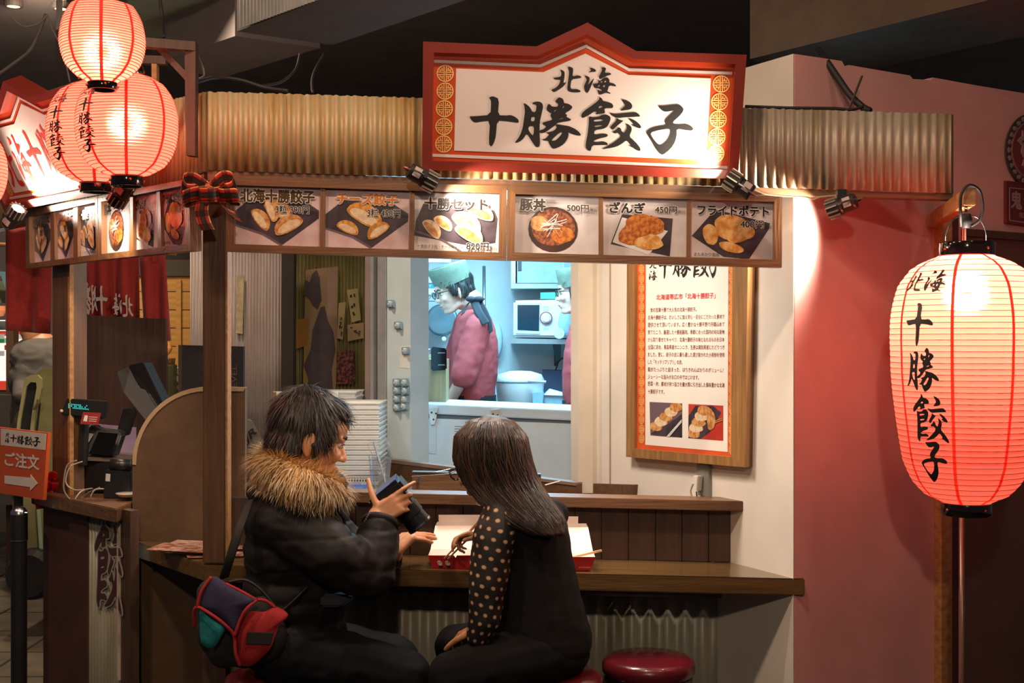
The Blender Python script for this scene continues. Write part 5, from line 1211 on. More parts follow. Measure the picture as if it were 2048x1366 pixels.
tobj('tape_roll', 'white roll of tape beside the microwave', 'roll', MB().lathe(P(1118, 667, 7.2), [(.012, 0), (.03, 0), (.03, .03), (.012, .03), (.012, 0)], 20, ax=(0, -1, 0)), flat('#cfdbe2'))
tobj('clear_bag', 'clear bag of supplies hanging beside the microwave', 'bag', MB().ell(P(1138, 645, 7.2), (.06, .04, .09), nu=14, nv=9), mat('hazy_plastic', '#a9cfe4', .3, alpha=.8), smooth=True)
rc = root('rice_cooker', (P(1040, 0, 7.1).x, 7.1, P(0, 810, 7.1).z), 'large white rice cooker on the kitchen worktop', 'rice cooker')
cz = P(0, 810, 7.1).z
MB().lathe((rc.location.x, 7.1, cz), [(0, 0), (.11, 0), (.125, .02), (.135, .12), (.135, .14), (.12, .17), (.06, .188), (0, .19)], 28).build('pot_body', M_KWH, rc, smooth=True)
MB().lathe((rc.location.x, 7.1, cz), [(.137, .125), (.139, .130), (.137, .135)], 28).build('lid_seam', flat('#7a8c96'), rc)
MB().tube([P(1056, 762, 6.94), P(1092, 764, 6.94)], .008, 8).build('handle', flat('#b4c4cc'), rc)
wt_ = tobj('kitchen_worktop', 'steel kitchen worktop behind the cooks', 'worktop', MB().prism([P(880, 811, 6.9), P(1300, 818, 6.9), P(1300, 830, 6.9), P(880, 824, 6.9)], (0, .8, 0)), M_KST)
tb = root('plastic_tub', P(1105, 812, 6.95), 'clear lidded plastic tub beside the rice cooker', 'tub')
slab(PY(6.95), [(1064, 786), (1088, 783), (1086, 812), (1066, 812)], 0, .1).build('tub_body', mat('hazy_blue_plastic', '#9cc4d8', .25, alpha=.85), tb, bevel=.004)
slab(PY(6.97), [(1086, 790), (1142, 792), (1138, 813), (1088, 813)], 0, .12).build('lower_tub', MATS['hazy_blue_plastic'], tb, bevel=.004)
MB().prism([P(1088, 790, 6.96), P(1100, 778, 6.98), P(1142, 790, 6.96), P(1142, 793, 6.96)], (0, .1, 0)).build('tub_lid', flat('#b4d0de', .3), tb)
tobj('black_power_cord', 'black power cord hanging from the kitchen socket', 'cord', MB().tube(catrom([P(1135, 712, 7.6), P(1118, 722, 7.6), P(1110, 745, 7.6), P(1100, 775, 7.5), P(1120, 760, 7.6)], 6), .005, 6), M_KDK, smooth=True)
tobj('wall_socket', 'small dark wall socket under the kitchen shelf', 'socket', slab(PY(7.75), [(1108, 702), (1116, 702), (1116, 732), (1108, 732)], .01, .01), M_KDK)
tobj('white_towel', 'white towel hanging on the kitchen wall', 'towel', MB().ell(P(994, 680, 7.65), (.035, .02, .10), nu=12, nv=8), flat('#c4d6de'), smooth=True)
tobj('dark_trolley', 'dark blue shadowed bin under the kitchen shelf', 'bin', slab(PY(7.5), [(1086, 740), (1180, 742), (1180, 812), (1086, 812)], 0, .15), flat('#3a4a66'))

# number tags on the pillar
TGp = 'numbered order tags on the pillar'
M_TAGP = mat('tag_clear_plate', '#9fc0d2', .2, .5); M_TAGD = flat('#c4d8e4', .3); M_TAGN = flat('#41607a')
KT = KP.at(.0)
for i, (x, y, lab) in enumerate(((784, 608, 0), (799, 651, 0), (814, 702, 0), (796, 765, 1), (812, 765, 1), (796, 781, 1), (813, 782, 1), (796, 798, 1), (812, 799, 1), (796, 815, 1), (811, 813, 1))):
    r = root('number_tag', KT(x, y + 8, .006), ('silver numbered tag stuck alone on the white pillar', 'silver numbered tag in the cluster on the white pillar')[lab], 'tag', ('lone order tags', TGp)[lab])
    slab(KT, [(x - 8, y - 7), (x + 6, y - 8), (x + 7, y + 7), (x - 7, y + 8)], .010, .010).build('plate', M_TAGP, r, bevel=.002)
    d = MB(); d.lathe(KT(x + 1, y, .010), [(0, .014), (.010, .014), (.0135, .010), (.0135, 0)], 16, ax=KP.n); d.build('disc', M_TAGD, r, smooth=True)
    d = MB(); d.lathe(KT(x + 1, y, .0242), [(.0075, 0), (.0095, .0)], 16, ax=KP.n); d.build('printed_ring', M_TAGN, r, fix=False)
slab(KT, [(801, 694), (822, 690), (820, 737), (800, 735)], .0015, .0015).build('paper_note', flat('#dfe6e8'))
tag(bpy.data.objects['paper_note'], 'pale paper note taped to the white pillar', 'paper')
# ================================================================== people
def melt(mb, voxel=.006, it=6, fac=.5, disp=None, tris=None):
    """one continuous skin over overlapping closed shapes (voxel remesh + smoothing); disp(co, no) moves vertices along normals"""
    me = mb.mesh('melt'); o = bpy.data.objects.new('melt', me); COL.objects.link(o)
    bm = bmesh.new(); bm.from_mesh(me); bmesh.ops.recalc_face_normals(bm, faces=bm.faces); bm.to_mesh(me); bm.free()
    r = o.modifiers.new('r', 'REMESH'); r.mode = 'VOXEL'; r.voxel_size = voxel; r.use_smooth_shade = True
    if it: s = o.modifiers.new('s', 'SMOOTH'); s.factor = fac; s.iterations = it
    dg = bpy.context.evaluated_depsgraph_get(); out = bpy.data.meshes.new_from_object(o.evaluated_get(dg))
    bpy.data.objects.remove(o); bpy.data.meshes.remove(me)
    if disp:
        n = len(out.vertices); co = np.empty(n * 3, dtype=np.float32); out.vertices.foreach_get('co', co); co = co.reshape(-1, 3)
        no = np.empty(n * 3, dtype=np.float32); out.vertex_normals.foreach_get('vector', no); no = no.reshape(-1, 3)
        d = disp(co, no); co = co + no * d[:, None]; out.vertices.foreach_set('co', co.astype(np.float32).ravel()); out.update()
    return out
def nz(co, sc, seed=0.0, st=(1, 1, 1)):
    return np.array([noise.noise((float(c[0]) * sc * st[0] + seed, float(c[1]) * sc * st[1], float(c[2]) * sc * st[2])) for c in co], dtype=np.float32)
def wrinkle(amp=.006, sc=14, seed=0.0, st=(1, 1, 2.2)):
    def f(co, no):
        a = nz(co, sc, seed, st); return amp * (1 - 2 * np.abs(a)) * .8 + amp * .5 * nz(co, sc * 2.3, seed + 5, st)
    return f
def skinmat(name, a, b_): 
    m = mat(name, a, .45, col2=b_, scale=22, edge=(.3, .75), bump=.03, bscale=160); p = m.node_tree.nodes['Principled BSDF']
    p.inputs['Subsurface Weight'].default_value = .12; p.inputs['Subsurface Radius'].default_value = (.02, .008, .004); p.inputs['Subsurface Scale'].default_value = .3; return m
M_SKIN = skinmat('warm_skin', '#b97a56', '#d0966f'); M_SKINK = skinmat('pale_skin', '#cfa290', '#dcb6a4')
M_HAIRB = mat('black_brown_hair', '#15100e', .5, var=.3, scale=60, stretch=(1, 1, .15)); M_HAIRL = mat('dark_brown_hair', '#211612', .55, col2='#38241a', scale=40, stretch=(1, 1, .12))
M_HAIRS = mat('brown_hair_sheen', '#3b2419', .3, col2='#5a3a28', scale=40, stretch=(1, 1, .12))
def head_prims(mb, c, R, k=1.0, ears=True):
    """face forward = +x, left = +y, up = +z, k = scale"""
    E = lambda p, r, RR=None: mb.ell(c + R @ (Vector(p) * k), tuple(x * k for x in r), R if RR is None else R @ RR, 16, 10)
    K = lambda p, r, q, s, sq=1.0: mb.cap(c + R @ (Vector(p) * k), r * k, c + R @ (Vector(q) * k), s * k, 10, sq)
    E((-.012, 0, .045), (.097, .077, .088)); E((.03, 0, -.015), (.062, .064, .075)); E((.038, 0, -.055), (.048, .050, .055))
    E((.062, 0, -.092), (.024, .026, .02)); E((.055, 0, .045), (.040, .058, .04))
    K((.084, 0, .012), .008, (.104, 0, -.026), .012); E((.094, .011, -.030), (.010, .008, .008)); E((.094, -.011, -.030), (.010, .008, .008))
    for s in (-1, 1):
        E((.074, s * .036, -.022), (.018, .022, .02)); K((.088, s * .012, .021), .008, (.076, s * .045, .024), .008)
        K((.0, s * .045, -.07), .018, (.055, s * .02, -.093), .018)
        if ears: E((-.008, s * .079, -.008), (.019, .009, .031)); E((-.004, s * .078, -.034), (.010, .008, .012))
    K((.090, -.013, -.056), .0075, (.090, .013, -.056), .0075); K((.087, -.012, -.066), .008, (.087, .012, -.066), .008)
def head_R(yaw, pitch=0.0, roll=0.0):
    return (Matrix.Rotation(yaw, 3, 'Z') @ Matrix.Rotation(pitch, 3, 'Y') @ Matrix.Rotation(roll, 3, 'X'))
def face_parts(parent, c, R, k=1.0, glasses=None, gm=None):
    for s in (-1, 1):
        p = c + R @ (Vector((.079, s * .029, .006)) * k)
        e = MB().ell(p, (.010 * k, .0125 * k, .0065 * k), R, 12, 8).build('eye', flat('#d8cfc8', .2), parent, smooth=True)
        MB().ell(p + R @ Vector((.0075 * k, 0, -.001)), (.004 * k, .005 * k, .005 * k), R, 8, 6).build('iris', flat('#1a1210', .15), e, smooth=True)
        MB().tube([c + R @ (Vector(q) * k) for q in ((.095, s * .013, .026), (.092, s * .030, .033), (.078, s * .048, .028))], [.003 * k, .0035 * k, .002 * k], 6).build('eyebrow', M_HAIRB, parent)
        MB().tube([c + R @ (Vector(q) * k) for q in ((.0925, s * .017, .010), (.0915, s * .030, .0135), (.0835, s * .043, .009))], .0018 * k, 5).build('eyelid', flat('#5a3a2c'), parent)
    MB().tube([c + R @ (Vector(q) * k) for q in ((.0925, -.020, -.0615), (.0985, 0, -.0605), (.0925, .020, -.0615))], [.0012 * k, .0022 * k, .0012 * k], 6).build('mouth', flat('#7a4038', .4), parent)
    if glasses:
        g = MB()
        for s in (-1, 1):
            pts = [c + R @ (Vector((.104 - .12 * abs(y - .03 * 0) * abs(y) , y, z)) * k) for y, z in ((s * .010, .012), (s * .012, .022), (s * .034, .024), (s * .054, .020), (s * .054, .0), (s * .040, -.012), (s * .018, -.012), (s * .010, .0), (s * .010, .012))]
            g.tube(pts, .0022 * k, 6); g.tube([c + R @ (Vector(q) * k) for q in ((.100, s * .054, .016), (.05, s * .078, .014), (-.008, s * .084, .008))], .0022 * k, 6)
        g.tube([c + R @ (Vector(q) * k) for q in ((.104, -.010, .012), (.108, 0, .014), (.104, .010, .012))], .002 * k, 6)
        o = g.build('glasses', gm or M_BLACK, parent, smooth=True)
        for s in (-1, 1):
            MB().poly([c + R @ (Vector((.1025 - .12 * y * y, y, z)) * k) for y, z in ((s * .011, .018), (s * .034, .0225), (s * .053, .018), (s * .053, .0), (s * .040, -.011), (s * .018, -.011))]).build('lens', mat('spectacle_lens', '#dfe8ec', .05, trans=1.0, alpha=.25), o, fix=False)
def hand_prims(mb, w, f, n, th, curls, k=1.0, thumb=None, spread=.012, lens=(.040, .026, .021)):
    """w wrist, f towards knuckles, n palm side, th towards the thumb; curls: index..little, three bend angles (deg) each"""
    f = Vector(f).normalized(); n = Vector(n); n = (n - f * n.dot(f)).normalized(); t = f.cross(n).normalized()
    if t.dot(Vector(th)) < 0: t = -t
    k0 = k
    for o in (.026, .009, -.009, -.024): mb.cap(w + t * o * k * .75, .015 * k, w + (f * .078 + t * o) * k, .0125 * k, 10)
    mb.cap(w + t * .016 * k, .017 * k, w + (f * .05 + t * .028) * k + n * .006 * k, .014 * k, 10)
    base = [(.029, .082, 1.0), (.010, .087, 1.08), (-.010, .083, 1.02), (-.027, .074, .82)]
    for (o, l, q), cu, sp in zip(base, curls, (1, .3, -.4, -1.2)):
        p = w + (f * l + t * o) * k; a = 0.0; d0 = (f + t * spread * sp * 6).normalized(); r = .0092 * k * (.9 if o < -.02 else 1)
        for sg, (L, c) in enumerate(zip(lens, cu)):
            a += math.radians(c); d = d0 * math.cos(a) + n * math.sin(a); e = p + d * L * q * k
            mb.cap(p, r, e, r * .92, 10); p = e; r *= .92
    tb = thumb or ((.55, .85, .1), (.8, .55, .25), (.85, .35, .35)); p = w + (f * .022 + t * .026) * k; r = .0125 * k
    for (a_, b_, c_), L in zip(tb, (.042, .032, .026)):
        d = (f * a_ + t * b_ + n * c_).normalized(); e = p + d * L * k; mb.cap(p, r, e, r * .88, 10); p = e; r *= .88
def strands(surf, N, dirf, length, wid, mats, name, parent, seed=0, keep=None, nseg=3, lift=.35, grav=.3, jit=.25):
    """fur / hair blades grown from the faces of a mesh (world coordinates)"""
    rnd = random.Random(seed); P_ = surf.polygons; V_ = [v.co.copy() for v in surf.vertices]; ar = np.array([p.area for p in P_]); cum = np.cumsum(ar); mbs = [MB() for _ in mats]; tot = 0; tries = 0
    while tot < N and tries < N * 6:
        tries += 1; p = P_[int(np.searchsorted(cum, rnd.random() * cum[-1]))]; vs_ = [V_[i] for i in p.vertices]; a, b_ = rnd.random(), rnd.random()
        if len(vs_) == 4: q = (vs_[0] * (1 - a) + vs_[1] * a) * (1 - b_) + (vs_[3] * (1 - a) + vs_[2] * a) * b_
        else: q = (vs_[0] + vs_[1] + vs_[2]) / 3
        if keep and not keep(q): continue
        nn = p.normal.copy(); d = Vector(dirf(q, nn)); d = d - nn * d.dot(nn)
        if d.length < 1e-5: d = nn.orthogonal()
        d = (d.normalized() + nn * lift + Vector((rnd.uniform(-1, 1), rnd.uniform(-1, 1), rnd.uniform(-1, 1))) * jit).normalized()
        L = length * rnd.uniform(.6, 1.2); s = d.cross(nn)
        s = (s.normalized() if s.length > 1e-4 else d.orthogonal().normalized()); w = wid * rnd.uniform(.7, 1.3); pts = []; cur = q.copy(); dd = d.copy()
        for i in range(nseg + 1):
            ww = w * (1 - i / nseg) ; pts += [cur - s * ww / 2, cur + s * ww / 2] if i < nseg else [cur.copy()]
            cur = cur + dd * (L / nseg); dd = (dd + Vector((0, 0, -1)) * grav * (i + 1) / nseg * .5).normalized()
        fs = [(2 * i, 2 * i + 1, 2 * i + 3, 2 * i + 2) for i in range(nseg - 1)] + [(2 * nseg - 2, 2 * nseg - 1, 2 * nseg)]
        mbs[rnd.randrange(len(mats))].add(pts, fs); tot += 1
    big = MB()
    for i, b in enumerate(mbs): big.add(b.v, b.f, i)
    o = big.build(name, list(mats), parent, smooth=True, fix=False); o['kind'] = 'stuff'; return o
def sub(mesh, name, m, parent): return link(name, mesh, m, parent, True)

# ------------------------------------------------------------------ man in the parka
Q = lambda x, y, d=0.0: P(x, y, 3.56 + d)
man = root('person', (P(560, 0, 3.58).x, 3.58, .475), 'seated man in a black fur collared parka looking at a camera', 'person')
hc = Q(618, 878, .0); hR = head_R(math.radians(16), math.radians(17))
b = MB(); head_prims(b, hc, hR, 1.03)
b.cap(hc + hR @ Vector((-.03, 0, -.05)), .058, Q(598, 1010, .02), .065, 12)
b.ell(Q(590, 1110, .02), (.11, .15, .16)); b.ell(Q(575, 1270, .02), (.13, .15, .11))
wr = Q(752, 1036, -.01); elb = Q(738, 1148, -.08)
b.cap(Q(585, 1055, -.12), .05, elb, .04); b.cap(elb, .04, wr, .026)
wl_ = Q(788, 1110, .20); ell_ = Q(715, 1135, .24)
b.cap(Q(640, 1045, .18), .05, ell_, .04); b.cap(ell_, .04, wl_, .026)
hand_prims(b, wr, (.78, .05, .50), (.25, 1, -.1), (-.7, 0, .7), [(10, 18, 14), (38, 40, 25), (48, 45, 30), (50, 45, 30)], .88, thumb=((.1, 1.0, .15), (.2, .95, .3), (.25, .9, .4)))
hand_prims(b, wl_ + Vector((-.012, 0, .0)), (.55, .42, .52), (.4, .3, -.85), (0, 1, .1), [(38, 4, 4), (40, 5, 5), (42, 6, 5), (44, 8, 6)], 1.0, thumb=((.6, .6, .5), (.8, .3, .5), (.9, .1, .4)))
for hx, kx, fx_ in ((Q(575, 1300, -.07), Q(812, 1350, -.02), Q(800, 1366, -.04)), (Q(590, 1292, .11), Q(790, 1318, .14), Q(790, 1366, .12))):
    b.cap(hx, .075, kx, .052); ank = Vector((kx.x - .02, kx.y, .09)); b.cap(kx, .052, ank, .034); b.cap(Vector((ank.x - .03, ank.y, .045)), .035, Vector((ank.x + .14, ank.y, .035)), .03)
body = sub(melt(b, .0046, 3), 'body', M_SKIN, man)
face_parts(body, hc, hR, 1.03)
# hair
h = MB(); E = lambda p, r: h.ell(hc + hR @ (Vector(p) * 1.03), tuple(x * 1.03 for x in r), hR, 16, 10)
E((-.024, 0, .048), (.100, .088, .094)); E((-.058, 0, -.02), (.056, .074, .062)); E((.034, 0, .092), (.050, .066, .034)); E((.060, 0, .088), (.026, .05, .022))
for s in (-1, 1): E((.030, s * .066, .030), (.026, .018, .045)); E((-.045, s * .060, -.02), (.030, .026, .05)); E((.012, s * .078, -.002), (.010, .008, .032))
hm = melt(h, .006, 4, disp=wrinkle(.003, 40, 2.0, (1, 1, .5)))
crown = hc + hR @ Vector((-.05, 0, .15))
strands(hm, 3800, lambda q, n: (q - crown) + Vector((0, 0, -.02)), .05, .0030, [M_HAIRB, M_HAIRL], 'hair_strands', body, 3, lift=.16, grav=.5, jit=.22)
sub(hm, 'hair', M_HAIRB, body)
MB().tube(catrom([hc + hR @ Vector(p) for p in ((.004, -.088, -.012), (.012, -.086, -.04), (.02, -.075, -.10), (.05, -.06, -.16))], 5), .0016, 5).build('earphone_lead', M_RUBBER, body)
MB().ell(hc + hR @ Vector((.004, -.089, -.010)), .007, None, 8, 6).build('earphone', M_RUBBER, body)
# parka: quilted, puffy
M_PARKA = mat('black_parka_nylon', '#1d1a1b', .6, col2='#252122', scale=6, bump=.08, bscale=55, spec=.2)
j = MB()
j.ell(Q(588, 1265, .02), (.150, .175, .115)); j.ell(Q(592, 1185, .02), (.152, .175, .13)); j.ell(Q(594, 1105, .02), (.150, .185, .13)); j.ell(Q(582, 1045, .02), (.130, .195, .095))
j.cap(Q(570, 1050, -.10), .085, Q(660, 1105, -.14), .082); j.cap(Q(660, 1105, -.14), .082, elb + Vector((-.01, 0, .0)), .072)
j.cap(elb, .073, Q(757, 1068, -.03), .058); j.ell(Q(752, 1062, -.03), (.056, .052, .034)); 
j.cap(Q(640, 1045, .17), .08, ell_, .066); j.cap(ell_, .066, Q(768, 1113, .21), .05)
j.ell(Q(655, 985, .0), (.05, .07, .06)); j.ell(Q(668, 972, .02), (.035, .06, .045)); j.ell(Q(548, 985, .05), (.075, .13, .06))
def quilt(co, no):
    z = co[:, 2] + .02 * nz(co, 6, 1.0); s = np.abs(np.sin(np.pi * z / .088)); return .007 * (s ** .45) - .006 + wrinkle(.0035, 15, 3.0, (1, 1, 1.6))(co, no)
pk = sub(melt(j, .0062, 8, .6, quilt), 'parka', M_PARKA, man)
for (a_, r_c, d_) in ((Q(757, 1062, -.03), .052, Q(762, 1042, -.01)), (Q(772, 1112, .21), .046, wl_)):
    ax = (d_ - a_).normalized(); MB().lathe(a_ + ax * .012, [(r_c * .8, 0), (r_c, .004), (r_c, .018), (r_c * .82, .022), (r_c * .7, .012)], 24, ax=ax).build('cuff', M_PARKA, pk, smooth=True)
MB().prism([Q(668, 968, -.06), Q(688, 962, -.03), Q(697, 968, .0), Q(676, 1000, -.04)], (0, .03, 0)).build('collar_tab', M_PARKA, pk, bevel=.004)
MB().tube(catrom([Q(662, 985, -.10), Q(672, 1010, -.12), Q(690, 1035, -.12), Q(693, 1042, -.12)], 5), .009, 8).build('storm_flap', M_PARKA, pk)
# fur collar
fc = MB(); fpts = catrom([Q(668, 992, .03), Q(654, 986, -.09), Q(606, 968, -.16), Q(552, 945, -.12), Q(532, 932, .0), Q(552, 925, .14), Q(620, 950, .20), Q(664, 985, .14)], 6)
for p0, p1 in zip(fpts[:-1], fpts[1:]): fc.cap(p0, .045, p1, .045, 10)
fm = melt(fc, .012, 4)
fcx = Q(612, 940, .03)
def furdir(q, n): return Vector((-(.25), -.1, -1.0)) + (q - fcx).normalized() * .6
M_FUR = [mat('fur_gold', '#c49a66', .6, var=.2), mat('fur_blond', '#debc8a', .6, var=.15), mat('fur_tip', '#efdcb8', .6, var=.1), mat('fur_brown', '#9a7648', .6, var=.2)]
fur = sub(fm, 'fur_collar', M_FUR[0], pk)
strands(bpy.data.meshes.new_from_object(fur) if False else melt(fc, .012, 4), 7000, furdir, .050, .0030, M_FUR, 'fur_strands', fur, 8, lift=.55, grav=.7, jit=.30)
# trousers
M_TRS = mat('dark_navy_trousers', '#131419', .8, var=.15, scale=10, bump=.06, bscale=50, spec=.2)
t = MB()
t.ell(Q(578, 1285, .02), (.145, .17, .085))
for hx, kx in ((Q(575, 1300, -.07), Q(812, 1350, -.02)), (Q(590, 1292, .11), Q(790, 1318, .14))):
    t.cap(hx, .098, kx, .068); ank = Vector((kx.x - .02, kx.y, .10)); t.cap(kx, .068, ank, .055)
sub(melt(t, .008, 6, .5, wrinkle(.005, 12, 9.0, (1, 1, 1))), 'trousers', M_TRS, man)
MB().prism([Q(640, 1188, -.12), Q(700, 1190, -.08), Q(706, 1200, -.08), Q(680, 1215, -.10), Q(640, 1215, -.13)], (0, .04, 0)).build('shirt_tail', mat('blue_grey_shirt', '#2f333c', .8), man, bevel=.006)
for kx in (Q(812, 1350, -.02), Q(790, 1318, .14)):
    s_ = MB(); s_.cap((kx.x - .05, kx.y, .05), .045, (kx.x + .13, kx.y, .04), .04); sub(melt(s_, .01, 3), 'shoe', M_BLACK, man)
# camera in his hand
cm = root('camera', Q(790, 1052, .03), 'black digital camera with a zoom lens held by the man', 'camera')
cd_ = Vector((.62, .10, -.76)).normalized(); ca = cd_.cross(Vector((0, 1, 0))).normalized(); cb_ = ca.cross(cd_)
cc = Q(784, 984, .06)
MB().obox(cc, ca * .044, cb_ * .056, cd_ * .024).build('camera_body', M_BLACK, cm, bevel=.008)
MB().obox(cc - ca * .055 + cd_ * .0, ca * .014, cb_ * .024, cd_ * .024).build('viewfinder_hump', M_BLACK, cm, bevel=.006)
MB().lathe(cc + cd_ * .026, [(.034, 0), (.035, .03), (.038, .032), (.038, .062), (.035, .064), (.037, .100), (.032, .101), (.026, .088), (0, .086)], 28, ax=cd_).build('lens_barrel', M_BLACK, cm, smooth=False)
MB().lathe(cc + cd_ * .117, [(.0378, 0), (.0378, .006)], 28, ax=cd_).build('lens_ring', M_STEEL, cm)
MB().obox(cc - cd_ * .027 , ca * .036, cb_ * .045, cd_ * .001).build('rear_screen', mat('camera_screen_glow', '#24407a', .2, emis=.12), cm)
for dx in (-.01, .012): MB().lathe(cc - ca * .05 + cb_ * (.03 + dx), [(0, -.012), (.008, -.012), (.008, 0)], 12, ax=ca).build('control_dial', M_STEEL, cm)
MB().tube(catrom([cc + cb_ * .0 - cd_ * .02 + Vector((-.03, 0, -.02)), Q(742, 1030, -.02), Q(722, 1060, -.04), Q(700, 1085, -.06), Q(690, 1050, -.06), Q(682, 1010, -.05)], 6), .0045, 6).build('neck_strap', M_RUBBER, cm)
for i in range(14): MB().lathe(Q(738 - i * 2.6, 1028 + i * 4.4, -.055), [(.005, -.001), (.0065, 0), (.005, .001)], 8, ax=(.5, 0, -.8)).build('strap_coil', M_STEEL, cm)

# ------------------------------------------------------------------ messenger bag
bg = root('messenger_bag', P(480, 1335, 3.36), 'navy and red messenger bag with a teal tongue at the man\'s hip', 'bag')
BPl = PY(3.335)
k_ = MB(); k_.ell(P(470, 1265, 3.40), (.105, .055, .085)); k_.ell(P(440, 1230, 3.40), (.06, .05, .09)); k_.ell(P(520, 1272, 3.40), (.075, .05, .075)); k_.cap(P(425, 1190, 3.40), .045, P(450, 1300, 3.40), .05); k_.cap(P(520, 1225, 3.40), .045, P(490, 1300, 3.40), .05)
sub(melt(k_, .007, 5), 'bag_body', mat('black_canvas', '#1b191b', .8, var=.15, scale=40), bg)
def pillow(pts, off, bulge, m, name, th=.006):
    """outline filled as a slightly domed panel"""
    c = (sum(p[0] for p in pts) / len(pts), sum(p[1] for p in pts) / len(pts)); P2 = catrom([(x, y, 0) for x, y in pts], 4, True); rings = []
    for s, h_ in ((1, 0), (.92, .45), (.7, .8), (.4, .96)): rings.append([BPl(c[0] + (p.x - c[0]) * s, c[1] + (p.y - c[1]) * s, off + bulge * h_) for p in P2])
    n = len(P2); mb = MB(); mb.add([p for r in rings for p in r] + [BPl(*c, off + bulge)], [(i * n + k, i * n + (k + 1) % n, (i + 1) * n + (k + 1) % n, (i + 1) * n + k) for i in range(3) for k in range(n)] + [(3 * n + k, 3 * n + (k + 1) % n, 4 * n) for k in range(n)])
    mb.add(rings[0] + [p - BPl.n * th for p in rings[0]], [(k, n + k, n + (k + 1) % n, (k + 1) % n) for k in range(n)])
    return mb.build(name, m, bg, smooth=True), [BPl(p.x, p.y, off + .004) for p in P2]
M_NAVY = mat('navy_canvas', '#2c2a48', .85, var=.12, scale=60, bump=.1, bscale=200); M_BAGR = mat('red_canvas', '#a01d22', .8, var=.12, scale=60, bump=.1, bscale=200); M_TEAL = mat('teal_canvas', '#157a80', .8, var=.12, scale=60, bump=.1, bscale=200)
pillow([(405, 1216), (430, 1228), (455, 1247), (445, 1272), (432, 1290), (418, 1290), (406, 1275)], .026, .010, M_TEAL, 'teal_tongue')
_, e1 = pillow([(476, 1258), (496, 1224), (530, 1222), (552, 1212), (577, 1228), (560, 1250), (550, 1275), (540, 1298), (510, 1326), (484, 1328), (478, 1300)], .012, .018, M_BAGR, 'red_side')
slab(BPl, [(499, 1259), (552, 1260), (546, 1284), (497, 1283)], .034, .010).build('black_band', MATS['black_canvas'], bg, bevel=.002)
_, e2 = pillow([(430, 1149), (456, 1162), (490, 1180), (518, 1196), (497, 1212), (486, 1235), (477, 1264), (458, 1242), (430, 1222), (402, 1208), (410, 1178)], .030, .016, M_NAVY, 'navy_flap')
pip = lambda pts, nm: MB().tube(catrom([BPl(x, y, o) for x, y, o in pts], 6), .0045, 8).build(nm, M_BAGR, bg, smooth=True)
pip([(393, 1250, .02), (393, 1225, .03), (402, 1208, .04), (430, 1220, .05), (458, 1241, .05), (474, 1264, .04), (478, 1300, .04), (484, 1326, .03)], 'piping')
pip([(402, 1208, .04), (410, 1178, .04), (429, 1149, .034)], 'piping'); pip([(456, 1163, .03), (490, 1180, .03), (518, 1196, .03)], 'piping'); pip([(518, 1196, .03), (499, 1212, .045), (487, 1235, .045), (477, 1264, .045)], 'piping')
pip([(518, 1196, .02), (535, 1200, .015), (552, 1214, .01)], 'piping')
MB().tube(catrom([BPl(460, 1162, .01), BPl(490, 1160, .0), BPl(520, 1178, .0), BPl(548, 1210, .0)], 6), .004, 6).build('carry_handle', M_RUBBER, bg)
ribbon([P(447, 1158, 3.36), P(462, 1110, 3.34), P(480, 1050, 3.36), P(498, 1000, 3.44)], .028, (.95, 0, .3), mat('black_webbing', '#151416', .7), 'shoulder_strap', bg, thick=.003)
ribbon([P(560, 1228, 3.36), P(585, 1205, 3.38), P(610, 1180, 3.40)], .03, (.5, 0, .85), MATS['black_webbing'], 'shoulder_strap', bg, thick=.003)

# ------------------------------------------------------------------ woman with long hair
wom = root('person', (P(1105, 0, 3.58).x, 3.58, .475), 'seated woman with long brown hair and polka dot sleeves', 'person')
wc_ = Q(976, 925, .03); wR = head_R(math.radians(180 - 28), math.radians(24))
b = MB(); head_prims(b, wc_, wR, .95)
b.cap(wc_ + wR @ Vector((-.03, 0, -.06)), .05, Q(1030, 1035, .03), .055)
b.ell(Q(1062, 1080, .03), (.10, .12, .13)); b.ell(Q(1075, 1250, .03), (.11, .13, .14))
we, ww = Q(976, 1165, -.09), Q(956, 1258, -.06); b.cap(Q(1010, 1045, -.06), .034, we, .030); b.cap(we, .034, ww, .024)
re_, rw = Q(1010, 1120, .24), Q(968, 1074, .12); b.cap(Q(1095, 1050, .11), .034, re_, .030); b.cap(re_, .034, rw, .023)
hand_prims(b, ww, (-.45, .75, -.25), (.2, .2, -.9), (-.8, -.4, .1), [(20, 25, 15)] * 4, .85)
hand_prims(b, rw, (-.85, -.35, .15), (.1, -.25, -.9), (-.1, -.9, .2), [(25, 30, 25), (30, 40, 30), (55, 60, 40), (60, 65, 45)], .74, thumb=((.7, .55, .3), (.9, .2, .35), (.95, .05, .3)))
wl2 = ((Q(1075, 1312, -.05), Q(903, 1350, -.10)), (Q(1070, 1300, .13), Q(914, 1290, .14)))
for hx, kx in wl2: b.cap(hx, .07, kx, .05); b.cap(kx, .05, Vector((kx.x + .03, kx.y, .09)), .032); b.cap(Vector((kx.x + .05, kx.y, .045)), .032, Vector((kx.x - .10, kx.y + .03, .035)), .028)
wb2 = sub(melt(b, .0046, 3), 'body', M_SKIN, wom)
face_parts(wb2, wc_, wR, .95, True, mat('dark_red_spectacle_frame', '#2c1614', .3))
M_VEST = mat('black_wool_vest', '#191718', .85, var=.15, scale=50, bump=.06, bscale=120, spec=.15)
v = MB(); _tv = [(1058, 1060, .112, .135, .10), (1066, 1120, .112, .13, .10), (1075, 1200, .122, .14, .10), (1085, 1280, .142, .155, .10)]
for _a, _b in zip(_tv[:-1], _tv[1:]):
    for f_ in (0, .2, .4, .6, .8, 1):
        _g2 = [p + (q_ - p) * f_ for p, q_ in zip(_a, _b)]; v.ell(Q(_g2[0], _g2[1], .03), _g2[2:])
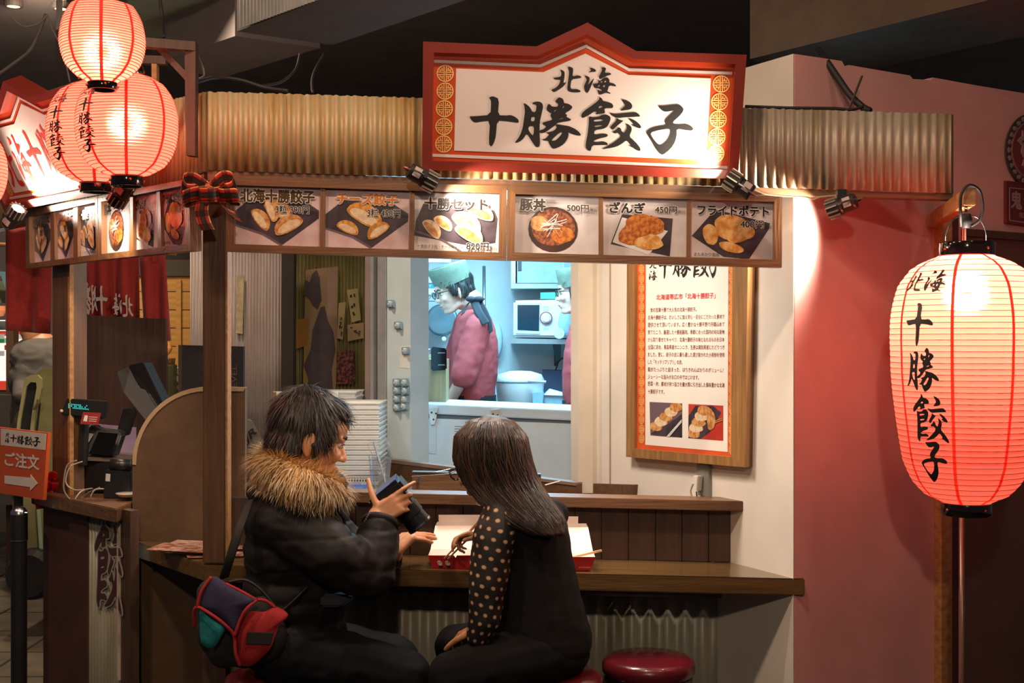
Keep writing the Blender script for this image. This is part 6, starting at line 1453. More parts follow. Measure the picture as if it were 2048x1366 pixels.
v.cap(Q(1010, 1030, -.06), .045, Q(1108, 1030, .12), .045); v.ell(Q(1030, 1030, .02), (.06, .07, .05))
sub(melt(v, .007, 6, .5, wrinkle(.0028, 10, 4.0, (1, 1, 1.0))), 'vest', M_VEST, wom)
t = MB(); t.ell(Q(1085, 1305, .03), (.135, .155, .075))
for hx, kx in wl2: t.cap(hx, .092, kx, .064); t.cap(kx, .064, Vector((kx.x + .03, kx.y, .10)), .05)
sub(melt(t, .008, 6, .5, wrinkle(.004, 11, 6.0, (1, 1, 1))), 'trousers', mat('black_trousers', '#141315', .85, var=.15, spec=.15), wom)
for hx, kx in wl2:
    s_ = MB(); s_.cap((kx.x + .05, kx.y, .05), .042, (kx.x - .11, kx.y + .03, .04), .036); sub(melt(s_, .01, 3), 'shoe', M_BLACK, wom)
# polka dot sleeves: the dots are print, laid out in a coordinate round and along the arm
def polka(name):
    m = bpy.data.materials.new(name); m.use_nodes = True; nt = m.node_tree; N = nt.nodes; L = nt.links; bs = N['Principled BSDF']
    uv = N.new('ShaderNodeUVMap'); uv.uv_map = 'arm'; sp = N.new('ShaderNodeSeparateXYZ'); L.new(uv.outputs[0], sp.inputs[0])
    def mth(op, a, b_=None):
        n = N.new('ShaderNodeMath'); n.operation = op
        for i, x in enumerate((a, b_)):
            if x is None: continue
            if isinstance(x, (int, float)): n.inputs[i].default_value = x
            else: L.new(x, n.inputs[i])
        return n.outputs[0]
    y = sp.outputs[1]; row = mth('FLOOR', y); sh_ = mth('MULTIPLY', mth('MODULO', row, 2.0), .5); x = mth('ADD', sp.outputs[0], sh_)
    dx = mth('SUBTRACT', mth('FRACT', x), .5); dy = mth('SUBTRACT', mth('FRACT', y), .5)
    d = mth('SQRT', mth('ADD', mth('MULTIPLY', dx, dx), mth('MULTIPLY', dy, dy)))
    r = N.new('ShaderNodeValToRGB'); r.color_ramp.interpolation = 'CONSTANT'; e = r.color_ramp.elements
    e[0].position = 0; e[0].color = (*lin('#c9a98a'), 1); e[1].position = .17; e[1].color = (*lin('#8a5a30'), 1); q = e.new(.235); q.color = (*lin('#1c1818'), 1)
    L.new(d, r.inputs[0]); L.new(r.outputs[0], bs.inputs['Base Color']); bs.inputs['Roughness'].default_value = .7
    return m
M_POLKA = polka('polka_dot_chiffon')
def sleeve(chain, parent, vox=.006, pitch=.031):
    s = MB()
    for (p0, r0), (p1, r1) in zip(chain[:-1], chain[1:]): s.cap(p0, r0, p1, r1, 14)
    me = melt(s, vox, 6, .5, wrinkle(.004, 14, 7.0, (1.4, 1.4, .6)))
    uv = me.uv_layers.new(name='arm'); cs = [c[0] for c in chain]; acc = [0]
    for a_, b_ in zip(cs[:-1], cs[1:]): acc.append(acc[-1] + (b_ - a_).length)
    U = []
    for vtx in me.vertices:
        best = None
        for i in range(len(cs) - 1):
            d = cs[i + 1] - cs[i]; t_ = max(-1.5 if i == 0 else 0, min(1.2 if i == len(cs) - 2 else 1, (vtx.co - cs[i]).dot(d) / d.length_squared)); pr_ = cs[i] + d * t_; dist = (vtx.co - pr_).length
            if best is None or dist < best[0]: best = (dist, acc[i] + d.length * t_, vtx.co - pr_)
        a = math.atan2(best[2].x, -best[2].y); ax_ = (cs[-1] - cs[0]).normalized(); U.append((a * .052 / pitch, (vtx.co - cs[0]).dot(ax_) / (pitch * .82) + 9))
    for li, lp in enumerate(me.loops): uv.data[li].uv = U[lp.vertex_index]
    return sub(me, 'polka_dot_sleeve', M_POLKA, parent)
sleeve([(Q(1006, 1030, -.06), .056), (Q(988, 1075, -.09), .056), (Q(976, 1165, -.10), .052), (Q(970, 1235, -.095), .044), (Q(958, 1272, -.08), .034)], wom)
sleeve([(Q(1100, 1040, .13), .045), (re_, .046), (Q(984, 1088, .15), .034)], wom)
# long hair: loft through rings, then locks lying on it
rings = [(983, 834, .035, .006, .006), (982, 842, .03, .060, .064), (981, 872, .03, .098, .104), (984, 918, .03, .106, .110), (1002, 966, .025, .104, .100), (1032, 1006, -.03, .100, .075), (1062, 1040, -.085, .090, .050), (1096, 1070, -.115, .048, .026)]
def ringpt(k, a, grow=1.0):
    k = max(0, min(len(rings) - 1.001, k)); i = int(k); f = k - i; g0, g1 = rings[i], rings[i + 1]; g = [x + (y - x) * f for x, y in zip(g0, g1)]
    c = Q(g[0], g[1], g[2]); return c + Vector((math.cos(a) * g[3] * grow, math.sin(a) * g[4] * grow, 0))
hb = MB(); nseg_ = 26; n_k = 29
fa = math.radians(152)
def inner(k, a):
    d = abs((a - fa + math.pi) % (2 * math.pi) - math.pi)
    return .60 if (k > 1.75 and d < math.radians(38)) else (.78 if (k > 1.5 and d < math.radians(50)) else .96)
hv = [ringpt(i * 7 / n_k, 2 * math.pi * j / nseg_, inner(i * 7 / n_k, 2 * math.pi * j / nseg_)) for i in range(n_k + 1) for j in range(nseg_)]
hb.add(hv, [(i * nseg_ + j, i * nseg_ + (j + 1) % nseg_, (i + 1) * nseg_ + (j + 1) % nseg_, (i + 1) * nseg_ + j) for i in range(n_k) for j in range(nseg_)] + [tuple(range(nseg_)), tuple(range(n_k * nseg_, (n_k + 1) * nseg_))])
for p, r_e in (((-.024, 0, .045), (.099, .088, .080)), ((-.055, 0, -.02), (.058, .076, .07))): hb.ell(wc_ + wR @ (Vector(p) * .98), tuple(x * .98 for x in r_e), wR, 16, 10)
hr = sub(melt(hb, .007, 5, .5, wrinkle(.005, 26, 1.0, (1, 1, .25))), 'long_hair', M_HAIRL, wb2)
rnd = random.Random(12); lk = [MB(), MB(), MB()]
for i in range(900):
    a0 = rnd.uniform(0, 2 * math.pi); d = abs((a0 - fa + math.pi) % (2 * math.pi) - math.pi); kend = rnd.uniform(4.8, 7.0)
    if d < math.radians(34): kend = 1.7
    elif d < math.radians(62): kend = rnd.uniform(3.6, 5.4)
    g = rnd.uniform(.98, 1.05); tw = rnd.uniform(-.25, .25); ph = rnd.uniform(0, 6.28); am = rnd.uniform(.0, .11); pts = []; ns = 12; k0 = rnd.choice((0.0, 0.0, .3, .8, 1.5)) if d > math.radians(40) else .05
    if k0 > kend - .5: k0 = .05
    for s in range(ns + 1):
        k = k0 + (kend - k0) * s / ns; pts.append(ringpt(k, a0 + tw * s / ns + am * math.sin(ph + k * 1.6), g + .05 * max(0, k - 5.5) * math.sin(ph)))
    w = rnd.uniform(.0014, .0030); lk[rnd.choice((0, 0, 1, 1, 2))].tube(pts, [w * (.5 + .5 * min(1, s / 3)) * (1 - .85 * max(0, (s - 6) / (ns - 6))) for s in range(ns + 1)], 4, False)
big_ = MB()
for i, l_ in enumerate(lk): big_.add(l_.v, l_.f, i)
o = big_.build('hair_locks', [M_HAIRL, M_HAIRB, M_HAIRS], hr, smooth=True, fix=False); o['kind'] = 'stuff'

# ------------------------------------------------------------------ cooks
M_UNI = mat('faded_red_uniform', '#a33c40', .85, col2='#b04a4c', scale=14, bump=.06, bscale=90); M_APR = mat('dark_navy_apron', '#20242e', .8)
M_CAP = mat('olive_green_cap', '#5c6656', .85, var=.08, scale=40); M_CAPT = mat('pale_cap_top', '#b9c7bd', .85)
def cook(name_label, hx, hy, Y, yaw, pitch, k, tor, arms, capq, glasses=True):
    K = lambda x, y, d=0.0: P(x, y, Y + d)
    r = root('person', (K(tor[0][0], 0).x, Y, 0), name_label, 'person'); c = K(hx, hy); R = head_R(math.radians(yaw), math.radians(pitch))
    b = MB(); head_prims(b, c, R, k); b.cap(c + R @ Vector((-.03, 0, -.06)), .055, K(tor[0][0] - 4, tor[0][1] - 45), .06)
    for x, y, d, rx, ry, rz in tor: b.ell(K(x, y, d), (rx * .85, ry * .85, rz * .9))
    for ch in arms:
        for (p, q_) in zip(ch[:-1], ch[1:]): b.cap(K(*p[:3]), p[3] * .55, K(*q_[:3]), q_[3] * .55)
        e_ = K(*ch[-1][:3]); hand_prims(b, e_, (-.8, .2, -.4), (0, .3, -1), (0, -1, .2), [(20, 25, 20)] * 4, .95)
    zf = K(0, tor[-1][1]).z
    for s in (-.06, .06): b.cap((K(tor[-1][0], 0).x, Y + s, zf - .06), .06, (K(tor[-1][0], 0).x, Y + s, .08), .05); b.cap((K(tor[-1][0], 0).x + .03, Y + s, .045), .04, (K(tor[-1][0], 0).x - .16, Y + s, .04), .035)
    bd2 = sub(melt(b, .0062, 3), 'body', M_SKINK, r); face_parts(bd2, c, R, k, glasses)
    h = MB(); E = lambda p, q_: h.ell(c + R @ (Vector(p) * k), tuple(x * k for x in q_), R, 14, 9)
    E((-.028, 0, .040), (.098, .088, .085)); E((-.065, 0, -.015), (.052, .074, .062)); E((.035, 0, .058), (.050, .076, .035))
    for s in (-1, 1): E((.022, s * .075, .018), (.024, .014, .045)); E((-.03, s * .074, -.005), (.03, .018, .05))
    hm = melt(h, .007, 3, disp=wrinkle(.003, 40, 2.0, (1, 1, .5))); strands(hm, 700, lambda q_, n: Vector((0, 0, -1)), .04, .004, [M_HAIRB], 'hair_strands', bd2, 5, lift=.12, grav=.4)
    sub(hm, 'hair', M_HAIRB, bd2)
    s = MB()
    for t0_, t1_ in zip(tor[:-1], tor[1:]):
        for f_ in (0, .25, .5, .75, 1):
            x, y, d, rx, ry, rz = [p + (q_ - p) * f_ for p, q_ in zip(t0_, t1_)]; s.ell(K(x, y, d), (rx, ry, rz))
    for ch in arms:
        for (p, q_) in zip(ch[:2], ch[1:2]): s.cap(K(*p[:3]), p[3], K(*q_[:3]), q_[3] * 1.1)
    sh2 = sub(melt(s, .008, 5, .5, wrinkle(.006, 9, 3.0, (1, 1, 1.4))), 'uniform_shirt', M_UNI, r)
    # cap: flat topped, tilted with the head
    q0 = c + R @ (Vector((-.012, 0, .055)) * k); up_ = R @ Vector((.10, 0, 1)).normalized()
    n = 28; ax_u = R @ Vector((1, 0, 0)); ax_v = R @ Vector((0, 1, 0)); mb = MB(); vs_ = []
    for h_, s_ in ((-.012, 1.0), (.02, 1.0), (.05, 1.02), (.082, 1.05), (.088, 1.0), (.080, .6), (.078, 0.02)):
        for i in range(n):
            a = 2 * math.pi * i / n; vs_.append(q0 + ax_u * math.cos(a) * .106 * k * s_ + ax_v * math.sin(a) * .094 * k * s_ + up_ * (h_ + (.012 * math.cos(a) if h_ < .06 else 0) * -1) * k)
    mb.add(vs_, [(i * n + j_, i * n + (j_ + 1) % n, (i + 1) * n + (j_ + 1) % n, (i + 1) * n + j_) for i in range(6) for j_ in range(n)], 0)
    mb.mi = [0] * (4 * n) + [1] * (2 * n); mb.build('cap', [M_CAP, M_CAPT], r, smooth=True)
    # apron skirt
    x0 = K(tor[-1][0], 0).x
    MB().lathe((x0, Y, .45), [(tor[-1][3] * 1.06, 0), (tor[-1][3] * 1.04, zf - .45 + .0)], 28).build('apron', M_APR, r, smooth=True)
    return r, K, c, R, sh2
c1, K1, h1, R1, s1 = cook('cook in a green cap and glasses with black apron straps over a red shirt', 907, 582, 6.85, 200, 18, 1.0,
    [(948, 645, .02, .10, .155, .075), (950, 690, .02, .125, .165, .12), (948, 745, .02, .125, .16, .12), (944, 790, .02, .125, .155, .09)],
    [[(958, 650, -.12, .072), (928, 750, -.15, .066), (885, 830, -.12, .05)], [(935, 645, .17, .07), (905, 740, .2, .065), (870, 825, .15, .05)]], None)
bt = lambda pts, w, d: ribbon([K1(*p) for p in pts], w, d, M_APR, 'apron_strap', c1, thick=.003)
bt([(925, 628, -.16), (935, 608, -.12), (950, 597, -.10), (964, 610, -.135), (978, 640, -.17), (982, 665, -.18)], .028, (.7, 0, .6))
bt([(948, 602, -.13), (958, 625, -.17), (972, 648, -.195)], .045, (.9, 0, .4))
for dx, s_ in ((-1, 1), (1, 1)): MB().ell(K1(950 + dx * 8, 598, -.13), (.03, .02, .016), None, 10, 7).build('strap_bow', M_APR, c1, smooth=True)
MB().ell(K1(888, 678, -.05), (.012, .004, .012), None, 10, 6).build('white_badge', flat('#d8dce0'), c1)
c2, K2, h2, R2, s2 = cook('cook in a pale topped green cap half hidden by the hatch jamb', 1151, 588, 6.95, 186, 2, .98,
    [(1175, 662, .0, .10, .155, .075), (1176, 710, .0, .135, .17, .12), (1174, 760, .0, .135, .16, .12), (1174, 800, .0, .13, .155, .09)],
    [[(1195, 660, -.13, .07), (1200, 750, -.2, .065), (1180, 800, -.25, .05)], [(1185, 655, .15, .07), (1195, 745, .2, .06), (1180, 790, .2, .05)]], None)
bg2 = slab(PY(6.75), [(1152, 718), (1165, 712), (1172, 716), (1172, 745), (1163, 753), (1152, 744)], 0, .006).build('gold_shield', flat('#d8b060'), c2)
slab(PY(6.748), [(1154, 720), (1165, 715), (1172, 719), (1172, 743), (1163, 750), (1154, 743)], .002, .006).build('red_shield', flat('#b83028'), bg2)
MB().prism([K2(1152, 708, -.2), K2(1160, 702, -.2), K2(1170, 712, -.2), K2(1162, 716, -.2)], (0, .01, 0)).build('name_clip', M_STEEL, c2)
for i, ch in enumerate('餃子組'):
    m = MB(); text_quad(m, ch, PY(6.78), qr(1143 - i * 1.5, 692 + i * 14, 1152 - i * 1.5, 703 + i * 14), 0, .02); m.build('embroidery', flat('#2c3a6a'), c2, fix=False)
# ================================================================== the alley behind the stall
def planks(Y, x0, x1, y0, y1, pitch, m, parent, name='plank', th=.015):
    y = y0
    while y < y1 - 2:
        slab(PY(Y), [(x0, y), (x1, y + 1), (x1, min(y + pitch - 1.2, y1) + 1), (x0, min(y + pitch - 1.2, y1))], 0, th).build(name, m, parent, bevel=.002); y += pitch
M_YEL = wood('ochre_plank', '#a87c38', '#c2944a', 'x', .7)
yb = struct('wall_ochre', MB().prism([P(200, 520, 8.04), P(470, 520, 8.04), P(470, 1110, 8.04), P(200, 1110, 8.04)], (0, .1, 0)), mat('ochre_backing', '#5e431e', .8))
planks(8.0, 200, 470, 547, 1000, 36.5, M_YEL, yb)
slab(PY(7.98), [(352, 560), (362, 560), (362, 1000), (352, 1000)], 0, .03).build('batten', M_YEL, yb)
slab(PY(7.98), [(200, 520), (470, 522), (470, 552), (200, 552)], 0, .1).build('eaves_board', flat('#3a3428'), yb)
pb = root('planter_box', P(330, 780, 6.6), 'pale green ribbed planter box under the shrimp ornament', 'planter')
for i in range(3): slab(PY(6.6), [(290, 733 + i * 15), (360, 737 + i * 15), (359, 750 + i * 15), (290, 747 + i * 15)], .01 * (i % 2), .2).build('side_board', flat('#9a9a80'), pb, bevel=.003)
MB().box(P(290, 0, 6.6).x, P(358, 0, 6.6).x, 6.62, 6.8, 0, P(0, 776, 6.6).z).build('plinth', M_DARK, pb)
sp_ = root('shrimp_ornament', P(325, 736, 6.55), 'orange shrimp shaped ornament on the planter', 'ornament')
MB().tube(catrom([P(310, 702, 6.55), P(322, 700, 6.53), P(332, 704, 6.53), P(337, 695, 6.53), P(334, 689, 6.53), P(329, 689, 6.53)], 5), [.02] * 16 + [.016] * 6 + [.012] * 4, 10).build('shrimp_body', mat('orange_glaze', '#d08a48', .3, var=.2), sp_, smooth=True)
MB().tube([P(322, 706, 6.53), P(328, 716, 6.53)], .010, 8).build('claw', flat('#c0604a', .3), sp_)
MB().lathe(P(318, 736, 6.55), [(0, 0), (.045, 0), (.05, .03), (.035, .07), (0, .072)], 16).build('pot', flat('#8a5a2c', .4), sp_, smooth=True)
MB().lathe(P(340, 736, 6.58), [(0, 0), (.02, 0), (.03, .05), (.02, .05), (0, .01)], 12).build('small_vase', flat('#6a4a28', .4), sp_, smooth=True)
db = root('dark_signboard', P(425, 1000, 5.0), 'dark signboard with raised letters behind the partition', 'signboard')
slab(PY(5.0), [(361, 690), (487, 693), (485, 1000), (358, 1000)], 0, .03).build('board', mat('charcoal_board', '#231f20', .6), db)
slab(PY(5.0), [(358, 690), (364, 690), (362, 1000), (355, 1000)], .01, .04).build('edge_frame', flat('#4a3830'), db)
m = MB()
v_, f_ = font_tris('EVEL', .01); x0, x1 = min(p[0] for p in v_), max(p[0] for p in v_); y0, y1 = min(p[1] for p in v_), max(p[1] for p in v_)
m.add([PY(5.0)(463 + 11 * (1 - (y - y0) / (y1 - y0)), 775 - 46 * (x - x0) / (x1 - x0), .003) for x, y in v_], f_); m.build('raised_letters', flat('#5a4a48'), db, fix=False)
# grey corrugated wall, ragged paper strips, dark post
gw = struct('wall_corrugated_grey', corrugated(PY(6.4), (380, 430), (568, 430), (568, 1100), (380, 1100), 30, .006, 0, seed=3, rag=0, samp=4), rusty('grey_lilac_corrugated', '#a39a98', '#8a7d78', '#6a5a52', 1.4), smooth=True)
def strip(pl, pts, m, nm, lab, cat='poster'):
    o = slab(pl, pts, .010, .002).build(nm, m); return tag(o, lab, cat)
strip(PY(6.39), [(475, 550), (489, 550), (486, 668), (472, 666)], mat('yellowed_paper', '#b8aa88', .8, col2='#9a8c6c', scale=30), 'paper_strip', 'yellowed paper strip pasted on the grey corrugated wall')
strip(PY(6.39), [(455, 615), (461, 622), (456, 638), (453, 638)], flat('#6a2a30'), 'torn_scrap', 'torn dark red paper scrap on the grey corrugated wall')
tag(slab(PY(6.3), [(563, 480), (588, 480), (583, 1251), (560, 1251)], 0, .08).build('timber_post', flat('#2b2422', .8)), 'dark timber post between the grey and green walls', 'post')
gg = struct('wall_corrugated_green', corrugated(PY(6.7), (570, 430), (760, 430), (760, 1100), (570, 1100), 26, .006, 0, seed=5, rag=0, samp=4), rusty('green_corrugated', '#8c8a5c', '#7a7040', '#5c4c28', 1.4), smooth=True)
GPn = PY(6.68)
op = root('old_poster', GPn(640, 790, .012), 'faded poster with two draped silhouettes on the green wall', 'poster')
slab(GPn, [(612, 540), (677, 533), (672, 800), (606, 800)], .012, .003).build('sheet', mat('faded_poster_paper', '#9a8474', .7, col2='#a88a4c', scale=6), op)
M_SIL = mat('faded_poster_plum', '#4a4048', .7, col2='#5a4c50', scale=14)
for pts, m in (([(625, 548), (634, 540), (640, 555), (642, 580), (644, 600), (636, 620), (626, 612), (620, 600), (608, 590), (612, 560), (620, 565)], M_SIL),
               ([(642, 615), (650, 612), (656, 640), (668, 665), (672, 700), (664, 740), (668, 798), (608, 798), (618, 760), (608, 730), (622, 700), (626, 660)], M_SIL),
               ([(590, 640), (618, 636), (616, 690), (588, 700)], flat('#a5722c'))):
    slab(GPn, pts, .0135, .0015).build('printed_shape', m, op)
slab(GPn, [(657, 540), (676, 536), (672, 640), (654, 642)], .0133, .001).build('printed_band', flat('#a08474'), op)
pc = []
for i, (q, c, lab) in enumerate((([(678, 606), (692, 604), (686, 680), (674, 676)], '#b8a478', 'narrow buff handbill beside the faded poster'), ([(694, 580), (716, 577), (722, 640), (704, 645)], '#b5aa74', 'yellowish handbill pinned high on the green wall'), ([(695, 650), (728, 645), (728, 676), (696, 683)], '#b09a78', 'buff handbill with dark characters on the green wall'))):
    r = root('handbill', GPn(*q[3], .01), lab, 'poster'); slab(GPn, q, .010 + .001 * i, .002).build('sheet', flat(c, .8), r)
    rr = random.Random(i)
    for k in range(6):
        u, v = rr.uniform(.15, .7), rr.uniform(.15, .8); slab(GPn, subq(q, u, v, u + rr.uniform(.08, .22), v + rr.uniform(.05, .12)), .012 + .001 * i, .001).build('ink_mark', flat('#2c2620'), r)
pp = root('purple_poster', GPn(690, 770, .01), 'purple and gold poster on the green wall', 'poster')
slab(GPn, [(672, 704), (706, 697), (711, 760), (702, 768), (668, 768)], .011, .002).build('sheet', mat('purple_print', '#4a2442', .7, col2='#a5603c', scale=60, edge=(.45, .6)), pp)
jr = root('railway_sign', P(505, 905, 5.9), 'grey rounded sign plate with dark letters behind the man', 'sign')
slab(PY(5.9), [(487, 848), (495, 838), (503, 842), (528, 888), (522, 905), (487, 905)], 0, .02).build('plate', flat('#7d7870'), jr)
MB().box(P(500, 0, 5.92).x, P(508, 0, 5.92).x, 5.905, 5.925, 0, P(0, 900, 5.9).z).build('sign_leg', M_BLACK, jr)
m = MB(); text_quad(m, 'JR', PY(5.9), [(488, 873), (508, 852), (516, 870), (494, 893)], .002, .03); m.build('plate_letters', flat('#2b2a2a'), jr, fix=False)

# far left: lit shop window, van, passer-by
lw = root('lit_shop_display', P(30, 800, 9.4), 'brightly lit shop display with coloured packets far behind', 'display')
M_GLW = mat('lit_white_panel', '#fff4ee', .5, emis=.9)
slab(PY(9.4), [(-60, 640), (60, 640), (60, 775), (-60, 775)], 0, .05).build('light_panel', M_GLW, lw)
r_ = random.Random(9)
for i in range(16):
    x, y = r_.choice((-12, 0, 10, 30, 38, 46)), r_.choice((668, 676, 690, 702, 716)); c = r_.choice(('#d8402c', '#3a9a50', '#e08040', '#d8d0c8', '#3a9a50'))
    slab(PY(9.38), [(x, y), (x + 9, y), (x + 9, y + 10), (x, y + 10)], .01, .02).build('packet', mat('lit_packet_' + c.strip('#'), c, .5, emis=.35), lw)
slab(PY(9.38), [(-60, 662), (58, 662), (58, 672), (-60, 672)], .0, .02).build('red_band', mat('lit_red_band', '#e04a34', .5, emis=.4), lw)
slab(PY(9.38), [(-60, 762), (60, 762), (60, 780), (-60, 780)], .0, .02).build('red_skirting', mat('lit_red_band', '#e04a34'), lw)
slab(PY(9.35), [(-60, 642), (20, 642), (20, 660), (-60, 660)], .0, .02).build('grey_pelmet', flat('#8a8c96'), lw)
MB().box(P(-60, 0, 9.4).x, P(60, 0, 9.4).x, 9.4, 9.6, 0, P(0, 775, 9.4).z).build('display_base', flat('#4a4744'), lw)
tag(slab(PY(8.6), [(-30, 540), (26, 545), (26, 560), (17, 595), (2, 552), (-30, 552)], 0, .01).build('blue_banner', flat('#6a9aa8', .8)), 'pale blue cloth banner hanging behind the red curtain', 'banner')
tag(slab(PY(8.8), [(-30, 562), (14, 562), (14, 606), (-30, 606)], 0, .02).build('green_hoarding', flat('#7d8a6c', .8)), 'pale green hoarding under the blue banner', 'board')
tag(MB().lathe(P(-4, 612, 8.5), [(0, -.075), (.035, -.065), (.052, -.03), (.052, 0), (0, 0)], 20, ax=(0, 0, 1)).build('orange_lamp_shade', mat('orange_shade_glow', '#e08a5a', .5, emis=.5)), 'small glowing orange lamp shade beside the banner', 'lamp')
tag(slab(PY(7.6), [(12, 590), (27, 590), (27, 1154), (12, 1154)], 0, .08).build('timber_post', flat('#4e3a2a', .7)), 'brown timber post before the lit shop display', 'post')
tag(slab(PY(7.4), [(-60, 788), (60, 792), (60, 1010), (-60, 1010)], 0, .12).build('grey_barrier', flat('#4a4844', .7)), 'grey low barrier across the alley', 'barrier')
gp = root('person', (P(80, 0, 7.0).x, 7.0, 0), 'passer-by in a grey coat standing behind the van', 'person')
b = MB(); K = lambda x, y, d=0.0: P(x, y, 7.0 + d)
hd = K(62, 640); head_prims(b, hd, head_R(math.radians(110), .2), 1.0); b.cap(hd + Vector((0, 0, -.05)), .055, K(72, 690), .06)
b.ell(K(80, 740), (.14, .11, .22)); b.cap(K(80, 780), .12, (K(80, 0).x, 7.0, .75), .11)
for s in (-.08, .08): b.cap((K(80, 0).x + s, 7.0, .8), .08, (K(80, 0).x + s, 7.0, .06), .05)
sub(melt(b, .012, 3), 'body', M_SKIN, gp)
b = MB(); b.ell(K(82, 715), (.17, .13, .12)); b.ell(K(80, 760), (.17, .13, .2)); b.cap(K(80, 790), .15, (K(80, 0).x, 7.0, .62), .16); b.cap(K(58, 705, -.05), .065, K(50, 770, -.08), .06); b.cap(K(50, 770, -.08), .06, K(44, 790, -.14), .05); b.cap(K(106, 705, -.05), .065, K(112, 780, -.08), .06)
sub(melt(b, .012, 5, .5, wrinkle(.006, 9)), 'grey_coat', mat('grey_wool_coat', '#5f5e5a', .9), gp)
b = MB(); b.ell(hd + Vector((0, 0, .03)), (.10, .10, .11)); sub(melt(b, .014, 3), 'hair', M_HAIRB, gp)
# van
vn = root('delivery_van', P(70, 1130, 6.2), 'pale olive vintage van with a dark door window', 'van')
V = PY(6.1); M_OLV = mat('pale_olive_paint', '#8c8a5e', .45, col2='#7a7850', scale=6)
slab(V, [(112, 733), (95, 735), (78, 742), (66, 752), (56, 775), (46, 830), (38, 900), (33, 1000), (30, 1112), (60, 1120), (112, 1135), (300, 1140), (300, 733)], 0, .5).build('van_body', M_OLV, vn, bevel=.01)
slab(V, [(52, 756), (64, 750), (78, 750), (85, 757), (86, 775), (74, 830), (64, 905), (58, 905), (66, 830), (76, 775), (75, 765), (64, 764), (56, 772), (44, 840), (36, 910), (30, 910), (38, 840)], .018, .02).build('window_frame', mat('pale_olive_bright', '#a3a070', .4), vn)
slab(V, [(58, 768), (74, 765), (76, 776), (66, 830), (58, 905), (36, 905), (44, 840)], .006, .008).build('door_window', mat('dark_van_glass', '#2a2b2c', .15), vn)
slab(V, [(79, 806), (82, 806), (70, 910), (66, 910)], .004, .004).build('door_gap', M_RUBBER, vn)
MB().tube([V(72, 818, .03), V(82, 806, .035), V(83, 798, .035)], .008, 6).build('door_hinge', flat('#6e6c4c', .4), vn)
slab(V, [(74, 1005), (80, 1005), (88, 1125), (82, 1125)], .01, .01).build('pale_stripe', flat('#9fb89a'), vn)
for cx_ in (70, 240): MB().lathe(P(cx_, 1145, 6.1), [(0, -.1), (.10, -.1), (.12, -.06), (.12, .06), (.10, .1), (0, .1)], 24, ax=(0, -1, 0)).build('wheel', M_RUBBER, vn)
# ceiling downlights in view, cables
for i, (x, y) in enumerate(((27, 13), (122, 18))):
    c = P(x, y, 7.0); r = root('ceiling_downlight', c, 'round glowing downlight in the dark ceiling', 'lamp', 'ceiling downlights')
    MB().lathe(c, [(0, 0), (.034, 0), (.036, .004), (.036, .03), (0, .03)], 20).build('glowing_disc', mat('downlight_glow', '#ffdfae', .4, emis=2.5), r)
    MB().lathe(c, [(.036, -.002), (.05, -.002), (.05, .03), (.036, .03)], 20).build('trim_ring', flat('#3a3432'), r)
    MB().tube([c + Vector((0, 0, .03)), Vector((c.x, c.y, 3.3))], .03, 8).build('housing', M_DARK, r)
def cable(pts, r, lab, col='#2a2626'): return tag(MB().tube(catrom([P(*p) for p in pts], 7), r, 6).build('ceiling_cable', flat(col), None, smooth=True), lab, 'cable')
cable([(92, 28, 4.6), (80, 60, 4.6), (60, 100, 4.6), (30, 125, 4.6), (-20, 160, 4.6)], .006, 'grey cable bundle sagging from the ceiling at the far left', '#5a5654')
cable([(95, 28, 4.5), (105, 60, 4.5), (125, 100, 4.5), (140, 165, 4.5)], .003, 'thin wire hanging down beside the small lantern', '#6a6462')
cable([(20, 30, 4.4), (45, 52, 4.4), (75, 48, 4.4), (95, 30, 4.4)], .003, 'loose wire loop under the dark ceiling', '#6a6664')
cable([(320, 0, 4.3), (325, 40, 4.3), (328, 74, 4.2)], .006, 'black cable dropping to the lantern gallows')
cable([(392, 105, 3.7), (404, 130, 3.75), (408, 150, 3.75), (398, 157, 3.75), (392, 158, 3.72)], .003, 'pale wire loop at the gallows upright', '#7a7270')
cable([(392, 165, 3.72), (430, 155, 3.85), (480, 160, 3.9), (530, 175, 3.9), (575, 182, 3.85)], .006, 'black cable lying along the top of the fascia')
cable([(600, 108, 4.4), (590, 140, 4.2), (560, 165, 4.1), (520, 172, 4.0)], .004, 'dark cable curving down behind the fascia')
cable([(648, 108, 4.4), (632, 135, 4.2), (624, 160, 4.0), (625, 185, 3.85)], .004, 'dark cable dropping straight behind the fascia')
cable([(1636, 100, 3.98), (1650, 118, 3.88), (1672, 150, 3.84), (1700, 190, 3.80), (1725, 214, 3.78), (1740, 222, 3.76)], .011, 'thick black conduit bent over the cream wall', '#1e1c1c')
cable([(1490, 213, 3.75), (1580, 216, 3.74), (1670, 217, 3.74), (1700, 220, 3.74), (1726, 213, 3.75)], .005, 'black cable along the top of the right fascia sheet', '#1e1c1c')
tag(MB().beam(P(1698, 218, 3.75), P(1724, 152, 3.80), .005, .005).build('steel_rod', flat('#4a3a34')), 'thin rusty rod standing behind the right fascia', 'rod')
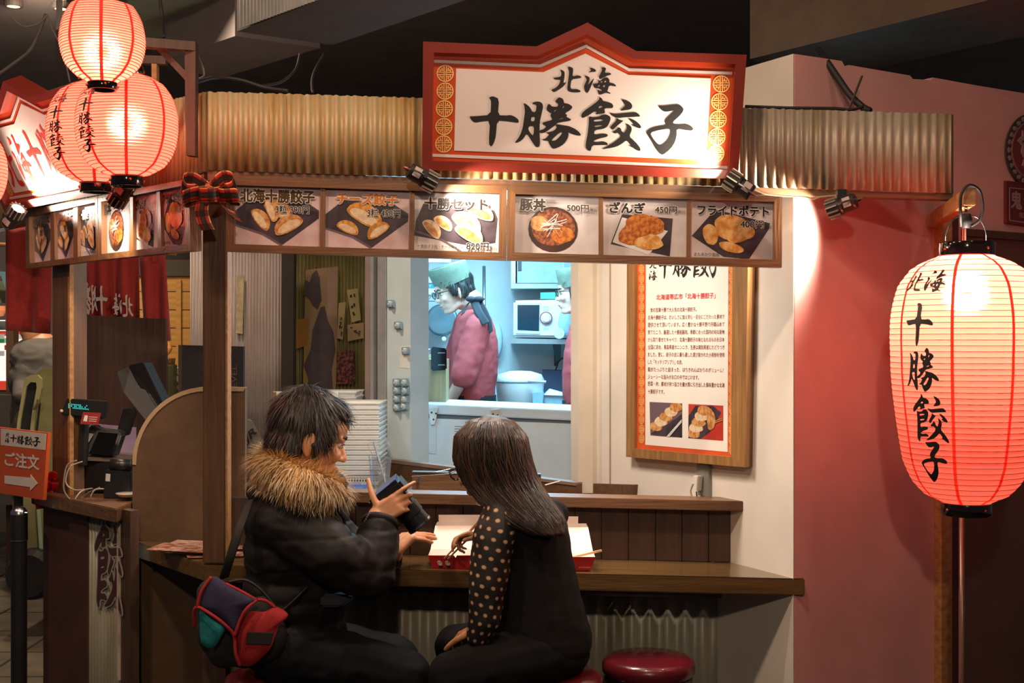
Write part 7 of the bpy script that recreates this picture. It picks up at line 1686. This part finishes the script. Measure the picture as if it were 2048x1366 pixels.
# oni emblem and name plate on the pink wall
em = root('round_emblem', RP(2050, 345, .01), 'round dark emblem with a pale horned demon face', 'emblem')
def rdisc(cx, cy, rx, ry, o, m, nm, hole=None):
    pts = [(cx + rx * math.cos(2 * math.pi * i / 40), cy + ry * math.sin(2 * math.pi * i / 40)) for i in range(40)]
    hs = [[(cx + rx * hole * math.cos(2 * math.pi * i / 40), cy + ry * hole * math.sin(2 * math.pi * i / 40)) for i in range(40)]] if hole else ()
    return slab(RP, pts, o, .006, holes=hs).build(nm, m, em)
ecx, ecy, erx, ery = 2056, 301, 50, 73
rdisc(ecx, ecy, erx, ery, .012, flat('#3a3438'), 'outer_ring'); rdisc(ecx, ecy, erx * .78, ery * .78, .014, flat('#6a2c30'), 'red_field')
rdisc(ecx, ecy, erx * .80, ery * .80, .0155, flat('#8a6a6c'), 'pale_line', .96)
for i in range(26):
    a = 2 * math.pi * i / 26; c_ = (ecx + erx * .89 * math.cos(a), ecy + ery * .89 * math.sin(a)); slab(RP, blob_px(*c_, 3.4, 4.6, 10, .15, i), .016, .004).build('ring_mark', flat('#8a7072'), em)
M_ONI = flat('#9a7c7c')
for pts in ([(2036, 262), (2042, 268), (2042, 275), (2036, 276)], [(2026, 284), (2034, 274), (2050, 274), (2070, 276), (2070, 300), (2060, 330), (2042, 338), (2036, 332), (2040, 318), (2034, 306), (2036, 294)]):
    slab(RP, pts, .018, .004).build('demon_face', M_ONI, em)
for pts in (blob_px(2047, 293, 5, 6, 14, 0), [(2038, 316), (2048, 322), (2042, 330)], [(2036, 282), (2042, 286), (2034, 287)], [(2048, 279), (2049, 279), (2049, 286), (2048, 286)], [(2053, 279), (2054, 279), (2054, 286), (2053, 286)]): slab(RP, pts, .020, .003).build('face_line', flat('#5a2428'), em)
np_ = root('name_plate', RP(2050, 455, .01), 'dark red plate with pale characters under the round emblem', 'sign')
slab(RP, [(2007, 362), (2110, 373), (2110, 462), (2007, 447)], .012, .012).build('plate', flat('#5c2026'), np_)
slab(RP, [(2012, 375), (2110, 385), (2110, 387), (2012, 377)], .013, .002).build('pale_border', M_ONI, np_); slab(RP, [(2012, 375), (2013.5, 375), (2013.5, 441), (2012, 441)], .013, .002).build('pale_border', M_ONI, np_); slab(RP, [(2012, 440), (2110, 455), (2110, 457), (2012, 442)], .013, .002).build('pale_border', M_ONI, np_)
m = MB(); text_quad(m, '鬼', RP, [(2015, 383), (2036, 385), (2036, 420), (2015, 416)], .014, .03); text_quad(m, '金', RP, [(2040, 386), (2066, 389), (2066, 424), (2040, 420)], .014, .03); text_quad(m, '販', RP, [(2031, 425), (2043, 427), (2043, 438), (2031, 436)], .014, .01); m.build('plate_characters', M_ONI, np_, fix=False)
tag(MB().tube([P(1924, 1030, 3.7), P(1925, 1600, 3.7)], .008, 10).build('copper_pipe', mat('copper_brown_pipe', '#8a6a58', .35, .5), None, smooth=True), 'slim vertical pipe below the tall lantern', 'pipe')
